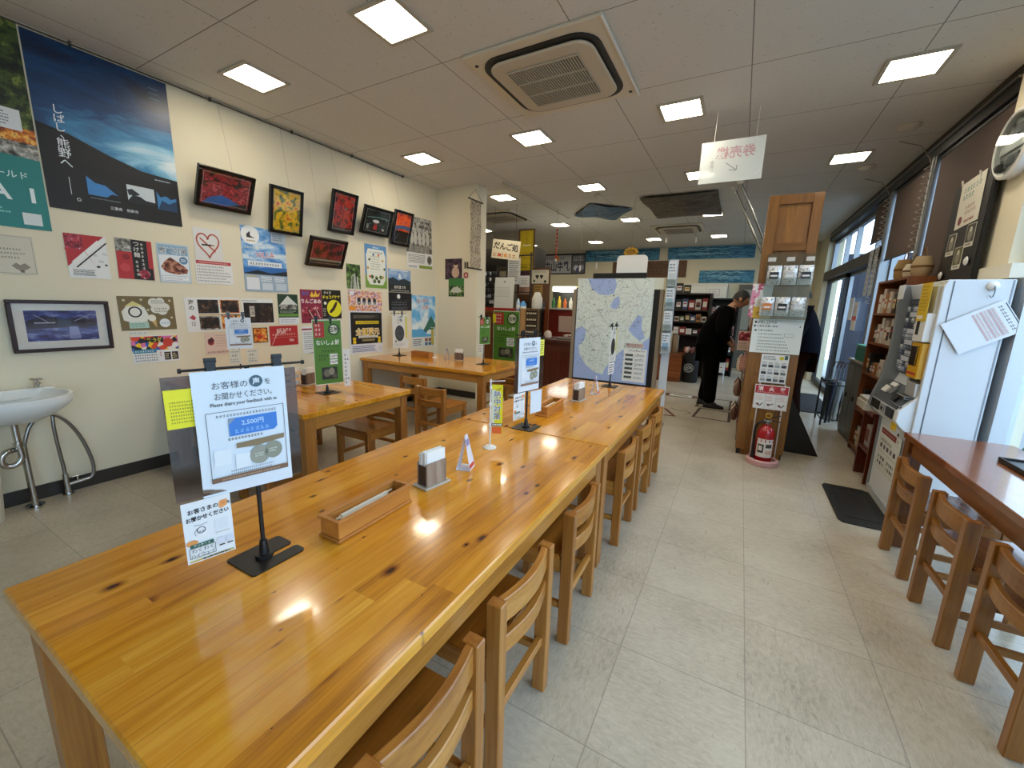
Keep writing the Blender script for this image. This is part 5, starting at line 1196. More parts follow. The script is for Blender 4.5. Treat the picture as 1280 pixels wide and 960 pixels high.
for i, (x, lab) in enumerate(((-3.235, 'bluish clear bottle on the red counter beside the grey board'), (-3.14, 'blue and white pouch on the red counter, right of the clear bottle'))):
    m = MB(); rr_, hh = shp[i]; m.lathe([(rr_*.9, 0), (rr_, .01), (rr_, hh*.7), (rr_*.5, hh*.9), (rr_*.4, hh), (.001, hh)], flat(['#b8d0e4', '#4f9cd8'][i], .3), 14).lathe([(rr_*1.02, hh*.2), (rr_*1.02, hh*.5)], flat('#e8ecec', .4), 14)
    o = m.build(['bottle', 'pouch'][i], smooth=True); o.location = (x, 6.02, 1.2865); tag(o, lab, ['bottle', 'pouch'][i])
o = MB().lathe([(.08, 0), (.085, .01), (.085, .16), (.05, .24), (.04, .26), (.001, .26)], flat('#d6d4c8', .5), 12).build('paper_bag', smooth=True); o.location = (-2.90, 6.04, 1.3305); tag(o, 'pale paper bag standing on the label rack', 'bag')
# hanging signs over the counter
s = Sheet(.50, .30, '#d8cdb0', .004, None, 84); s.t(.5, .66, 'だんご処', .40, '#1c1814', .03, .90, -.06); s.scrib(.06, .08, .94, .34, 1, '#b86a3a', .8, True); s.e(.3, .2, .05, '#c84a30'); s.e(.5, .2, .05, '#d88a3a')
t = thing('hanging_sign', 'cream hanging sign with black brush lettering above the shop counter', 'sign', (-3.53, 6.05, 2.12)); o = s.build('panel', t); o.rotation_euler = (PI/2, .12, .1)
for x in (-.2, .2): MB().cyl((x, 0, .28), (x, 0, .838), .002, flat('#3a3630'), n=6).build('hanging_wire', t)
s = Sheet(.27, .70, '#d0b41e', .002, None, 85); s.vt(.5, .92, 'お食事', .11, '#b08a18', 0); s.t(.5, .42, 'ソフト', .09, '#6a4a14', .01, .8); s.t(.5, .31, 'クリーム', .08, '#6a4a14', .01, .9); s.scrib(.1, .05, .9, .18, 2, '#8a6414', .6, True); s.r_(.2, .62, .85, .65, '#f0e8c0')
free_sheet(s, 'banner', 'upright yellow banner hanging from the ceiling above the shop counter', 'banner', (-3.60, 6.955, 2.02), 0)
for i, (x, z, w_, h_, c, lab) in enumerate(((-3.62, 1.83, .20, .17, '#4a2a3a', 'small dark notice with white lower half below the yellow banner'), (-3.62, 1.58, .22, .23, '#c09880', 'pinkish notice below the small dark notice under the yellow banner'), (-3.30, 1.78, .34, .24, '#d8d2bc', 'cream notice with black hearts right of the yellow banner foot'), (-3.33, 1.58, .18, .18, '#a8844a', 'tan notice below the cream notice with hearts'))):
    s = Sheet(w_, h_, c, .002, None, 86+i)
    if i == 0: s.r_(.05, .05, .95, .35, '#dcd4cc')
    if i == 1: s.scrib(.1, .1, .9, .9, 4, '#7a4a40', .6, True)
    if i == 2:
        s.scrib(.1, .8, .9, .95, 1, '#5a5444', .8, True)
        for u in (.32, .58): s.e(u-.04, .55, .06, '#17150f'); s.e(u+.04, .55, .06, '#17150f'); s.p([(u-.09, .53), (u+.09, .53), (u, .32)], '#17150f')
        s.e(.8, .15, .08, '#30381c'); s.e(.15, .2, .07, '#4a6a2c')
    if i == 3: s.scrib(.1, .1, .9, .9, 3, '#7a5c28', .5)
    free_sheet(s, 'notice', lab, 'notice', (x, 6.963, z), 0)
tag(MB().bb(-3.78, -3.44, 6.967, 6.985, 2.06, 2.75, flat('#6a4a30', .6)).bb(-3.78, -3.10, 6.967, 6.985, 1.45, 2.06, flat('#6a4a30', .6)).bb(-3.76, -3.70, 6.985, 7.03, 0, 2.74, SHELFW).bb(-3.18, -3.12, 6.985, 7.03, 0, 2.05, SHELFW).build('notice_screen'), 'brown wooden screen behind the yellow banner carrying small notices', 'screen')
# goods hung beside the map board
t = thing('bag_stand', 'stand hung with grey and brown cloth bags left of the map board', 'stand', (-1.88, 5.55, 0))
MB().cyl((0, .05, 0), (0, .05, 1.62), .015, BLACK).cyl((0, .05, 0), (0, .05, .02), .16, BLACK, n=20).build('pole', t)
for k, (z, x, c, q) in enumerate(((1.50, -.05, '#3a302a', .06), (1.38, .03, '#6a6a58', .08), (1.18, -.10, '#8a8078', .11), (1.05, .02, '#4a423a', .10), (.90, -.06, '#5c5248', .11), (.75, .02, '#3c342e', .09))):
    m = MB().lathe([(.02, .16), (q*.7, .10), (q, .02), (q*.9, -.08), (q*.3, -.14)], flat(c, .7), 10, (x, 0, z), 'Z', 1, .6); m.build('bag', t, smooth=True)
t = thing('goods_tray', 'tray of small wrapped sweets on the service counter', 'tray', (-2.35, 6.3, .8455)); MB().bb(-.25, .3, -.12, .14, 0, .03, flat('#6a6258', .5)).build('tray', t, .003)
m = MB(); r = random.Random(3)
for i in range(28): m.box((r.uniform(-.22, .27), r.uniform(-.1, .12), .045+r.uniform(0, .03)), (.05, .035, .025), flat(['#b8a898', '#8a7a6a', '#dcd4c8', '#5a4a40'][i % 4], .5), Matrix.Rotation(r.uniform(0, 3), 3, 'Z'))
m.build('sweets', t)['kind'] = 'stuff'
o = MB().lathe([(.05, 0), (.07, .03), (.06, .1), (.03, .13), (.001, .135)], flat('#d8c8bc', .5), 14).build('lucky_figurine', smooth=True); o.location = (-2.78, 6.25, .846); tag(o, 'small pale figurine at the left end of the service counter', 'figurine')
o = MB().prism([(-.08, 0), (.08, 0), (.03, .07)], -.05, .05, flat('#e4e4de', .5), 'XZ').build('folded_paper'); o.location = (-1.88, 6.2, .8455); tag(o, 'white folded paper on the service counter', 'paper')

# ------------------------------------------------------------------ map board and leaflet rack
t = thing('map_board', 'black framed board with a large road map at the end of the long tables', 'map board', (-1.33, 5.0, 0))
MB().bb(-.53, .50, 0, .03, .42, 1.62, BLACK).bb(-.32, .32, -.005, .03, 1.62, 1.79, BLACK).build('backboard', t, .004)
for x in (-.54, .51): MB().bb(x-.022, x+.022, -.01, .035, 0, 1.60, flat('#8a7a66', .5)).build('post', t, .003); MB().bb(x-.03, x+.03, -.22, .22, 0, .04, flat('#5a4c40', .5)).build('foot', t, .003)
s = Sheet(.925, 1.25, '#cfd8d4', .003, None, 90); s.r_(0, 0, 1, 1, 'mapland'); SEA = '#a5b9e4'; rr = random.Random(12)
s.p([(.13, 1), (.50, 1), (.53, .94), (.50, .86), (.42, .84), (.30, .85), (.20, .90)], SEA)
s.p([(.50, .80), (.56, .84), (.59, .78), (.56, .72), (.50, .71), (.46, .74)], SEA)
s.p([(.76, .58), (.83, .66), (.88, .65), (.89, .54), (.94, .45), (.88, .42), (.80, .46), (.72, .52)], SEA)
s.p([(0, .50), (.09, .53), (.15, .50), (.14, .40), (.06, .33), (.08, .24), (.18, .14), (.30, .08), (.42, .06), (.46, .14), (.55, .23), (.66, .32), (.78, .36), (.90, .40), (1, .46), (1, 0), (0, 0)], SEA)
s.p([(.68, .40), (.80, .41), (.92, .40), (.94, .36), (.84, .31), (.72, .33)], 'mapland')
for i in range(46):
    u, v = rr.uniform(.04, .96), rr.uniform(.42, .98); pts = [(u, v)]; a = rr.uniform(0, 6.28)
    for k in range(6):
        a += rr.uniform(-.7, .7); u = min(max(u+.05*math.cos(a), .01), .99); v = min(max(v+.04*math.sin(a), .38), .99); pts.append((u, v))
    s.line(pts, .0016, ['#6a7a72', '#8a7a70', '#56647a'][i % 3])
for i in range(26):
    u, v = rr.uniform(.14, .44), rr.uniform(.12, .5); pts = [(u, v)]; a = rr.uniform(0, 6.28)
    for k in range(4): a += rr.uniform(-.7, .7); u += .035*math.cos(a); v += .03*math.sin(a); pts.append((min(max(u, .12), .5), min(max(v, .12), .52)))
    s.line(pts, .0014, '#75857c')
z = s.L()
for i in range(420):
    u, v = rr.uniform(.02, .95), rr.uniform(.1, .98); w_ = rr.uniform(.004, .014); s.r_(u, v, u+w_, v+.004, ['#22303a', '#4a5048', '#394a58'][i % 3], z)
for i in range(16): s.e(rr.uniform(.06, .94), rr.uniform(.15, .96), .008, '#1c2c30', n=8)
s.t(.33, .70, '名古屋', .02, '#2c3a40'); s.t(.72, .38, '伊勢', .02, '#2c3a40'); s.t(.28, .3, '熊野', .02, '#2c3a40')
o = s.build('road_map', t); upright(o, (0.01, 0, 0), 0); o.matrix_local = Matrix.Translation((-.04, -.012, .475)) @ Matrix.Rotation(PI/2+.0, 4, 'X')
MB().bb(.1, .52, -.004, .0, 1.60, 1.73, flat('#d8dccc', .5)).build('upper_sheet', t)
s = Sheet(.27, .40, PAPER, .002, None, 91); s.scrib(.2, .92, .9, .97, 1, '#4a5058', .8, True)
for k in range(6): s.r_(.08, .1+k*.135, .42, .17+k*.135, '#4a5450'); s.scrib(.5, .1+k*.135, .92, .17+k*.135, 2, '#8a9298', .5)
o = s.build('legend_sheet'); upright(o, (-1.06, 4.98, .50), 0); tag(o, 'white legend sheet at the lower right of the road map', 'notice')
s = Sheet(.2, .05, '#c8b0a8', .001, None, 92); s.scrib(.05, .1, .95, .9, 2, '#7a4a44', .6, True)
o = s.build('caption_strip'); upright(o, (-1.07, 4.982, .915), 0); tag(o, 'thin reddish caption strip above the legend sheet on the map', 'notice')
o = MB().prism(rrect(.36, .46, .05), -.006, .006, flat('#ecece6', .4)).build('white_sign_board'); o.matrix_world = Matrix.Translation((-1.21, 5.09, 1.77)) @ Matrix.Rotation(PI/2, 4, 'X'); tag(o, 'white board with rounded corners sticking up behind the map board', 'sign')
t = thing('leaflet_rack', 'narrow upright leaflet rack on the right side of the map board', 'rack', (-.725, 4.93, 0))
MB().bb(-.045, .045, .10, .12, .02, 1.93, flat('#c8d0d8', .4)).bb(-.055, .055, -.1, .14, 0, .03, flat('#7a8288', .4)).bb(-.05, -.045, -.0, .12, .85, 1.92, ACRYL).build('rack_frame', t)
for k, z in enumerate((.88, 1.13, 1.38, 1.63)): MB().bb(-.048, .048, .0, .10, z, z+.012, flat('#dfe6ea', .4)).bb(-.048, .048, -.004, 0, z, z+.08, ACRYL).build('pocket', t)
for k, z in enumerate((.893, 1.143, 1.393, 1.643)):
    for j in range(4):
        s = Sheet(.085, .22 if k < 3 else .26, ['#dce4ea', '#c8d8e8', '#e6e6e2', '#d0dce4'][j], .001, None, 100+k*4+j); s.scrib(.1, .55, .9, .92, 3, ['#5a7a98', '#7a8a98', '#4a6a80', '#8a9aa4'][k], .5); s.r_(.1, .1, .9, .5, ['#8ab0d0', '#b8c8d0', '#9ab8c8', '#c4d0d4'][(k+j) % 4])
        o = s.build('leaflet'); upright(o, (-.725, 4.945+j*.022, z), 0, .03); tag(o, 'pale leaflet in the %s pocket of the map rack, %s in its stack' % (['lowest', 'second lowest', 'second highest', 'highest'][k], ['front', 'second', 'third', 'rear'][j]), 'leaflet', 'leaflets in the map side rack')

# ------------------------------------------------------------------ far wall
def far_sheet(s, name, label, cat, x, z0, y=11.49): o = s.build(name); upright(o, (x, y, z0), 0); return tag(o, label, cat)
def waves(w_, h_, seed):
    s = Sheet(w_, h_, '#2c6a88', .004, None, seed); s.r_(0, 0, 1, 1, 'waves'); r = random.Random(seed)
    for i in range(16):
        v = r.uniform(.1, .9); u = r.uniform(0, .6); s.line([(u+k*.04, v+.05*math.sin(k*1.1+i)) for k in range(10)], .012, ['#8cc0cc', '#134a66'][i % 2])
    return s
far_sheet(waves(2.02, .30, 110), 'wave_banner', 'blue wave patterned banner high on the far wall, left of the pair', 'banner', -3.05, 2.64)
far_sheet(waves(1.95, .30, 111), 'wave_banner', 'blue wave patterned banner high on the far wall, right of the pair', 'banner', -.86, 2.64)
far_sheet(waves(1.2, .30, 112), 'wave_banner', 'lower blue wave banner on the far wall above the white cupboard', 'banner', -.44, 2.06)
s = Sheet(1.52, .58, '#171a2c', .006, None, 113); s.r_(.02, .06, .72, .92, '#a8a8a8'); s.t(.36, .38, '大内山牛乳', .50, '#1c2440', .03, .66); s.scrib(.2, .72, .6, .86, 1, '#3a3a50', .8, True); s.e(.42, .78, .05, '#d8843a')
s.r_(.74, .06, .98, .92, '#5a5a60'); s.scrib(.76, .62, .96, .88, 2, '#d8d8d8', .7, True); s.e(.82, .3, .05, '#c8c8cc'); s.e(.92, .32, .05, '#9aa0b0'); s.e(.87, .2, .05, '#40446a')
far_sheet(s, 'milk_banner', 'wide black and grey banner with dark blue lettering on the far wall', 'banner', -4.80, 2.31)
s = Sheet(1.9, .42, '#4a2c14', .006, None, 114); s.r_(0, 0, 1, 1, 'tapes'); s.scrib(.35, .15, .8, .85, 4, '#2a1608', .6, True); s.r_(.2, .3, .22, .9, '#2a1608')
far_sheet(s, 'wooden_sign', 'brown carved board on the far wall behind the white rounded board', 'sign', -2.30, 2.20)
t = thing('white_cupboard', 'white cupboard against the far wall below the lower wave banner', 'cupboard', (-.80, 11.2, 0)); MB().bb(-.45, .45, -.25, .29, 0, 2.02, flat('#c9c6b8', .5)).build('body', t, .004); MB().bb(-.43, .0, -.262, -.25, .1, 1.95, flat('#d4d1c4', .5)).build('door', t); MB().bb(.02, .43, -.262, -.25, .1, 1.95, flat('#d4d1c4', .5)).build('door', t)
s = Sheet(.24, .17, '#d8d4cc', .002, None, 115); s.frame(.05, .05, .95, .95, .008, '#7a5a58'); s.scrib(.15, .2, .85, .8, 2, '#8a4a48', .6, True)
far_sheet(s, 'notice', 'small framed notice on the white cupboard', 'notice', -.62, 1.72, 10.935)
d3 = structure(MB().bb(-.12, .68, 11.44, 11.5, 0, 2.02, flat('#5e5a50', .5)), 'door_3'); MB().bb(.0, .56, 11.43, 11.44, .95, 1.9, flat('#9a9a8c', .3)).build('door_pane', d3)

# ------------------------------------------------------------------ mobiles hanging from the ceiling
t = thing('ceiling_mobile', 'red beaded string mobile hanging before the far dark blue lettered banner', 'mobile', (-2.85, 6.6, 0))
MB().cyl((0, 0, 2.05), (0, 0, CEIL), .0022, flat('#8a8478', .5), n=6).build('string', t); m = MB()
for k in range(9): m.lathe([(.002, 2.12+k*.06), (.018, 2.14+k*.06), (.018, 2.155+k*.06), (.002, 2.17+k*.06)], flat('#b04030' if k else '#e0dcd4', .5), 8)
m.build('beads', t, smooth=True)
for i, (x, y, z) in enumerate(((-2.45, 6.7, 2.0), (-2.2, 6.8, 2.05), (-1.36, 8.2, 2.62), (-.75, 7.2, 2.45))):
    t = thing('hanging_charm', 'small pale charm on a thread, %s of the four across the hall' % ['first from the left', 'second from the left', 'third from the left', 'rightmost'][i], 'charm', (x, y, 0))
    MB().cyl((0, 0, z+.05), (0, 0, CEIL), .0016, flat('#b8b2a4', .5), n=6).build('thread', t); MB().lathe([(.002, z-.05), (.02, z-.01), (.012, z+.02), (.016, z+.04), (.002, z+.06)], flat('#d8d4cc', .4), 8).build('charm_body', t, smooth=True)
t = thing('gold_ornament', 'round gold ornament hanging above the white rounded board', 'ornament', (-1.55, 6.4, 0)); MB().cyl((0, 0, 2.27), (0, 0, CEIL), .0018, flat('#8a7a50', .5), n=6).build('thread', t)
m = MB(); 
for k in range(10): m.lathe([(.002, -.03), (.028, -.012), (.028, .012), (.002, .03)], flat('#b08a2c', .35, .4), 8, (.085*math.cos(k*.628), 0, 2.2+.055*math.sin(k*.628)))
m.lathe([(.05, -.01), (.06, 0), (.05, .01)], flat('#8a6414', .4, .3), 16, (0, 0, 2.2), 'Y').build('wreath', t, smooth=True)

# ------------------------------------------------------------------ shelves at the far end
ORD = ['first', 'second', 'third', 'fourth', 'fifth', 'sixth', 'seventh', 'eighth', 'ninth', 'tenth']
NAMEC = {'#c8b8a8': 'beige', '#8c2a24': 'red', '#2a2624': 'black', '#d8d4c8': 'white', '#5a6a48': 'green', '#a8743c': 'tan', '#c8a0a0': 'pink', '#3c4a68': 'blue', '#d8b83a': 'yellow'}
def goods(x0, x1, y, z, n, hrange, depth, where, group, seed, cols=None, face='Y'):
    r = random.Random(seed); cols = cols or list(NAMEC); w_ = (x1-x0)/n
    for i in range(n):
        c = cols[r.randrange(len(cols))]; hh = r.uniform(*hrange); ww = w_*r.uniform(.78, .94); m = MB()
        m.bb(-ww/2, ww/2, -depth/2, depth/2, 0, hh, flat(c, .45))
        lc = flat(['#e4e0d4', '#1c1a18', '#d8c890', '#e8e4e0'][r.randrange(4)], .5)
        m.bb(-ww*.36, ww*.36, -depth/2-.0015, -depth/2, hh*.25, hh*.72, lc).bb(-ww*.3, ww*.3, -depth/2-.0025, -depth/2-.0015, hh*.5, hh*.6, flat('#a83a2c' if c != '#8c2a24' else '#e8d8a0', .5))
        o = m.build('package'); p = x0+w_*(i+.5)
        if face == 'Y': o.location = (p, y+r.uniform(-.01, .01), z)
        else: o.location = (y+r.uniform(-.01, .01), p, z); o.rotation_euler = (0, 0, -PI/2)
        tag(o, '%s package, %s %s' % (NAMEC[c], ORD[i] if i < 10 else str(i+1)+'th', where), 'package', group)
t = thing('display_shelf', 'dark brown display shelf of sweets boxes right of the map board, far behind', 'shelf', (-.98, 9.3, 0))
MB().bb(-.30, -.26, -.2, .2, 0, 1.72, DARKW).bb(.40, .44, -.2, .2, 0, 1.72, DARKW).bb(-.26, .40, .17, .2, 0, 1.72, flat('#1c100a', .5)).build('carcass', t)
for k, z in enumerate((.52, .86, 1.12, 1.36, 1.69)): MB().bb(-.26, .40, -.2, .17, z, z+.03, DARKW).build('shelf_board', t, .002)
goods(-1.22, -.60, 9.22, 1.391, 5, (.14, .24), .1, 'from left on the second tier of the brown shelf', 'boxes on the brown shelf', 1)
goods(-1.22, -.60, 9.22, 1.151, 6, (.09, .16), .12, 'from left on the middle tier of the brown shelf', 'boxes on the brown shelf', 2)
goods(-1.22, -.60, 9.22, .891, 5, (.10, .17), .14, 'from left on the fourth tier of the brown shelf', 'boxes on the brown shelf', 3)
goods(-1.25, -.95, 9.22, 1.721, 2, (.16, .28), .1, 'from left on top of the brown shelf', 'boxes on the brown shelf', 4, ['#2a2624', '#d8d4c8'])
t = thing('bookcase', 'tall black bookcase behind the bending person', 'bookcase', (-.37, 10.0, 0))
MB().bb(-.32, -.29, -.17, .17, 0, 1.62, BLACK).bb(.29, .32, -.17, .17, 0, 1.62, BLACK).bb(-.29, .29, .14, .17, 0, 1.62, BLACK).bb(-.32, .32, -.17, .17, 1.62, 1.65, BLACK).build('carcass', t)
for z in (.1, .45, .85, 1.22): MB().bb(-.29, .29, -.17, .14, z, z+.025, BLACK).build('shelf_board', t)
for k, z in enumerate((.126, .476, .876, 1.246)): goods(-.64, -.10, 9.93, z, 7, (.18, .28), .14, 'from left on the %s tier of the black bookcase' % ['lowest', 'second lowest', 'second highest', 'highest'][k], 'items in the black bookcase', 20+k, ['#2a2624', '#d8d4c8', '#8c2a24', '#3c4a68', '#c8a0a0'])
t = thing('crate_stand', 'low wooden display crate right of the map board', 'crate', (-1.12, 8.62, 0)); MB().bb(-.25, .22, -.25, .25, 0, .54, SHELFW).build('body', t, .004)
for z in (.14, .27, .40): MB().bb(-.255, .225, -.257, -.25, z-.055, z+.055, wood('crate_slat', ('#6a3414', '#8a4a1e', '#a35e2c'), 'X')).build('slat', t, .002)
for x, h_, c, lab in ((-.18, .38, '#a89878', 'tan paper roll'), (-.06, .42, '#c8b898', 'cream paper roll'), (.06, .34, '#8a7458', 'brown paper roll')): o = MB().lathe([(.05, 0), (.055, .01), (.055, h_), (.04, h_+.02), (.001, h_+.02)], flat(c, .6), 12).build('paper_roll', smooth=True); o.location = (-1.12+x, 8.55, .541); tag(o, lab+' standing on the low wooden crate', 'roll')
t = thing('black_bin', 'black cloth covered bin with a white round emblem beside the wooden crate', 'bin', (-.74, 8.55, 0)); MB().lathe([(.13, 0), (.14, .05), (.14, .50), (.12, .56), (.08, .57)], flat('#0d0d0e', .7), 20).build('body', t, smooth=True)
s = Sheet(.18, .18, '#0d0d0e', .002, None, 130); s.ring(.5, .5, .46, .05, '#c8c8c4'); s.ring(.5, .5, .3, .03, '#c8c8c4'); s.line([(.2, .4), (.5, .7), (.8, .4)], .01, '#c8c8c4'); s.line([(.3, .3), (.7, .6)], .01, '#c8c8c4'); o = s.build('emblem', t); o.matrix_local = Matrix.Translation((-.02, -.145, .20)) @ Matrix.Rotation(PI/2, 4, 'X')
for i in range(8):
    r = random.Random(i+50); o = MB().lathe([(.01, -.05), (.036, -.03), (.042, .01), (.03, .05), (.001, .06)], flat(['#8c4a3c', '#c8a898', '#6a3a34', '#b88a7a'][i % 4], .5), 9).build('snack_bag', smooth=True); o.location = (-.74+(.13 if i%2 else .125)*math.cos(i*.785), 8.55+.13*math.sin(i*.785), .62); tag(o, 'small wrapped snack bag heaped on the black bin', 'snack bag', 'snack bags on the black bin')
t = thing('wire_rack', 'white wire rack of magazines between the black bin and the bookcase', 'rack', (-.33, 9.0, 0)); WW = flat('#d4d6d8', .35)
m = MB()
for x in (-.16, .16):
    for y in (-.15, .15): m.cyl((x, y, 0), (x, y, .86), .009, WW, n=8)
m.tube([(-.16, -.15, .86), (-.1, -.15, .93), (.1, -.15, .93), (.16, -.15, .86)], .009, WW, 8, 1)
for z in (.2, .45, .70):
    for x in (-.16, .16): m.cyl((x, -.15, z), (x, .15, z), .006, WW, n=6)
    for y in (-.15, -.05, .05, .15): m.cyl((-.16, y, z), (.16, y, z), .006, WW, n=6)
m.build('frame', t)
for k, z in enumerate((.207, .457, .707)): goods(-.47, -.19, 9.0, z, 4, (.14, .22), .1, 'from left on the %s level of the white wire rack' % ['lowest', 'middle', 'top'][k], 'magazines in the wire rack', 40+k, ['#d8d4c8', '#c8b8a8', '#c8a0a0', '#d8b83a'])

# floor markings
def decal(name, label, pts, col, t_=.03, closed=True):
    m = MB(); P = [Vector(p) for p in pts]+([Vector(pts[0])] if closed else [])
    for a, b in zip(P, P[1:]):
        d = (b-a).normalized(); nrm = Vector((-d.y, d.x))*t_/2; e = d*t_/2
        q = [a-e-nrm, b+e-nrm, b+e+nrm, a-e+nrm]; m.add([(v.x, v.y, .0012) for v in q]+[(v.x, v.y, .0002) for v in q], [(0, 1, 2, 3), (7, 6, 5, 4), (0, 4, 5, 1), (1, 5, 6, 2), (2, 6, 7, 3), (3, 7, 4, 0)], flat(col, .6))
    o = m.build(name); return tag(o, label, 'floor marking')
decal('floor_marking', 'dark taped rectangle on the floor before the bending person', [(-.40, 5.72), (.02, 5.70), (.02, 6.26), (-.36, 6.30)], '#3c281e', .035)
decal('floor_marking', 'taped rectangle under the feet of the bending person', [(-.42, 6.40), (.02, 6.38), (.02, 7.1), (-.38, 7.1)], '#5a3828', .04)
decal('floor_marking', 'reddish arrow tip taped on the floor beyond the last table corner', [(-.78, 5.95), (-.62, 5.60), (-.82, 5.56)], '#6a2e22', .04, False)
decal('floor_marking', 'thin brown scribbled line on the floor beside the arrow tip', [(-.72, 6.05), (-.62, 5.95), (-.50, 5.98), (-.44, 5.86), (-.52, 5.80)], '#4c3a2c', .012, False)
t = thing('floor_sticker', 'oval floor sticker with red ends and white centre beyond the tables', 'floor marking', (-.72, 7.05, 0)); m = MB()
m.add([(.28*math.cos(a)+.02*math.sin(a), .16*math.sin(a), .001) for a in [2*PI*i/24 for i in range(24)]], [tuple(range(24))], flat('#5a2a22', .5)); m.build('oval', t); MB().bb(-.16, .18, -.10, .10, .0012, .0016, flat('#d4d0c0', .5)).bb(-.1, .12, -.03, .03, .0017, .002, flat('#6a7a4a', .5)).build('print', t)

# ------------------------------------------------------------------ wooden pillar and what is fixed to it
t = thing('wooden_pillar', 'tall orange brown wooden pillar with the fire extinguisher at its foot', 'pillar', (.31, 4.42, 0))
MB().bb(-.165, .165, .02, .30, 0, 2.36, CEDAR).build('core', t)
MB().bb(-.21, -.13, 0, .32, .06, 2.38, CEDARF).build('corner_post', t, .003); MB().bb(.11, .185, 0, .32, .06, 2.38, CEDARF).build('corner_post', t, .003)
MB().bb(-.13, .11, 0, .03, 1.91, 1.98, wood('cedar_rail', ('#5c3810', '#7c5019', '#946424'), 'X')).bb(-.13, .11, 0, .03, 2.30, 2.38, CEDARF).build('cross_rail', t, .003)
MB().bb(-.13, .11, .006, .02, .06, 1.30, CEDAR).build('lower_panel', t); MB().bb(-.20, .175, .03, .31, 0, .06, BLACK).build('plinth', t)
def pil(s, name, label, cat, x, z, y=4.415, ang=0, tilt=0, roll=0): o = s.build(name); upright(o, (x, y, z), ang, tilt, roll); return tag(o, label, cat)
t = thing('pouch_display', 'clear acrylic panel on the pillar holding six silver foil pouches', 'display panel', (.322, 4.375, 0))
MB().bb(-.175, .175, .012, .02, 1.30, 1.885, ACRYL).build('back_panel', t)
for z in (1.345, 1.615): MB().bb(-.17, .17, -.05, -.046, z, z+.06, ACRYL).bb(-.17, .17, -.05, .012, z-.004, z, ACRYL).build('pocket', t)
for x in (-.14, 0, .14):
    MB().bb(x-.03, x+.03, .006, .012, 1.82, 1.855, flat('#c8c6c0', .5)).build('price_tag', t)
for k, z in enumerate((1.348, 1.618)):
    for j in range(3):
        m = MB(); n = 6; W_, H_ = .105, .165
        vs = []; 
        for a in range(n+1):
            for b in range(n+1):
                u, v = b/n-.5, a/n; vs.append((u*W_, -.018*math.sin(PI*v)*math.cos(PI*u)-.002, v*H_))
        m.add(vs, [(a*(n+1)+b, a*(n+1)+b+1, (a+1)*(n+1)+b+1, (a+1)*(n+1)+b) for a in range(n) for b in range(n)], 'silverbag'); m.add([(v[0], .004, v[2]) for v in vs], [(a*(n+1)+b+1, a*(n+1)+b, (a+1)*(n+1)+b, (a+1)*(n+1)+b+1) for a in range(n) for b in range(n)], 'silverbag')
        lc = [['#d07828', '#16161a', '#c8ccce'], ['#2a2c2e', '#c4c8ca', '#1e2026']][k][j]
        m.bb(-.034, .034, -.0235, -.021, .05, .11, flat(lc, .4)).bb(-.026, .026, -.025, -.0235, .07, .085, flat('#e0e0e0', .5))
        o = m.build('foil_pouch', smooth=False); o.location = (.322+(j-1)*.115+(-.015 if k == 0 else .005), 4.365, z); o.rotation_euler = (.06, 0, random.Random(k*3+j).uniform(-.08, .08))
        tag(o, 'silver foil pouch, %s in the %s row of the pillar display' % (['left', 'middle', 'right'][j], ['lower', 'upper'][k]), 'pouch', 'foil pouches on the pillar')
s = Sheet(.16, .30, '#dfe2de', .002, None, 140); s.p([(0, 0), (.55, 0), (.2, .35), (.42, .7), (0, .9)], 'pinkcard'); s.p([(0, .9), (.42, .7), (.6, 1), (0, 1)], 'pinkcard')
pil(s, 'flower_card', 'white card edged with pink flowers left of the foil pouches', 'card', .135, 1.33, 4.412, 0, 0, -.03)
s = Sheet(.14, .10, '#d8b040', .0015, None, 141); s.scrib(.2, .2, .8, .6, 2, '#a8842a', .5); pil(s, 'yellow_card', 'small yellow card under the flower card on the pillar', 'card', .16, 1.325, 4.404, 0)
s = Sheet(.39, .31, '#dfe3de', .002, None, 142)
s.t(.26, .90, '■ お召し上がり方', .085, '#2a2e2c', .02, .44); s.t(.27, .79, '■ 食券をお買い求め', .07, '#2a2e2c', .01, .48); s.t(.24, .66, '■ 番号でお呼び', .065, '#2a2e2c', .01, .38)
for k, v in enumerate((.56, .46, .36, .27, .18, .09)): s.scrib(.14, v-.03, .62+.04*k, v+.03, 1, '#4c524e', .7, True)
s.frame(.66, .50, .84, .58, .002, '#3a3e3c'); s.e(.94, .80, .015, '#1c1c1c')
pil(s, 'instruction_sheet', 'large white instruction sheet on the pillar below the foil pouches', 'notice', .298, 1.01, 4.41, 0, 0, 0)
s = Sheet(.215, .265, '#e2e2de', .002, None, 143); s.scrib(.08, .80, .6, .95, 3, '#6a6e72', .5); s.e(.74, .88, .08, '#c8b828'); s.r_(.84, .84, .96, .98, '#3a5a4a')
for j in range(3):
    for i in range(4): s.r_(.06+i*.235, .06+j*.245, .24+i*.235, .15+j*.245, ['#9aa0a4', '#3a3e42', '#6a6e72', '#2a2c30'][(i+j*3) % 4]); s.scrib(.06+i*.235, .17+j*.245, .24+i*.235, .25+j*.245, 2, '#8a8e92', .5)
pil(s, 'notice', 'white notice with a grid of small pictures above the extinguisher sign', 'notice', .318, .735, 4.41)
t = thing('extinguisher_stand', 'extinguisher stand with a red and white sign plate and a pink base', 'stand', (.325, 4.27, 0))
MB().lathe([(.128, 0), (.132, .012), (.13, .045), (.112, .055), (.10, .05), (.10, .02), (.001, .02)], flat('#c89a98', .5), 28).build('round_base', t, smooth=True)
for x in (-.098, .098): MB().cyl((x, .065, .03), (x, .085, .74), .0055, flat('#d4d4d0', .3, .4), n=8).build('rod', t)
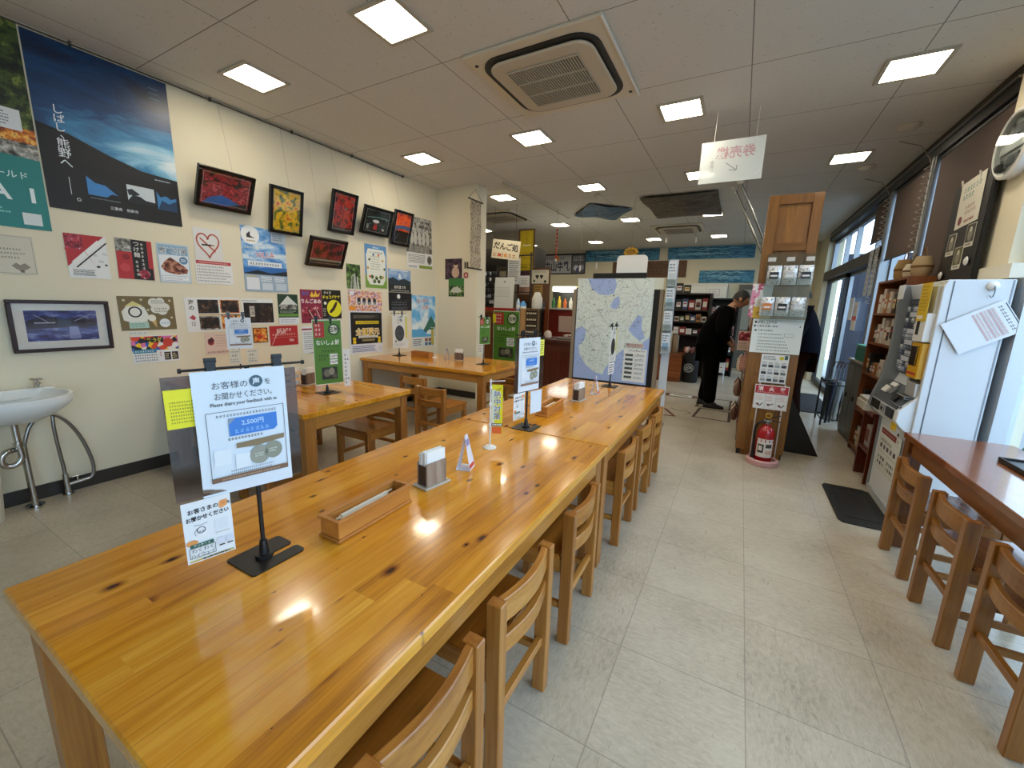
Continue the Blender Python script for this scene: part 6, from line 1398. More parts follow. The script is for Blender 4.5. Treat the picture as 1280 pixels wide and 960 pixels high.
s = Sheet(.265, .225, '#e4e2de', .003, None, 144); s.r_(.02, .64, .98, .97, '#b0222a'); s.t(.5, .84, '消　火　器', .19, '#f0e8e4', .03, .84); s.scrib(.06, .67, .94, .73, 1, '#e8c8c4', .8, True)
for k in range(3): s.frame(.03+.32*k, .05, .33+.32*k, .61, .0012, '#8a8a86'); s.scrib(.06+.32*k, .34, .30+.32*k, .56, 3, '#b0302c', .5, True); s.line([(.08+.32*k, .2), (.2+.32*k, .12+.08*(k % 2)), (.28+.32*k, .24)], .008, '#4a3230'); s.e(.14+.32*k, .18, .04, '#7a4a44')
o = s.build('sign_plate', t); o.matrix_local = Matrix.Translation((0, .074, .50)) @ Matrix.Rotation(PI/2, 4, 'X')
t = thing('fire_extinguisher', 'red fire extinguisher standing in the pink round base', 'fire extinguisher', (.325, 4.262, .0208)); RED = flat('#a0161c', .25, 0, .5, .4)
MB().lathe([(.066, 0), (.072, .008), (.072, .27), (.066, .30), (.045, .33), (.026, .345), (.026, .36)], RED, 24).build('cylinder', t, smooth=True)
vv = MB().cyl((0, 0, .358), (0, 0, .39), .022, flat('#8a8a86', .3, .9)).bb(-.03, .03, -.012, .012, .385, .40, STEEL); vv = vv.build('valve', t, .002)
MB().box((.035, 0, .425), (.12, .016, .007), BLACK, Matrix.Rotation(-.35, 3, 'Y')).box((.04, 0, .395), (.12, .016, .006), BLACK, Matrix.Rotation(.12, 3, 'Y')).build('lever', vv)
m = MB(); m.tube([(.022*math.cos(a)-.0, -.014, .44+.022*math.sin(a)) for a in [2*PI*i/12 for i in range(13)]], .0035, flat('#d8a838', .4), 8).build('pull_ring', vv)
MB().tube([(-.02, 0, .375), (-.07, -.01, .37), (-.092, -.015, .30), (-.086, -.015, .16), (-.082, -.015, .08)], .010, BLACK, 8, 2).cyl((-.082, -.015, .09), (-.082, -.015, .03), .014, BLACK, .018).build('hose', t, smooth=True)
m = MB(); n = 12; lab = []
for j in (.06, .23):
    for i in range(n+1): a = -PI/2-1.0+2.0*i/n; lab.append((.0728*math.cos(a), .0728*math.sin(a), j))
m.add(lab, [(i, i+1, n+2+i, n+1+i) for i in range(n)], flat('#d8d2cc', .5))
def arc(a0, a1, z0, z1, c):
    v = []
    for j in (z0, z1):
        for i in range(5): a = -PI/2+a0+(a1-a0)*i/4; v.append((.0735*math.cos(a), .0735*math.sin(a), j))
    m.add(v, [(i, i+1, 6+i, 5+i) for i in range(4)], flat(c, .5))
arc(-.95, .95, .20, .225, '#9a1a20'); arc(-.8, -.1, .10, .18, '#2a2422'); arc(.1, .8, .15, .185, '#3a3230'); arc(.1, .85, .09, .125, '#c8a898'); arc(-.7, -.25, .12, .165, '#e0d8d0')
m.build('label_wrap', t)

# goods stand behind the pillar
t = thing('goods_stand', 'reddish brown goods stand behind the pillar that the bending person looks into', 'shelf', (.28, 5.72, 0))
MB().bb(.06, .10, -.80, .95, 0, 1.62, SHELFW).bb(-.18, .06, -.80, -.76, 0, 1.62, SHELFW).bb(-.18, .06, .91, .95, 0, 1.62, SHELFW).build('carcass', t)
for z in (.06, .34, .62, .90, 1.18, 1.46): MB().bb(-.18, .06, -.76, .91, z, z+.02, REDW).build('shelf_board', t)
for k, z in enumerate((.082, .362, .642, .922, 1.202, 1.482)): goods(4.98, 6.58, .17, z, 9, (.10, .22), .12, 'from the pillar on tier %s of the goods stand' % ['one', 'two', 'three', 'four', 'five', 'six'][k], 'packages on the goods stand', 60+k, ['#8c2a24', '#c8b8a8', '#d8d4c8', '#2a2624', '#c8a0a0', '#5a6a48'], 'X')
for k in range(12):
    r = random.Random(k+200); o = MB().lathe([(.002, 0), (.024, .01), (.038, .05), (.036, .11), (.012, .15), (.002, .17)], flat(['#5a3a30', '#c8b8a8', '#3a3430', '#d8d4c8', '#7a5a4a', '#a89a80', '#7a2a28'][k % 7], .45), 8).build('hanging_packet', smooth=True); o.location = (.056, 4.98+(k % 4)*.12, .20+(k//4)*.27); tag(o, 'little packet hung on the left edge of the goods stand, column %s' % ['by the pillar', 'second from the pillar', 'third from the pillar', 'farthest from the pillar'][k % 4], 'packet', 'packets hung on the goods stand')
s = Sheet(.12, .20, '#d8c0b4', .002, None, 150); s.r_(.05, .5, .95, .95, 'redfood'); s.scrib(.1, .08, .9, .42, 3, '#7a3a30', .6, True); o = s.build('price_card'); upright(o, (.06, 4.915, .98), 0, 0); tag(o, 'small red and white price card left of the pillar at waist height', 'card')
s = Sheet(.09, .14, '#c88a78', .002, None, 151); s.scrib(.1, .1, .9, .9, 4, '#e8d8cc', .6, True); o = s.build('price_card'); upright(o, (.09, 4.915, .78), 0, 0); tag(o, 'salmon coloured price card below the red and white one', 'card')

# ------------------------------------------------------------------ people
def skinned(vs, es, rad, sub=2):
    me = bpy.data.meshes.new('skeleton'); me.from_pydata(vs, es, []); ob = bpy.data.objects.new('skeleton', me); C.objects.link(ob)
    md = ob.modifiers.new('Skin', 'SKIN'); md.use_smooth_shade = True
    lay = me.skin_vertices[0].data
    for i, r in enumerate(rad): lay[i].radius = (r, r) if not isinstance(r, tuple) else r
    lay[0].use_root = True
    sb = ob.modifiers.new('Sub', 'SUBSURF'); sb.levels = sub; sb.render_levels = sub
    dg = bpy.context.evaluated_depsgraph_get(); m2 = ob.evaluated_get(dg).to_mesh()
    V = [tuple(v.co) for v in m2.vertices]; F = [tuple(p.vertices) for p in m2.polygons]
    ob.evaluated_get(dg).to_mesh_clear(); bpy.data.objects.remove(ob); bpy.data.meshes.remove(me)
    return V, F
def chain(*pts): return list(pts)
class Sk:
    def __init__(s): s.v = []; s.e = []; s.r = []
    def add(s, p, r, parent=None):
        s.v.append(p); s.r.append(r); i = len(s.v)-1
        if parent is not None: s.e.append((parent, i))
        return i
    def path(s, parent, *prs):
        for p, r in prs: parent = s.add(p, r, parent)
        return parent
    def mesh(s, mb, m, sub=2): V, F = skinned(s.v, s.e, s.r, sub); mb.add(V, F, m); return mb
def person(label, loc, rz, pose, jacket, trousers, hair, shoe='#0c0b0b'):
    """built facing +X, feet on the floor"""
    t = thing('person', label, 'person', loc, rz); SKIN = flat('#b8876a', .5)
    P = pose
    hip, waist, chest, neck0, neck1, head = [Vector(P[k]) for k in ('hip', 'waist', 'chest', 'neck0', 'neck1', 'head')]
    b = Sk(); r0 = b.add(hip, (.13, .10)); w1 = b.add(waist, (.12, .095), r0); c1 = b.add(chest, (.13, .11), w1); n0 = b.add(neck0, .065, c1); n1 = b.add(neck1, .05, n0); b.add(neck1.lerp(head, .6), .05, n1)
    jk = Sk(); j00 = jk.add(hip+Vector((0, 0, -.20)), (.24, .19)); j0 = jk.add(hip+Vector((0, 0, -.05)), (.235, .19), j00); j1 = jk.add(waist, (.225, .185), j0); j2 = jk.add(chest, (.235, .19), j1); j3 = jk.add(neck0, .10, j2)
    tr = Sk(); t0 = tr.add(hip, (.20, .165)); sh = MB()
    for s in (-1, 1):
        sd, el, wr = [Vector((p[0], p[1]*s if k == 0 or True else p[1], p[2])) for k, p in enumerate((P['shoulder'], P['elbow'][(s+1)//2], P['wrist'][(s+1)//2]))]
        a = b.path(c1, (sd, .055), (sd.lerp(el, .5), .046), (el, .040), (el.lerp(wr, .5), .037), (wr, .026))
        d = (wr-el).normalized(); up = Vector((0, 0, 1)); side = d.cross(up).normalized(); palm = wr+d*.05; pi = b.add(palm, (.030, .022), a)
        for k, (off, ln) in enumerate(((-.027, .065), (-.009, .075), (.009, .07), (.026, .055))):
            q = palm+side*off+d*.03; i1 = b.add(q, .009, pi); i2 = b.add(q+d*ln*.5-up*ln*.12, .0085, i1); b.add(q+d*ln*.8-up*ln*.5, .0075, i2)
        q = wr+d*.02-side*.032*s; i1 = b.add(q, .010, a); b.add(q+d*.04-side*.012*s-up*.012, .008, i1)
        jk.path(j2, (sd, .105), (sd.lerp(el, .5), .088), (el, .078), (el.lerp(wr, .5), .066), (wr, .05))
        hp, kn, an = [Vector((p[0], p[1]*s, p[2])) for p in (P['hipj'], P['knee'][(s+1)//2], P['ankle'][(s+1)//2])]
        b.path(r0, (hp, .085), (hp.lerp(kn, .5), .070), (kn, .052), (kn.lerp(an, .35), .052), (an, .034), (an+Vector((.07, 0, -.045)), .03), (an+Vector((.13, 0, -.055)), .022))
        tr.path(t0, (hp+Vector((0, 0, -.03)), .135), (hp.lerp(kn, .5), .122), (kn, .105), (kn.lerp(an, .5), .096), (an+Vector((0, 0, -.03)), .085))
        o = MB(); ax, ay = an.x, an.y
        o.prism([(ax-.075, ay-.035), (ax-.03, ay-.042), (ax+.08, ay-.048), (ax+.16, ay-.038), (ax+.195, ay), (ax+.16, ay+.038), (ax+.08, ay+.048), (ax-.03, ay+.042), (ax-.075, ay+.035)], 0, .025, flat('#17120f', .6))
        prof = [(-.07, .045, .085), (-.02, .043, .10), (.05, .044, .085), (.11, .042, .06), (.165, .034, .045), (.19, .012, .035)]
        vs = []
        for x, hw, h_ in prof:
            for k in range(7): a_ = PI*k/6; vs.append((ax+x, ay+hw*math.cos(a_), .02+(h_-.02)*math.sin(a_)))
        o.add(vs, [(i*7+k, i*7+k+1, (i+1)*7+k+1, (i+1)*7+k) for i in range(5) for k in range(6)]+[tuple(range(7)), tuple(range(35, 42))], flat(shoe, .45)); o.build('shoe', t, smooth=True)
    mb = MB(); b.mesh(mb, SKIN, 1)
    R = Matrix.Rotation(P['nod'], 3, 'Y')
    def H(p): return head+R @ Vector(p)
    rings = []
    for th in range(13):
        ph = PI*th/12; z = .115*math.cos(ph); rr_ = math.sin(ph)
        for k in range(16):
            a = 2*PI*k/16; x = .095*rr_*math.cos(a); y = .075*rr_*math.sin(a)
            if z < -.02: x *= 1.0-.15*(1 if math.cos(a) < 0 else 0)*(-z/.115); y *= 1-.25*(-z/.115)
            if z < -.06 and math.cos(a) > .5: x += .012
            if abs(z+.012) < .035 and math.cos(a) > .97: x += .022
            rings.append(H((x, y, z)))
    mb.add(rings, [(i*16+k, i*16+(k+1) % 16, (i+1)*16+(k+1) % 16, (i+1)*16+k) for i in range(12) for k in range(16)], SKIN)
    for s in (-1, 1):
        mb.lathe([(.002, -.01), (.022, -.004), (.026, .004), (.01, .009), (.002, .009)], SKIN, 10, tuple(H((-.005, s*.077, -.005))), 'Y', 1, 1.3)
        mb.lathe([(.001, -.009), (.009, -.004), (.009, .004), (.001, .009)], flat('#1a1412', .3), 8, tuple(H((.084, s*.030, .018))))
    mb.add([H((.094, -.022, -.055)), H((.094, .022, -.055)), H((.095, .018, -.064)), H((.095, -.018, -.064))], [(0, 1, 2, 3)], flat('#8a5048', .5))
    mb.build('body', t, smooth=True)
    hm = MB(); hv = []
    for th in range(8):
        ph = PI*.60*th/7; 
        for k in range(16):
            a = 2*PI*k/16; lim = ph*(.58 if math.cos(a) > .45 else 1.0); z = .124*math.cos(lim); rr_ = math.sin(lim); hv.append(H((.104*rr_*math.cos(a)-.006, .084*rr_*math.sin(a), z+.002)))
    hm.add(hv, [(i*16+k, i*16+(k+1) % 16, (i+1)*16+(k+1) % 16, (i+1)*16+k) for i in range(7) for k in range(16)], flat(hair, .6)); hm.build('hair', t, smooth=True)
    jk.mesh(MB(), flat(jacket, .95, 0, .1), 2).build('jacket', t, smooth=True); tr.mesh(MB(), flat(trousers, .95, 0, .1), 2).build('trousers', t, smooth=True)
    return t
BEND = dict(hip=(-.06, 0, .90), waist=(-.06, 0, 1.08), chest=(.02, 0, 1.27), neck0=(.12, 0, 1.42), neck1=(.155, 0, 1.46), head=(.235, 0, 1.545), nod=.5, shoulder=(.06, .19, 1.36),
  elbow=[(.04, .25, 1.10), (.06, .24, 1.12)], wrist=[(.15, .17, .96), (.16, .15, 1.0)], hipj=(-.05, .09, .86), knee=[(-.02, .10, .47), (-.04, .10, .47)], ankle=[(.0, .11, .085), (-.10, .10, .085)])
person('person in black bending forward to look at the goods stand left of the pillar', (-.26, 6.52, 0), 0, BEND, '#040406', '#040405', '#1e1c1a')
STAND = dict(hip=(0, 0, .90), waist=(-.01, 0, 1.08), chest=(.0, 0, 1.28), neck0=(.03, 0, 1.45), neck1=(.04, 0, 1.49), head=(.07, 0, 1.58), nod=.25, shoulder=(.0, .19, 1.39),
  elbow=[(.02, .25, 1.12), (.03, .25, 1.12)], wrist=[(.20, .18, .98), (.18, .18, .96)], hipj=(0, .09, .86), knee=[(.03, .10, .47), (.02, .10, .47)], ankle=[(.0, .11, .085), (-.05, .10, .085)])
person('person in a dark jacket standing between the pillar and the entrance, mostly hidden', (.70, 6.30, 0), math.radians(170), STAND, '#10131d', '#2c1a14', '#1c1918')
# black floor mat board leaning behind the pillar
s_ = MB().prism([(0, 0), (.30, 0), (.02, .55)], 0, .015, BLACK, 'XZ').build('sign_board'); s_.location = (.52, 4.78, 0); tag(s_, 'black triangular board standing on the floor right of the pillar foot', 'board')

# ------------------------------------------------------------------ window side
def blind(name, label, y0, y1, z0, z1, x=1.40):
    t = thing(name, label, 'blind', (0, 0, 0), 0); m = MB(); CL = BLM; n = max(2, int((z1-z0)/.2))
    m.bb(x-.002, x+.002, y0, y1, z0, z1, CL); m.build('cloth', t)
    MB().bb(x-.008, x+.008, y0, y1, z0-.02, z0, BLACK).build('bottom_bar', t); MB().cyl((x+.02, y0, z1-.01), (x+.02, y1, z1-.01), .03, flat('#1c1715', .5), n=14).build('roller', t)
    return t
def mk_blind():
    k = N('brown_blind_cloth'); o = k.obj(); n = k.noise(k.map(o, (1, 90, 4)), 1.0, 3)
    k.l(k.mix(k.math('MULTIPLY', n, .35), lin('#5a4a42'), lin('#43362f')), k.b.inputs['Base Color']); k.b.inputs['Roughness'].default_value = .85
    k.b.inputs['Transmission Weight'].default_value = 0.0
    return k.m
BLM = mk_blind()
blind('roller_blind', 'brown roller blind next to the column with the clock', 4.08, 5.28, 1.42, 2.79)
blind('roller_blind', 'brown roller blind between the two grey mullions', 5.45, 6.48, 2.03, 2.79)
blind('roller_blind', 'short brown roller blind over the transom before the entrance', 6.66, 7.30, 2.32, 2.79)
# clock
t = thing('wall_clock', 'round wall clock with a white band across its face on the column', 'clock', (XR-.001, 3.83, 2.425)); CW = flat('#e4e2dc', .35)
MB().lathe([(.195, 0), (.20, -.012), (.198, -.055), (.182, -.064), (.172, -.056), (.172, -.03), (.172, -.0)], CW, 40, (0, 0, 0), 'X').build('case', t, smooth=True)
MB().lathe([(.172, -.03), (.001, -.031)], flat('#a9a9a6', .35, .3), 40, (0, 0, 0), 'X').build('face', t)
MB().bb(-.040, -.034, -.165, .165, -.028, .028, flat('#eceae4', .4)).build('white_band', t)
MB().bb(-.036, -.0315, -.065, .065, .055, .115, flat('#2c2c2e', .4)).bb(-.036, -.0315, -.065, .065, -.115, -.055, flat('#2c2c2e', .4)).build('dark_window', t)
m = MB()
for k in range(12):
    a = PI*k/6; c = Vector((-.034, .148*math.sin(a), .148*math.cos(a)))
    if abs(c.z) > .035: m.box(c, (.004, .022, .012), flat('#3a3a3c', .4), Matrix.Rotation(-a, 3, 'X'))
m.build('hour_mark', t); MB().lathe([(.168, -.068), (.001, -.0685)], ACRYL, 32, (0, 0, 0), 'X').build('glass', t)
# notice board with a cloth and photos
t = thing('notice_board', 'black notice board leaning on the blind below the clock', 'notice board', (XR-.045, 4.22, 1.60)); MB().bb(-.012, .012, -.29, .29, 0, .74, BLACK).bb(-.016, -.012, -.28, .28, .01, .73, flat('#15120f', .5)).build('board', t, .003)
for q in (-.1, .16): MB().tube([(-.014, q, .70), (-.03, q-.015, .75), (-.02, q+.02, .76)], .006, flat('#d8d4cc', .5), 8).build('peg', t)
def right_sheet(s, name, label, cat, y, z, x, roll=0): o = s.build(name); upright(o, (x, y, z), -PI/2, 0, roll); return tag(o, label, cat)
s = Sheet(.34, .32, '#d8d4c4', .002, None, 160); s.scrib(.16, .58, .88, .90, 2, '#3f8a80', .72, True); s.scrib(.36, .24, .86, .46, 2, '#8a4a3c', .7, True); s.e(.2, .16, .09, '#7a3434'); s.scrib(.4, .06, .8, .14, 1, '#9a6a60', .7)
right_sheet(s, 'welcome_cloth', 'cream cloth with green and red lettering pegged on the black notice board', 'cloth', 4.19, 2.02, XR-.0635, .06)
for y, z, lab, c in ((4.08, 1.86, 'upper right', '#3a3428'), (4.36, 1.83, 'upper left', '#4a4434'), (4.20, 1.72, 'lower', '#5a5a2c')):
    s = Sheet(.13, .155, '#d8d4c8', .002, None, int(y*100)); s.r_(.04, .2, .96, .97, c); s.e(.5, .55, .26, '#8c8878', .3); s.e(.5, .75, .14, '#d0ccbc', .12); s.scrib(.2, .05, .8, .16, 1, '#6a665a', .6)
    right_sheet(s, 'photo_card', 'small photo card on the black notice board, the %s one of three' % lab, 'photo', y, z, XR-.0625)
for y, z in ((4.02, 1.76), (4.40, 1.69)):
    m = MB().lathe([(.001, 0), (.02, .004), (.03, .012), (.02, .02), (.001, .024)], flat('#dcdcd8', .4), 14, (0, 0, 0), 'X'); o = m.build('white_badge', smooth=True); o.location = (XR-.086, y, z); tag(o, 'white oval badge on the notice board, the %s one' % ('higher' if y < 4.2 else 'lower'), 'badge')
# coiled cables along the mullions
for y, lab in ((5.36, 'pale coiled cable down the nearer grey mullion'), (6.57, 'pale coiled cable down the farther grey mullion')):
    pts = []; n = 150
    for i in range(n): a = i*.85; z = 2.74-1.25*i/n; pts.append((XR-.035+.022*math.cos(a), y+.022*math.sin(a), z))
    o = MB().tube([(XR-.30, y-.15, 2.93), (XR-.12, y-.05, 2.90), (XR-.035, y, 2.80)]+pts, .0045, flat('#9c9288', .5), 6).build('coiled_cable', smooth=True); tag(o, lab, 'cable')
# ticket machine
t = thing('ticket_machine', 'white ticket vending machine with a blue button panel by the window counter', 'vending machine', (0, 0, 0)); KW = flat('#dfe5ea', .35); KD = flat('#6a7076', .4, .3)
prof = [(1.06, 0), (1.06, .60), (1.0, .655), (.975, .69), (.98, .76), (1.085, .90), (1.105, .96), (1.09, 1.5), (1.065, 1.60), (1.355, 1.60), (1.355, 0)]
MB().prism(prof, 3.515, 4.13, KW, 'XZ').build('cabinet', t, .004)
MB().prism([(1.06, 0), (1.06, 1.56), (1.075, 1.603), (1.36, 1.603), (1.36, 0)], 3.50, 3.53, flat('#d4dae0', .35), 'XZ').build('side_panel', t, .003)
for y0, y1 in ((4.11, 4.145),):
    MB().prism([(1.05, 0), (1.05, .60), (1.0, .64), (.962, .69), (.97, .77), (1.0, .90), (1.022, 1.1), (1.022, 1.3), (1.015, 1.48), (1.05, 1.605), (1.36, 1.605), (1.36, 0)], y0, y1, flat('#d4dae0', .35) if y0 < 3.6 else flat('#8e949a', .35, .4), 'XZ').build('side_cheek', t, .003)
m = MB(); r = random.Random(7)
m.bb(1.078, 1.09, 3.72, 4.10, .97, 1.50, flat('#39424e', .4)); 
for j in range(13):
    for i in range(6):
        if r.random() < .12: continue
        z = .985+j*.039; y = 3.735+i*.061; c = ['#8a98b4', '#56627a', '#a8b4cc', '#46505e', '#c8d0dc', '#6a7690'][r.randrange(6)]
        m.bb(1.070, 1.079, y, y+.052, z, z+.032, flat(c, .35)); m.bb(1.069, 1.0705, y+.005, y+.047, z+.006, z+.012, flat('#2c343e', .5))
for j in (2, 5, 7, 10): m.bb(1.066, 1.071, 3.86, 4.0, .985+j*.039, 1.017+j*.039, flat('#c8d0de', .35))
m.build('button_panel', t)
m = MB().prism([(.975, .765), (1.07, .90), (1.075, .895), (.982, .76)], 3.56, 4.10, flat('#4a5056', .4), 'XZ').box((1.015, 3.98, .845), (.05, .10, .012), flat('#dcdcd8', .4), Matrix.Rotation(-.96, 3, 'Y')).box((1.02, 3.85, .85), (.05, .08, .012), flat('#8a9096', .3, .5), Matrix.Rotation(-.96, 3, 'Y')).box((1.0, 3.70, .822), (.05, .07, .012), BLACK, Matrix.Rotation(-.96, 3, 'Y')).box((1.045, 3.93, .885), (.03, .12, .012), flat('#e8e8e4', .4), Matrix.Rotation(-.96, 3, 'Y'))
m.build('coin_panel', t)
MB().bb(.966, .978, 3.90, 4.08, .69, .755, BLACK).bb(.966, .978, 3.76, 3.86, .695, .75, flat('#b8bcc0', .3, .5)).bb(.964, .968, 3.79, 3.83, .71, .735, BLACK).bb(.966, .978, 3.58, 3.72, .69, .755, flat('#2c3034', .4)).build('return_tray', t, .002)
MB().bb(1.045, 1.10, 3.53, 3.73, 1.40, 1.57, flat('#c9c4b4', .4)).bb(1.05, 1.10, 3.70, 3.735, .70, 1.57, flat('#9aa0a6', .4, .3)).build('reader_column', t, .002)
MB().bb(1.02, 1.10, 3.53, 3.70, 1.22, 1.40, flat('#e4e6e6', .35)).bb(1.016, 1.02, 3.60, 3.66, 1.26, 1.38, flat('#25282c', .4)).build('card_reader', t, .004)
MB().bb(1.03, 1.10, 3.53, 3.71, .98, 1.21, flat('#d0a018', .4)).bb(1.022, 1.03, 3.57, 3.68, 1.06, 1.19, flat('#1a1614', .3)).bb(1.026, 1.03, 3.535, 3.70, 1.0, 1.02, flat('#b02820', .4)).build('bill_slot', t, .002)
MB().bb(1.04, 1.10, 3.535, 3.70, .86, .95, flat('#c4c8ca', .3, .3)).bb(1.0, 1.06, 3.54, 3.70, .84, .858, BLACK).bb(.985, 1.05, 3.535, 3.70, .775, .79, BLACK).build('ticket_slot', t, .002)
MB().bb(1.05, 1.06, 3.53, 4.11, 0, .05, flat('#b8bec4', .4)).build('kick_plate', t, .002); MB().cyl((1.052, 3.99, .53), (1.06, 3.99, .53), .012, STEEL).build('lock', t); MB().bb(1.054, 1.06, 3.70, 3.708, .53, .57, BLACK).build('keyhole_slot', t)
MB().bb(1.098, 1.104, 3.4985, 3.501, .02, 1.595, flat('#5a646e', .4)).bb(1.345, 1.352, 3.4985, 3.501, .02, 1.6, flat('#8a949e', .4)).build('panel_seam', t)
s = Sheet(.44, .32, '#dfe2dc', .002, None, 170); s.r_(.04, .84, .78, .97, '#7a1a1c'); s.scrib(.08, .87, .74, .94, 1, '#d8b0a8', .8, True); s.frame(.04, .45, .96, .8, .0015, '#6a6e6a'); s.frame(.04, .05, .5, .42, .0015, '#6a6e6a'); s.frame(.53, .05, .96, .42, .0015, '#6a6e6a')
for i in range(5): s.r_(.10+i*.17, .52, .2+i*.17, .62, ['#2a2c2e', '#5a5e60', '#3c4044', '#7a7e80', '#1c1e20'][i])
s.scrib(.08, .66, .7, .76, 1, '#3a3e3e', .8, True); s.cells(.08, .1, .46, .36, 3, 2, ['#3a3e42', '#6a6e70', '#a0a4a4'], .2); s.cells(.57, .1, .92, .36, 4, 2, ['#3a3e42', '#6a6e70', '#a0a4a4'], .2); s.scrib(.84, .86, .97, .95, 1, '#8a2a2a', .7, True)
right_sheet(s, 'menu_plate', 'white instruction plate with a dark red heading low on the ticket machine front', 'notice', 3.80, .235, 1.0485)
s = Sheet(.16, .24, '#d8b41c', .002, None, 171); s.scrib(.1, .25, .9, .95, 8, '#5a4a10', .45, True); s.r_(.1, .05, .7, .15, '#e4e0cc')
right_sheet(s, 'yellow_notice', 'yellow notice at the top near corner of the ticket machine front', 'notice', 3.61, 1.35, 1.0175)
s = Sheet(.10, .12, '#dfb91e', .002, None, 172); s.scrib(.15, .2, .85, .8, 3, '#5a4a10', .5, True)
right_sheet(s, 'yellow_notice', 'small yellow notice below the black trays of the ticket machine', 'notice', 3.60, .615, .995)
o = MB().bb(-.002, .002, -.06, .06, 0, .10, flat('#e4e8ec', .5)).build('paper_flap'); o.location = (1.008, 4.06, 1.50); tag(o, 'white paper flap stuck at the far top corner of the ticket machine', 'paper')
t = thing('hook', 'white suction hook high on the side of the ticket machine', 'hook', (1.267, 3.4975, 1.565)); MB().lathe([(.028, 0), (.024, -.012), (.012, -.02), (.001, -.022)], WHITE, 18, (0, 0, 0), 'Y').build('suction_cup', t, smooth=True); MB().tube([(0, -.02, 0), (.004, -.026, -.03), (.0, -.018, -.07), (-.012, -.012, -.055)], .003, flat('#7a8086', .4), 8, 1).build('wire_hook', t)
s = Sheet(.205, .295, '#dfe4ea', .0012, None, 173); s.scrib(.1, .84, .9, .93, 1, '#6a6468', .7, True); s.r_(.08, .97, .92, .985, '#3a4450')
for k in range(6): s.r_(.08, .46+k*.06, .92, .50+k*.06, ['#d8c0c0', '#e4d8d8'][k % 2]); s.scrib(.1, .465+k*.06, .9, .495+k*.06, 1, '#9a6a70', .8, True)
o = s.build('price_sheet'); o.matrix_world = Matrix.Translation((1.255, 3.484, 1.325)) @ Matrix.Rotation(PI/2, 4, 'X') @ Matrix.Rotation(math.radians(-58), 4, 'Z') @ Matrix.Translation((0, -.1475, 0)); tag(o, 'price sheet hanging askew from the hook on the ticket machine side', 'notice')
t = thing('floor_mat', 'black rubber floor mat in front of the ticket machine', 'mat', (0, 0, 0)); MB().prism([(.76, 3.30), (1.0, 3.30), (1.04, 3.34), (1.04, 3.98), (1.0, 4.02), (.76, 4.02), (.74, 3.98), (.74, 3.34)], .0002, .010, flat('#0b0b0c', .55)).build('mat', t, .003); MB().bb(.80, .98, 3.40, 3.92, .010, .0125, flat('#121214', .5)).build('centre_pad', t)
# cabinets beyond the ticket machine
t = thing('wall_shelf', 'tall red brown shelf of small goods beyond the ticket machine', 'shelf', (1.25, 4.95, 0))
MB().bb(-.10, .10, -.42, -.39, .0, 1.70, SHELFW).bb(-.10, .10, .39, .42, 0, 1.70, SHELFW).bb(.08, .10, -.39, .39, 0, 1.70, REDW).build('carcass', t)
for z in (.05, .42, .80, 1.10, 1.38, 1.68): MB().bb(-.10, .08, -.39, .39, z, z+.02, SHELFW).build('shelf_board', t)
for k, z in enumerate((.071, .441, .821, 1.121, 1.401)): goods(4.60, 5.30, 1.22, z, 7, (.10, .24), .10, 'from camera on the %s shelf beyond the ticket machine' % ['bottom', 'second', 'third', 'fourth', 'top'][k], 'goods on the tall red brown shelf', 80+k, ['#d8d4c8', '#c8b8a8', '#2a2624', '#a8743c'], 'X')
for i, (y, c, h_) in enumerate(((4.65, '#b8a078', .16), (4.85, '#d8d0b8', .12), (5.10, '#a88a58', .18))):
    m = MB().lathe([(.05, 0), (.065, .03), (.07, h_*.6), (.05, h_)], flat(c, .7), 14).lathe([(.062, h_*.3), (.071, h_*.5), (.072, h_*.55)], flat('#7a5a34', .7), 14); m.tube([(0, -.05, h_), (0, -.03, h_+.07), (0, .03, h_+.07), (0, .05, h_)], .004, flat('#7a5a34', .6), 6, 1)
    o = m.build('basket', smooth=True); o.location = (1.25, y, 1.7015); tag(o, '%s small basket on top of the tall red brown shelf' % ['nearest', 'middle', 'farthest'][i], 'basket')
o = MB().bb(-.09, .09, -.13, .13, 0, .07, flat('#c8c2b4', .5)).bb(-.08, .08, -.12, .12, .07, .10, flat('#a8a294', .5)).build('paper_stack', None, .003); o.location = (1.07, 4.42, .60); tag(o, 'stack of cream papers on the low shelf just beyond the ticket machine', 'papers')
t = thing('low_shelf', 'dark low shelf carrying the cream paper stack', 'shelf', (1.12, 4.36, 0)); MB().bb(-.10, .2, -.17, .17, .57, .60, REDW).bb(-.08, .2, -.17, -.145, 0, .57, REDW).bb(-.08, .2, .145, .17, 0, .57, REDW).bb(.17, .2, -.145, .145, 0, .57, REDW).build('carcass', t); MB().bb(-.08, .17, -.145, .145, .25, .27, REDW).build('shelf_board', t)
for i, y in enumerate((4.31, 4.45)):
    m = MB().bb(-.05, .05, -.06, .06, 0, .18, flat('#b8b0a8', .5)).bb(-.052, -.05, -.045, .045, .04, .15, flat('#7a4a40', .5)); o = m.build('carton', None, .003); o.location = (1.12, y-.02, .271); tag(o, 'small carton in the dark low shelf, %s one' % ['nearer', 'farther'][i], 'carton')
t = thing('grey_cabinet', 'grey metal cabinet with the green box on top, by the entrance', 'cabinet', (1.27, 5.76, 0)); MB().bb(-.09, .09, -.32, .32, 0, .86, flat('#5c6058', .45)).bb(-.11, .09, -.34, .34, .86, .885, flat('#a8a498', .4)).build('body', t, .004)
for q in (-.16, .16):
    dd = MB().bb(-.098, -.09, q-.15, q+.15, .05, .82, flat('#6a6e66', .45)).build('door', t, .002); MB().bb(-.11, -.098, q-.01, q+.01, .45, .5, BLACK).build('handle', dd)
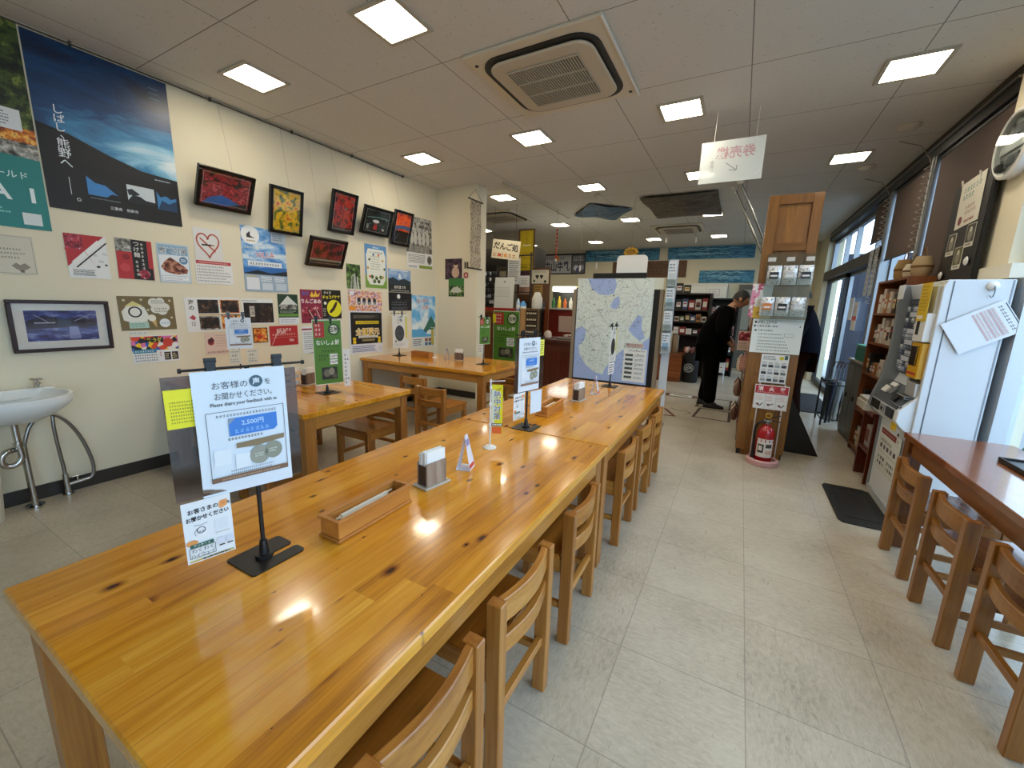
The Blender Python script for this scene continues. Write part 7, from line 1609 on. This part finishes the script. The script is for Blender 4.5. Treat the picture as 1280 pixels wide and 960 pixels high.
t = thing('green_box', 'green plastic box on the grey cabinet', 'box', (1.26, 5.70, .8855)); MB().bb(-.08, .08, -.20, .20, 0, .15, flat('#1f7a5e', .4)).build('tub', t, .008); MB().bb(-.085, .085, -.205, .205, .15, .175, flat('#3f8f78', .4)).build('lid', t, .006)
t = thing('umbrella_stand', 'cluttered dark stand of umbrellas and bags beside the entrance', 'umbrella stand', (1.15, 6.45, 0)); m = MB()
for x in (-.12, .12):
    for y in (-.2, .2): m.cyl((x, y, 0), (x, y, .55), .010, BLACK, n=8)
for z in (.08, .52):
    m.tube([(-.12, -.2, z), (.12, -.2, z), (.12, .2, z), (-.12, .2, z), (-.12, -.2, z)], .008, BLACK, 6)
m.build('frame', t)
for i in range(5):
    c = ['#1c2438', '#4a4c48', '#8a8c88', '#2c3a30', '#5a2a28'][i]; o = MB().cyl((0, 0, .02), (.02, .01, .55), .014, flat(c, .5), .035).cyl((.02, .01, .55), (.025, .012, .72), .006, STEEL).tube([(.025, .012, .72), (.03, .014, .78), (.06, .014, .79), (.07, .014, .75)], .008, flat('#3a2a1c', .4), 8, 1).build('umbrella', smooth=True); o.location = (1.09+.05*(i % 3), 6.32+.065*i, .0); tag(o, '%s folded umbrella in the dark stand by the entrance' % ['navy', 'grey', 'silver', 'green', 'wine red'][i], 'umbrella', 'umbrellas by the entrance')
t = thing('door_mat', 'dark ribbed mat on the floor at the entrance', 'mat', (0, 0, 0)); m = MB().bb(.55, 1.30, 6.95, 8.6, .0002, .010, flat('#18181a', .8))
for k in range(16): m.bb(.58, 1.27, 7.0+k*.1, 7.05+k*.1, .010, .013, flat('#26262a', .8))
m.build('mat', t)
for i, (y, z, w_, h_, c) in enumerate(((8.95, 1.0, .24, .34, '#c8d4ea'), (8.2, 1.30, .24, .34, '#dfe4ea'), (7.9, 1.15, .3, .42, '#e4e0e0'))):
    s = Sheet(w_, h_, c, .002, None, 180+i); s.scrib(.1, .5, .9, .9, 4, '#8a98b0', .5, True)
    if i == 2: s.r_(.05, .35, .95, .5, '#c84a4a')
    right_sheet(s, 'door_notice', 'white notice on the entrance glass, %s' % ['bluish, the lowest', 'the middle one', 'with a red band'][i], 'notice', y, z, 1.455 if i == 0 else 1.485)
for i, y in enumerate((6.70, 6.95)):
    s = Sheet(.16, .58, '#c4c8cc', .002, None, 190+i); s.frame(.04, .02, .96, .98, .004, '#3a3e42'); s.scrib(.2, .06, .8, .94, 7, '#5a6066', .6, True)
    right_sheet(s, 'upright_notice', 'tall narrow grey notice by the entrance, the %s of two' % ['nearer', 'farther'][i], 'notice', y, 1.62, 1.365)
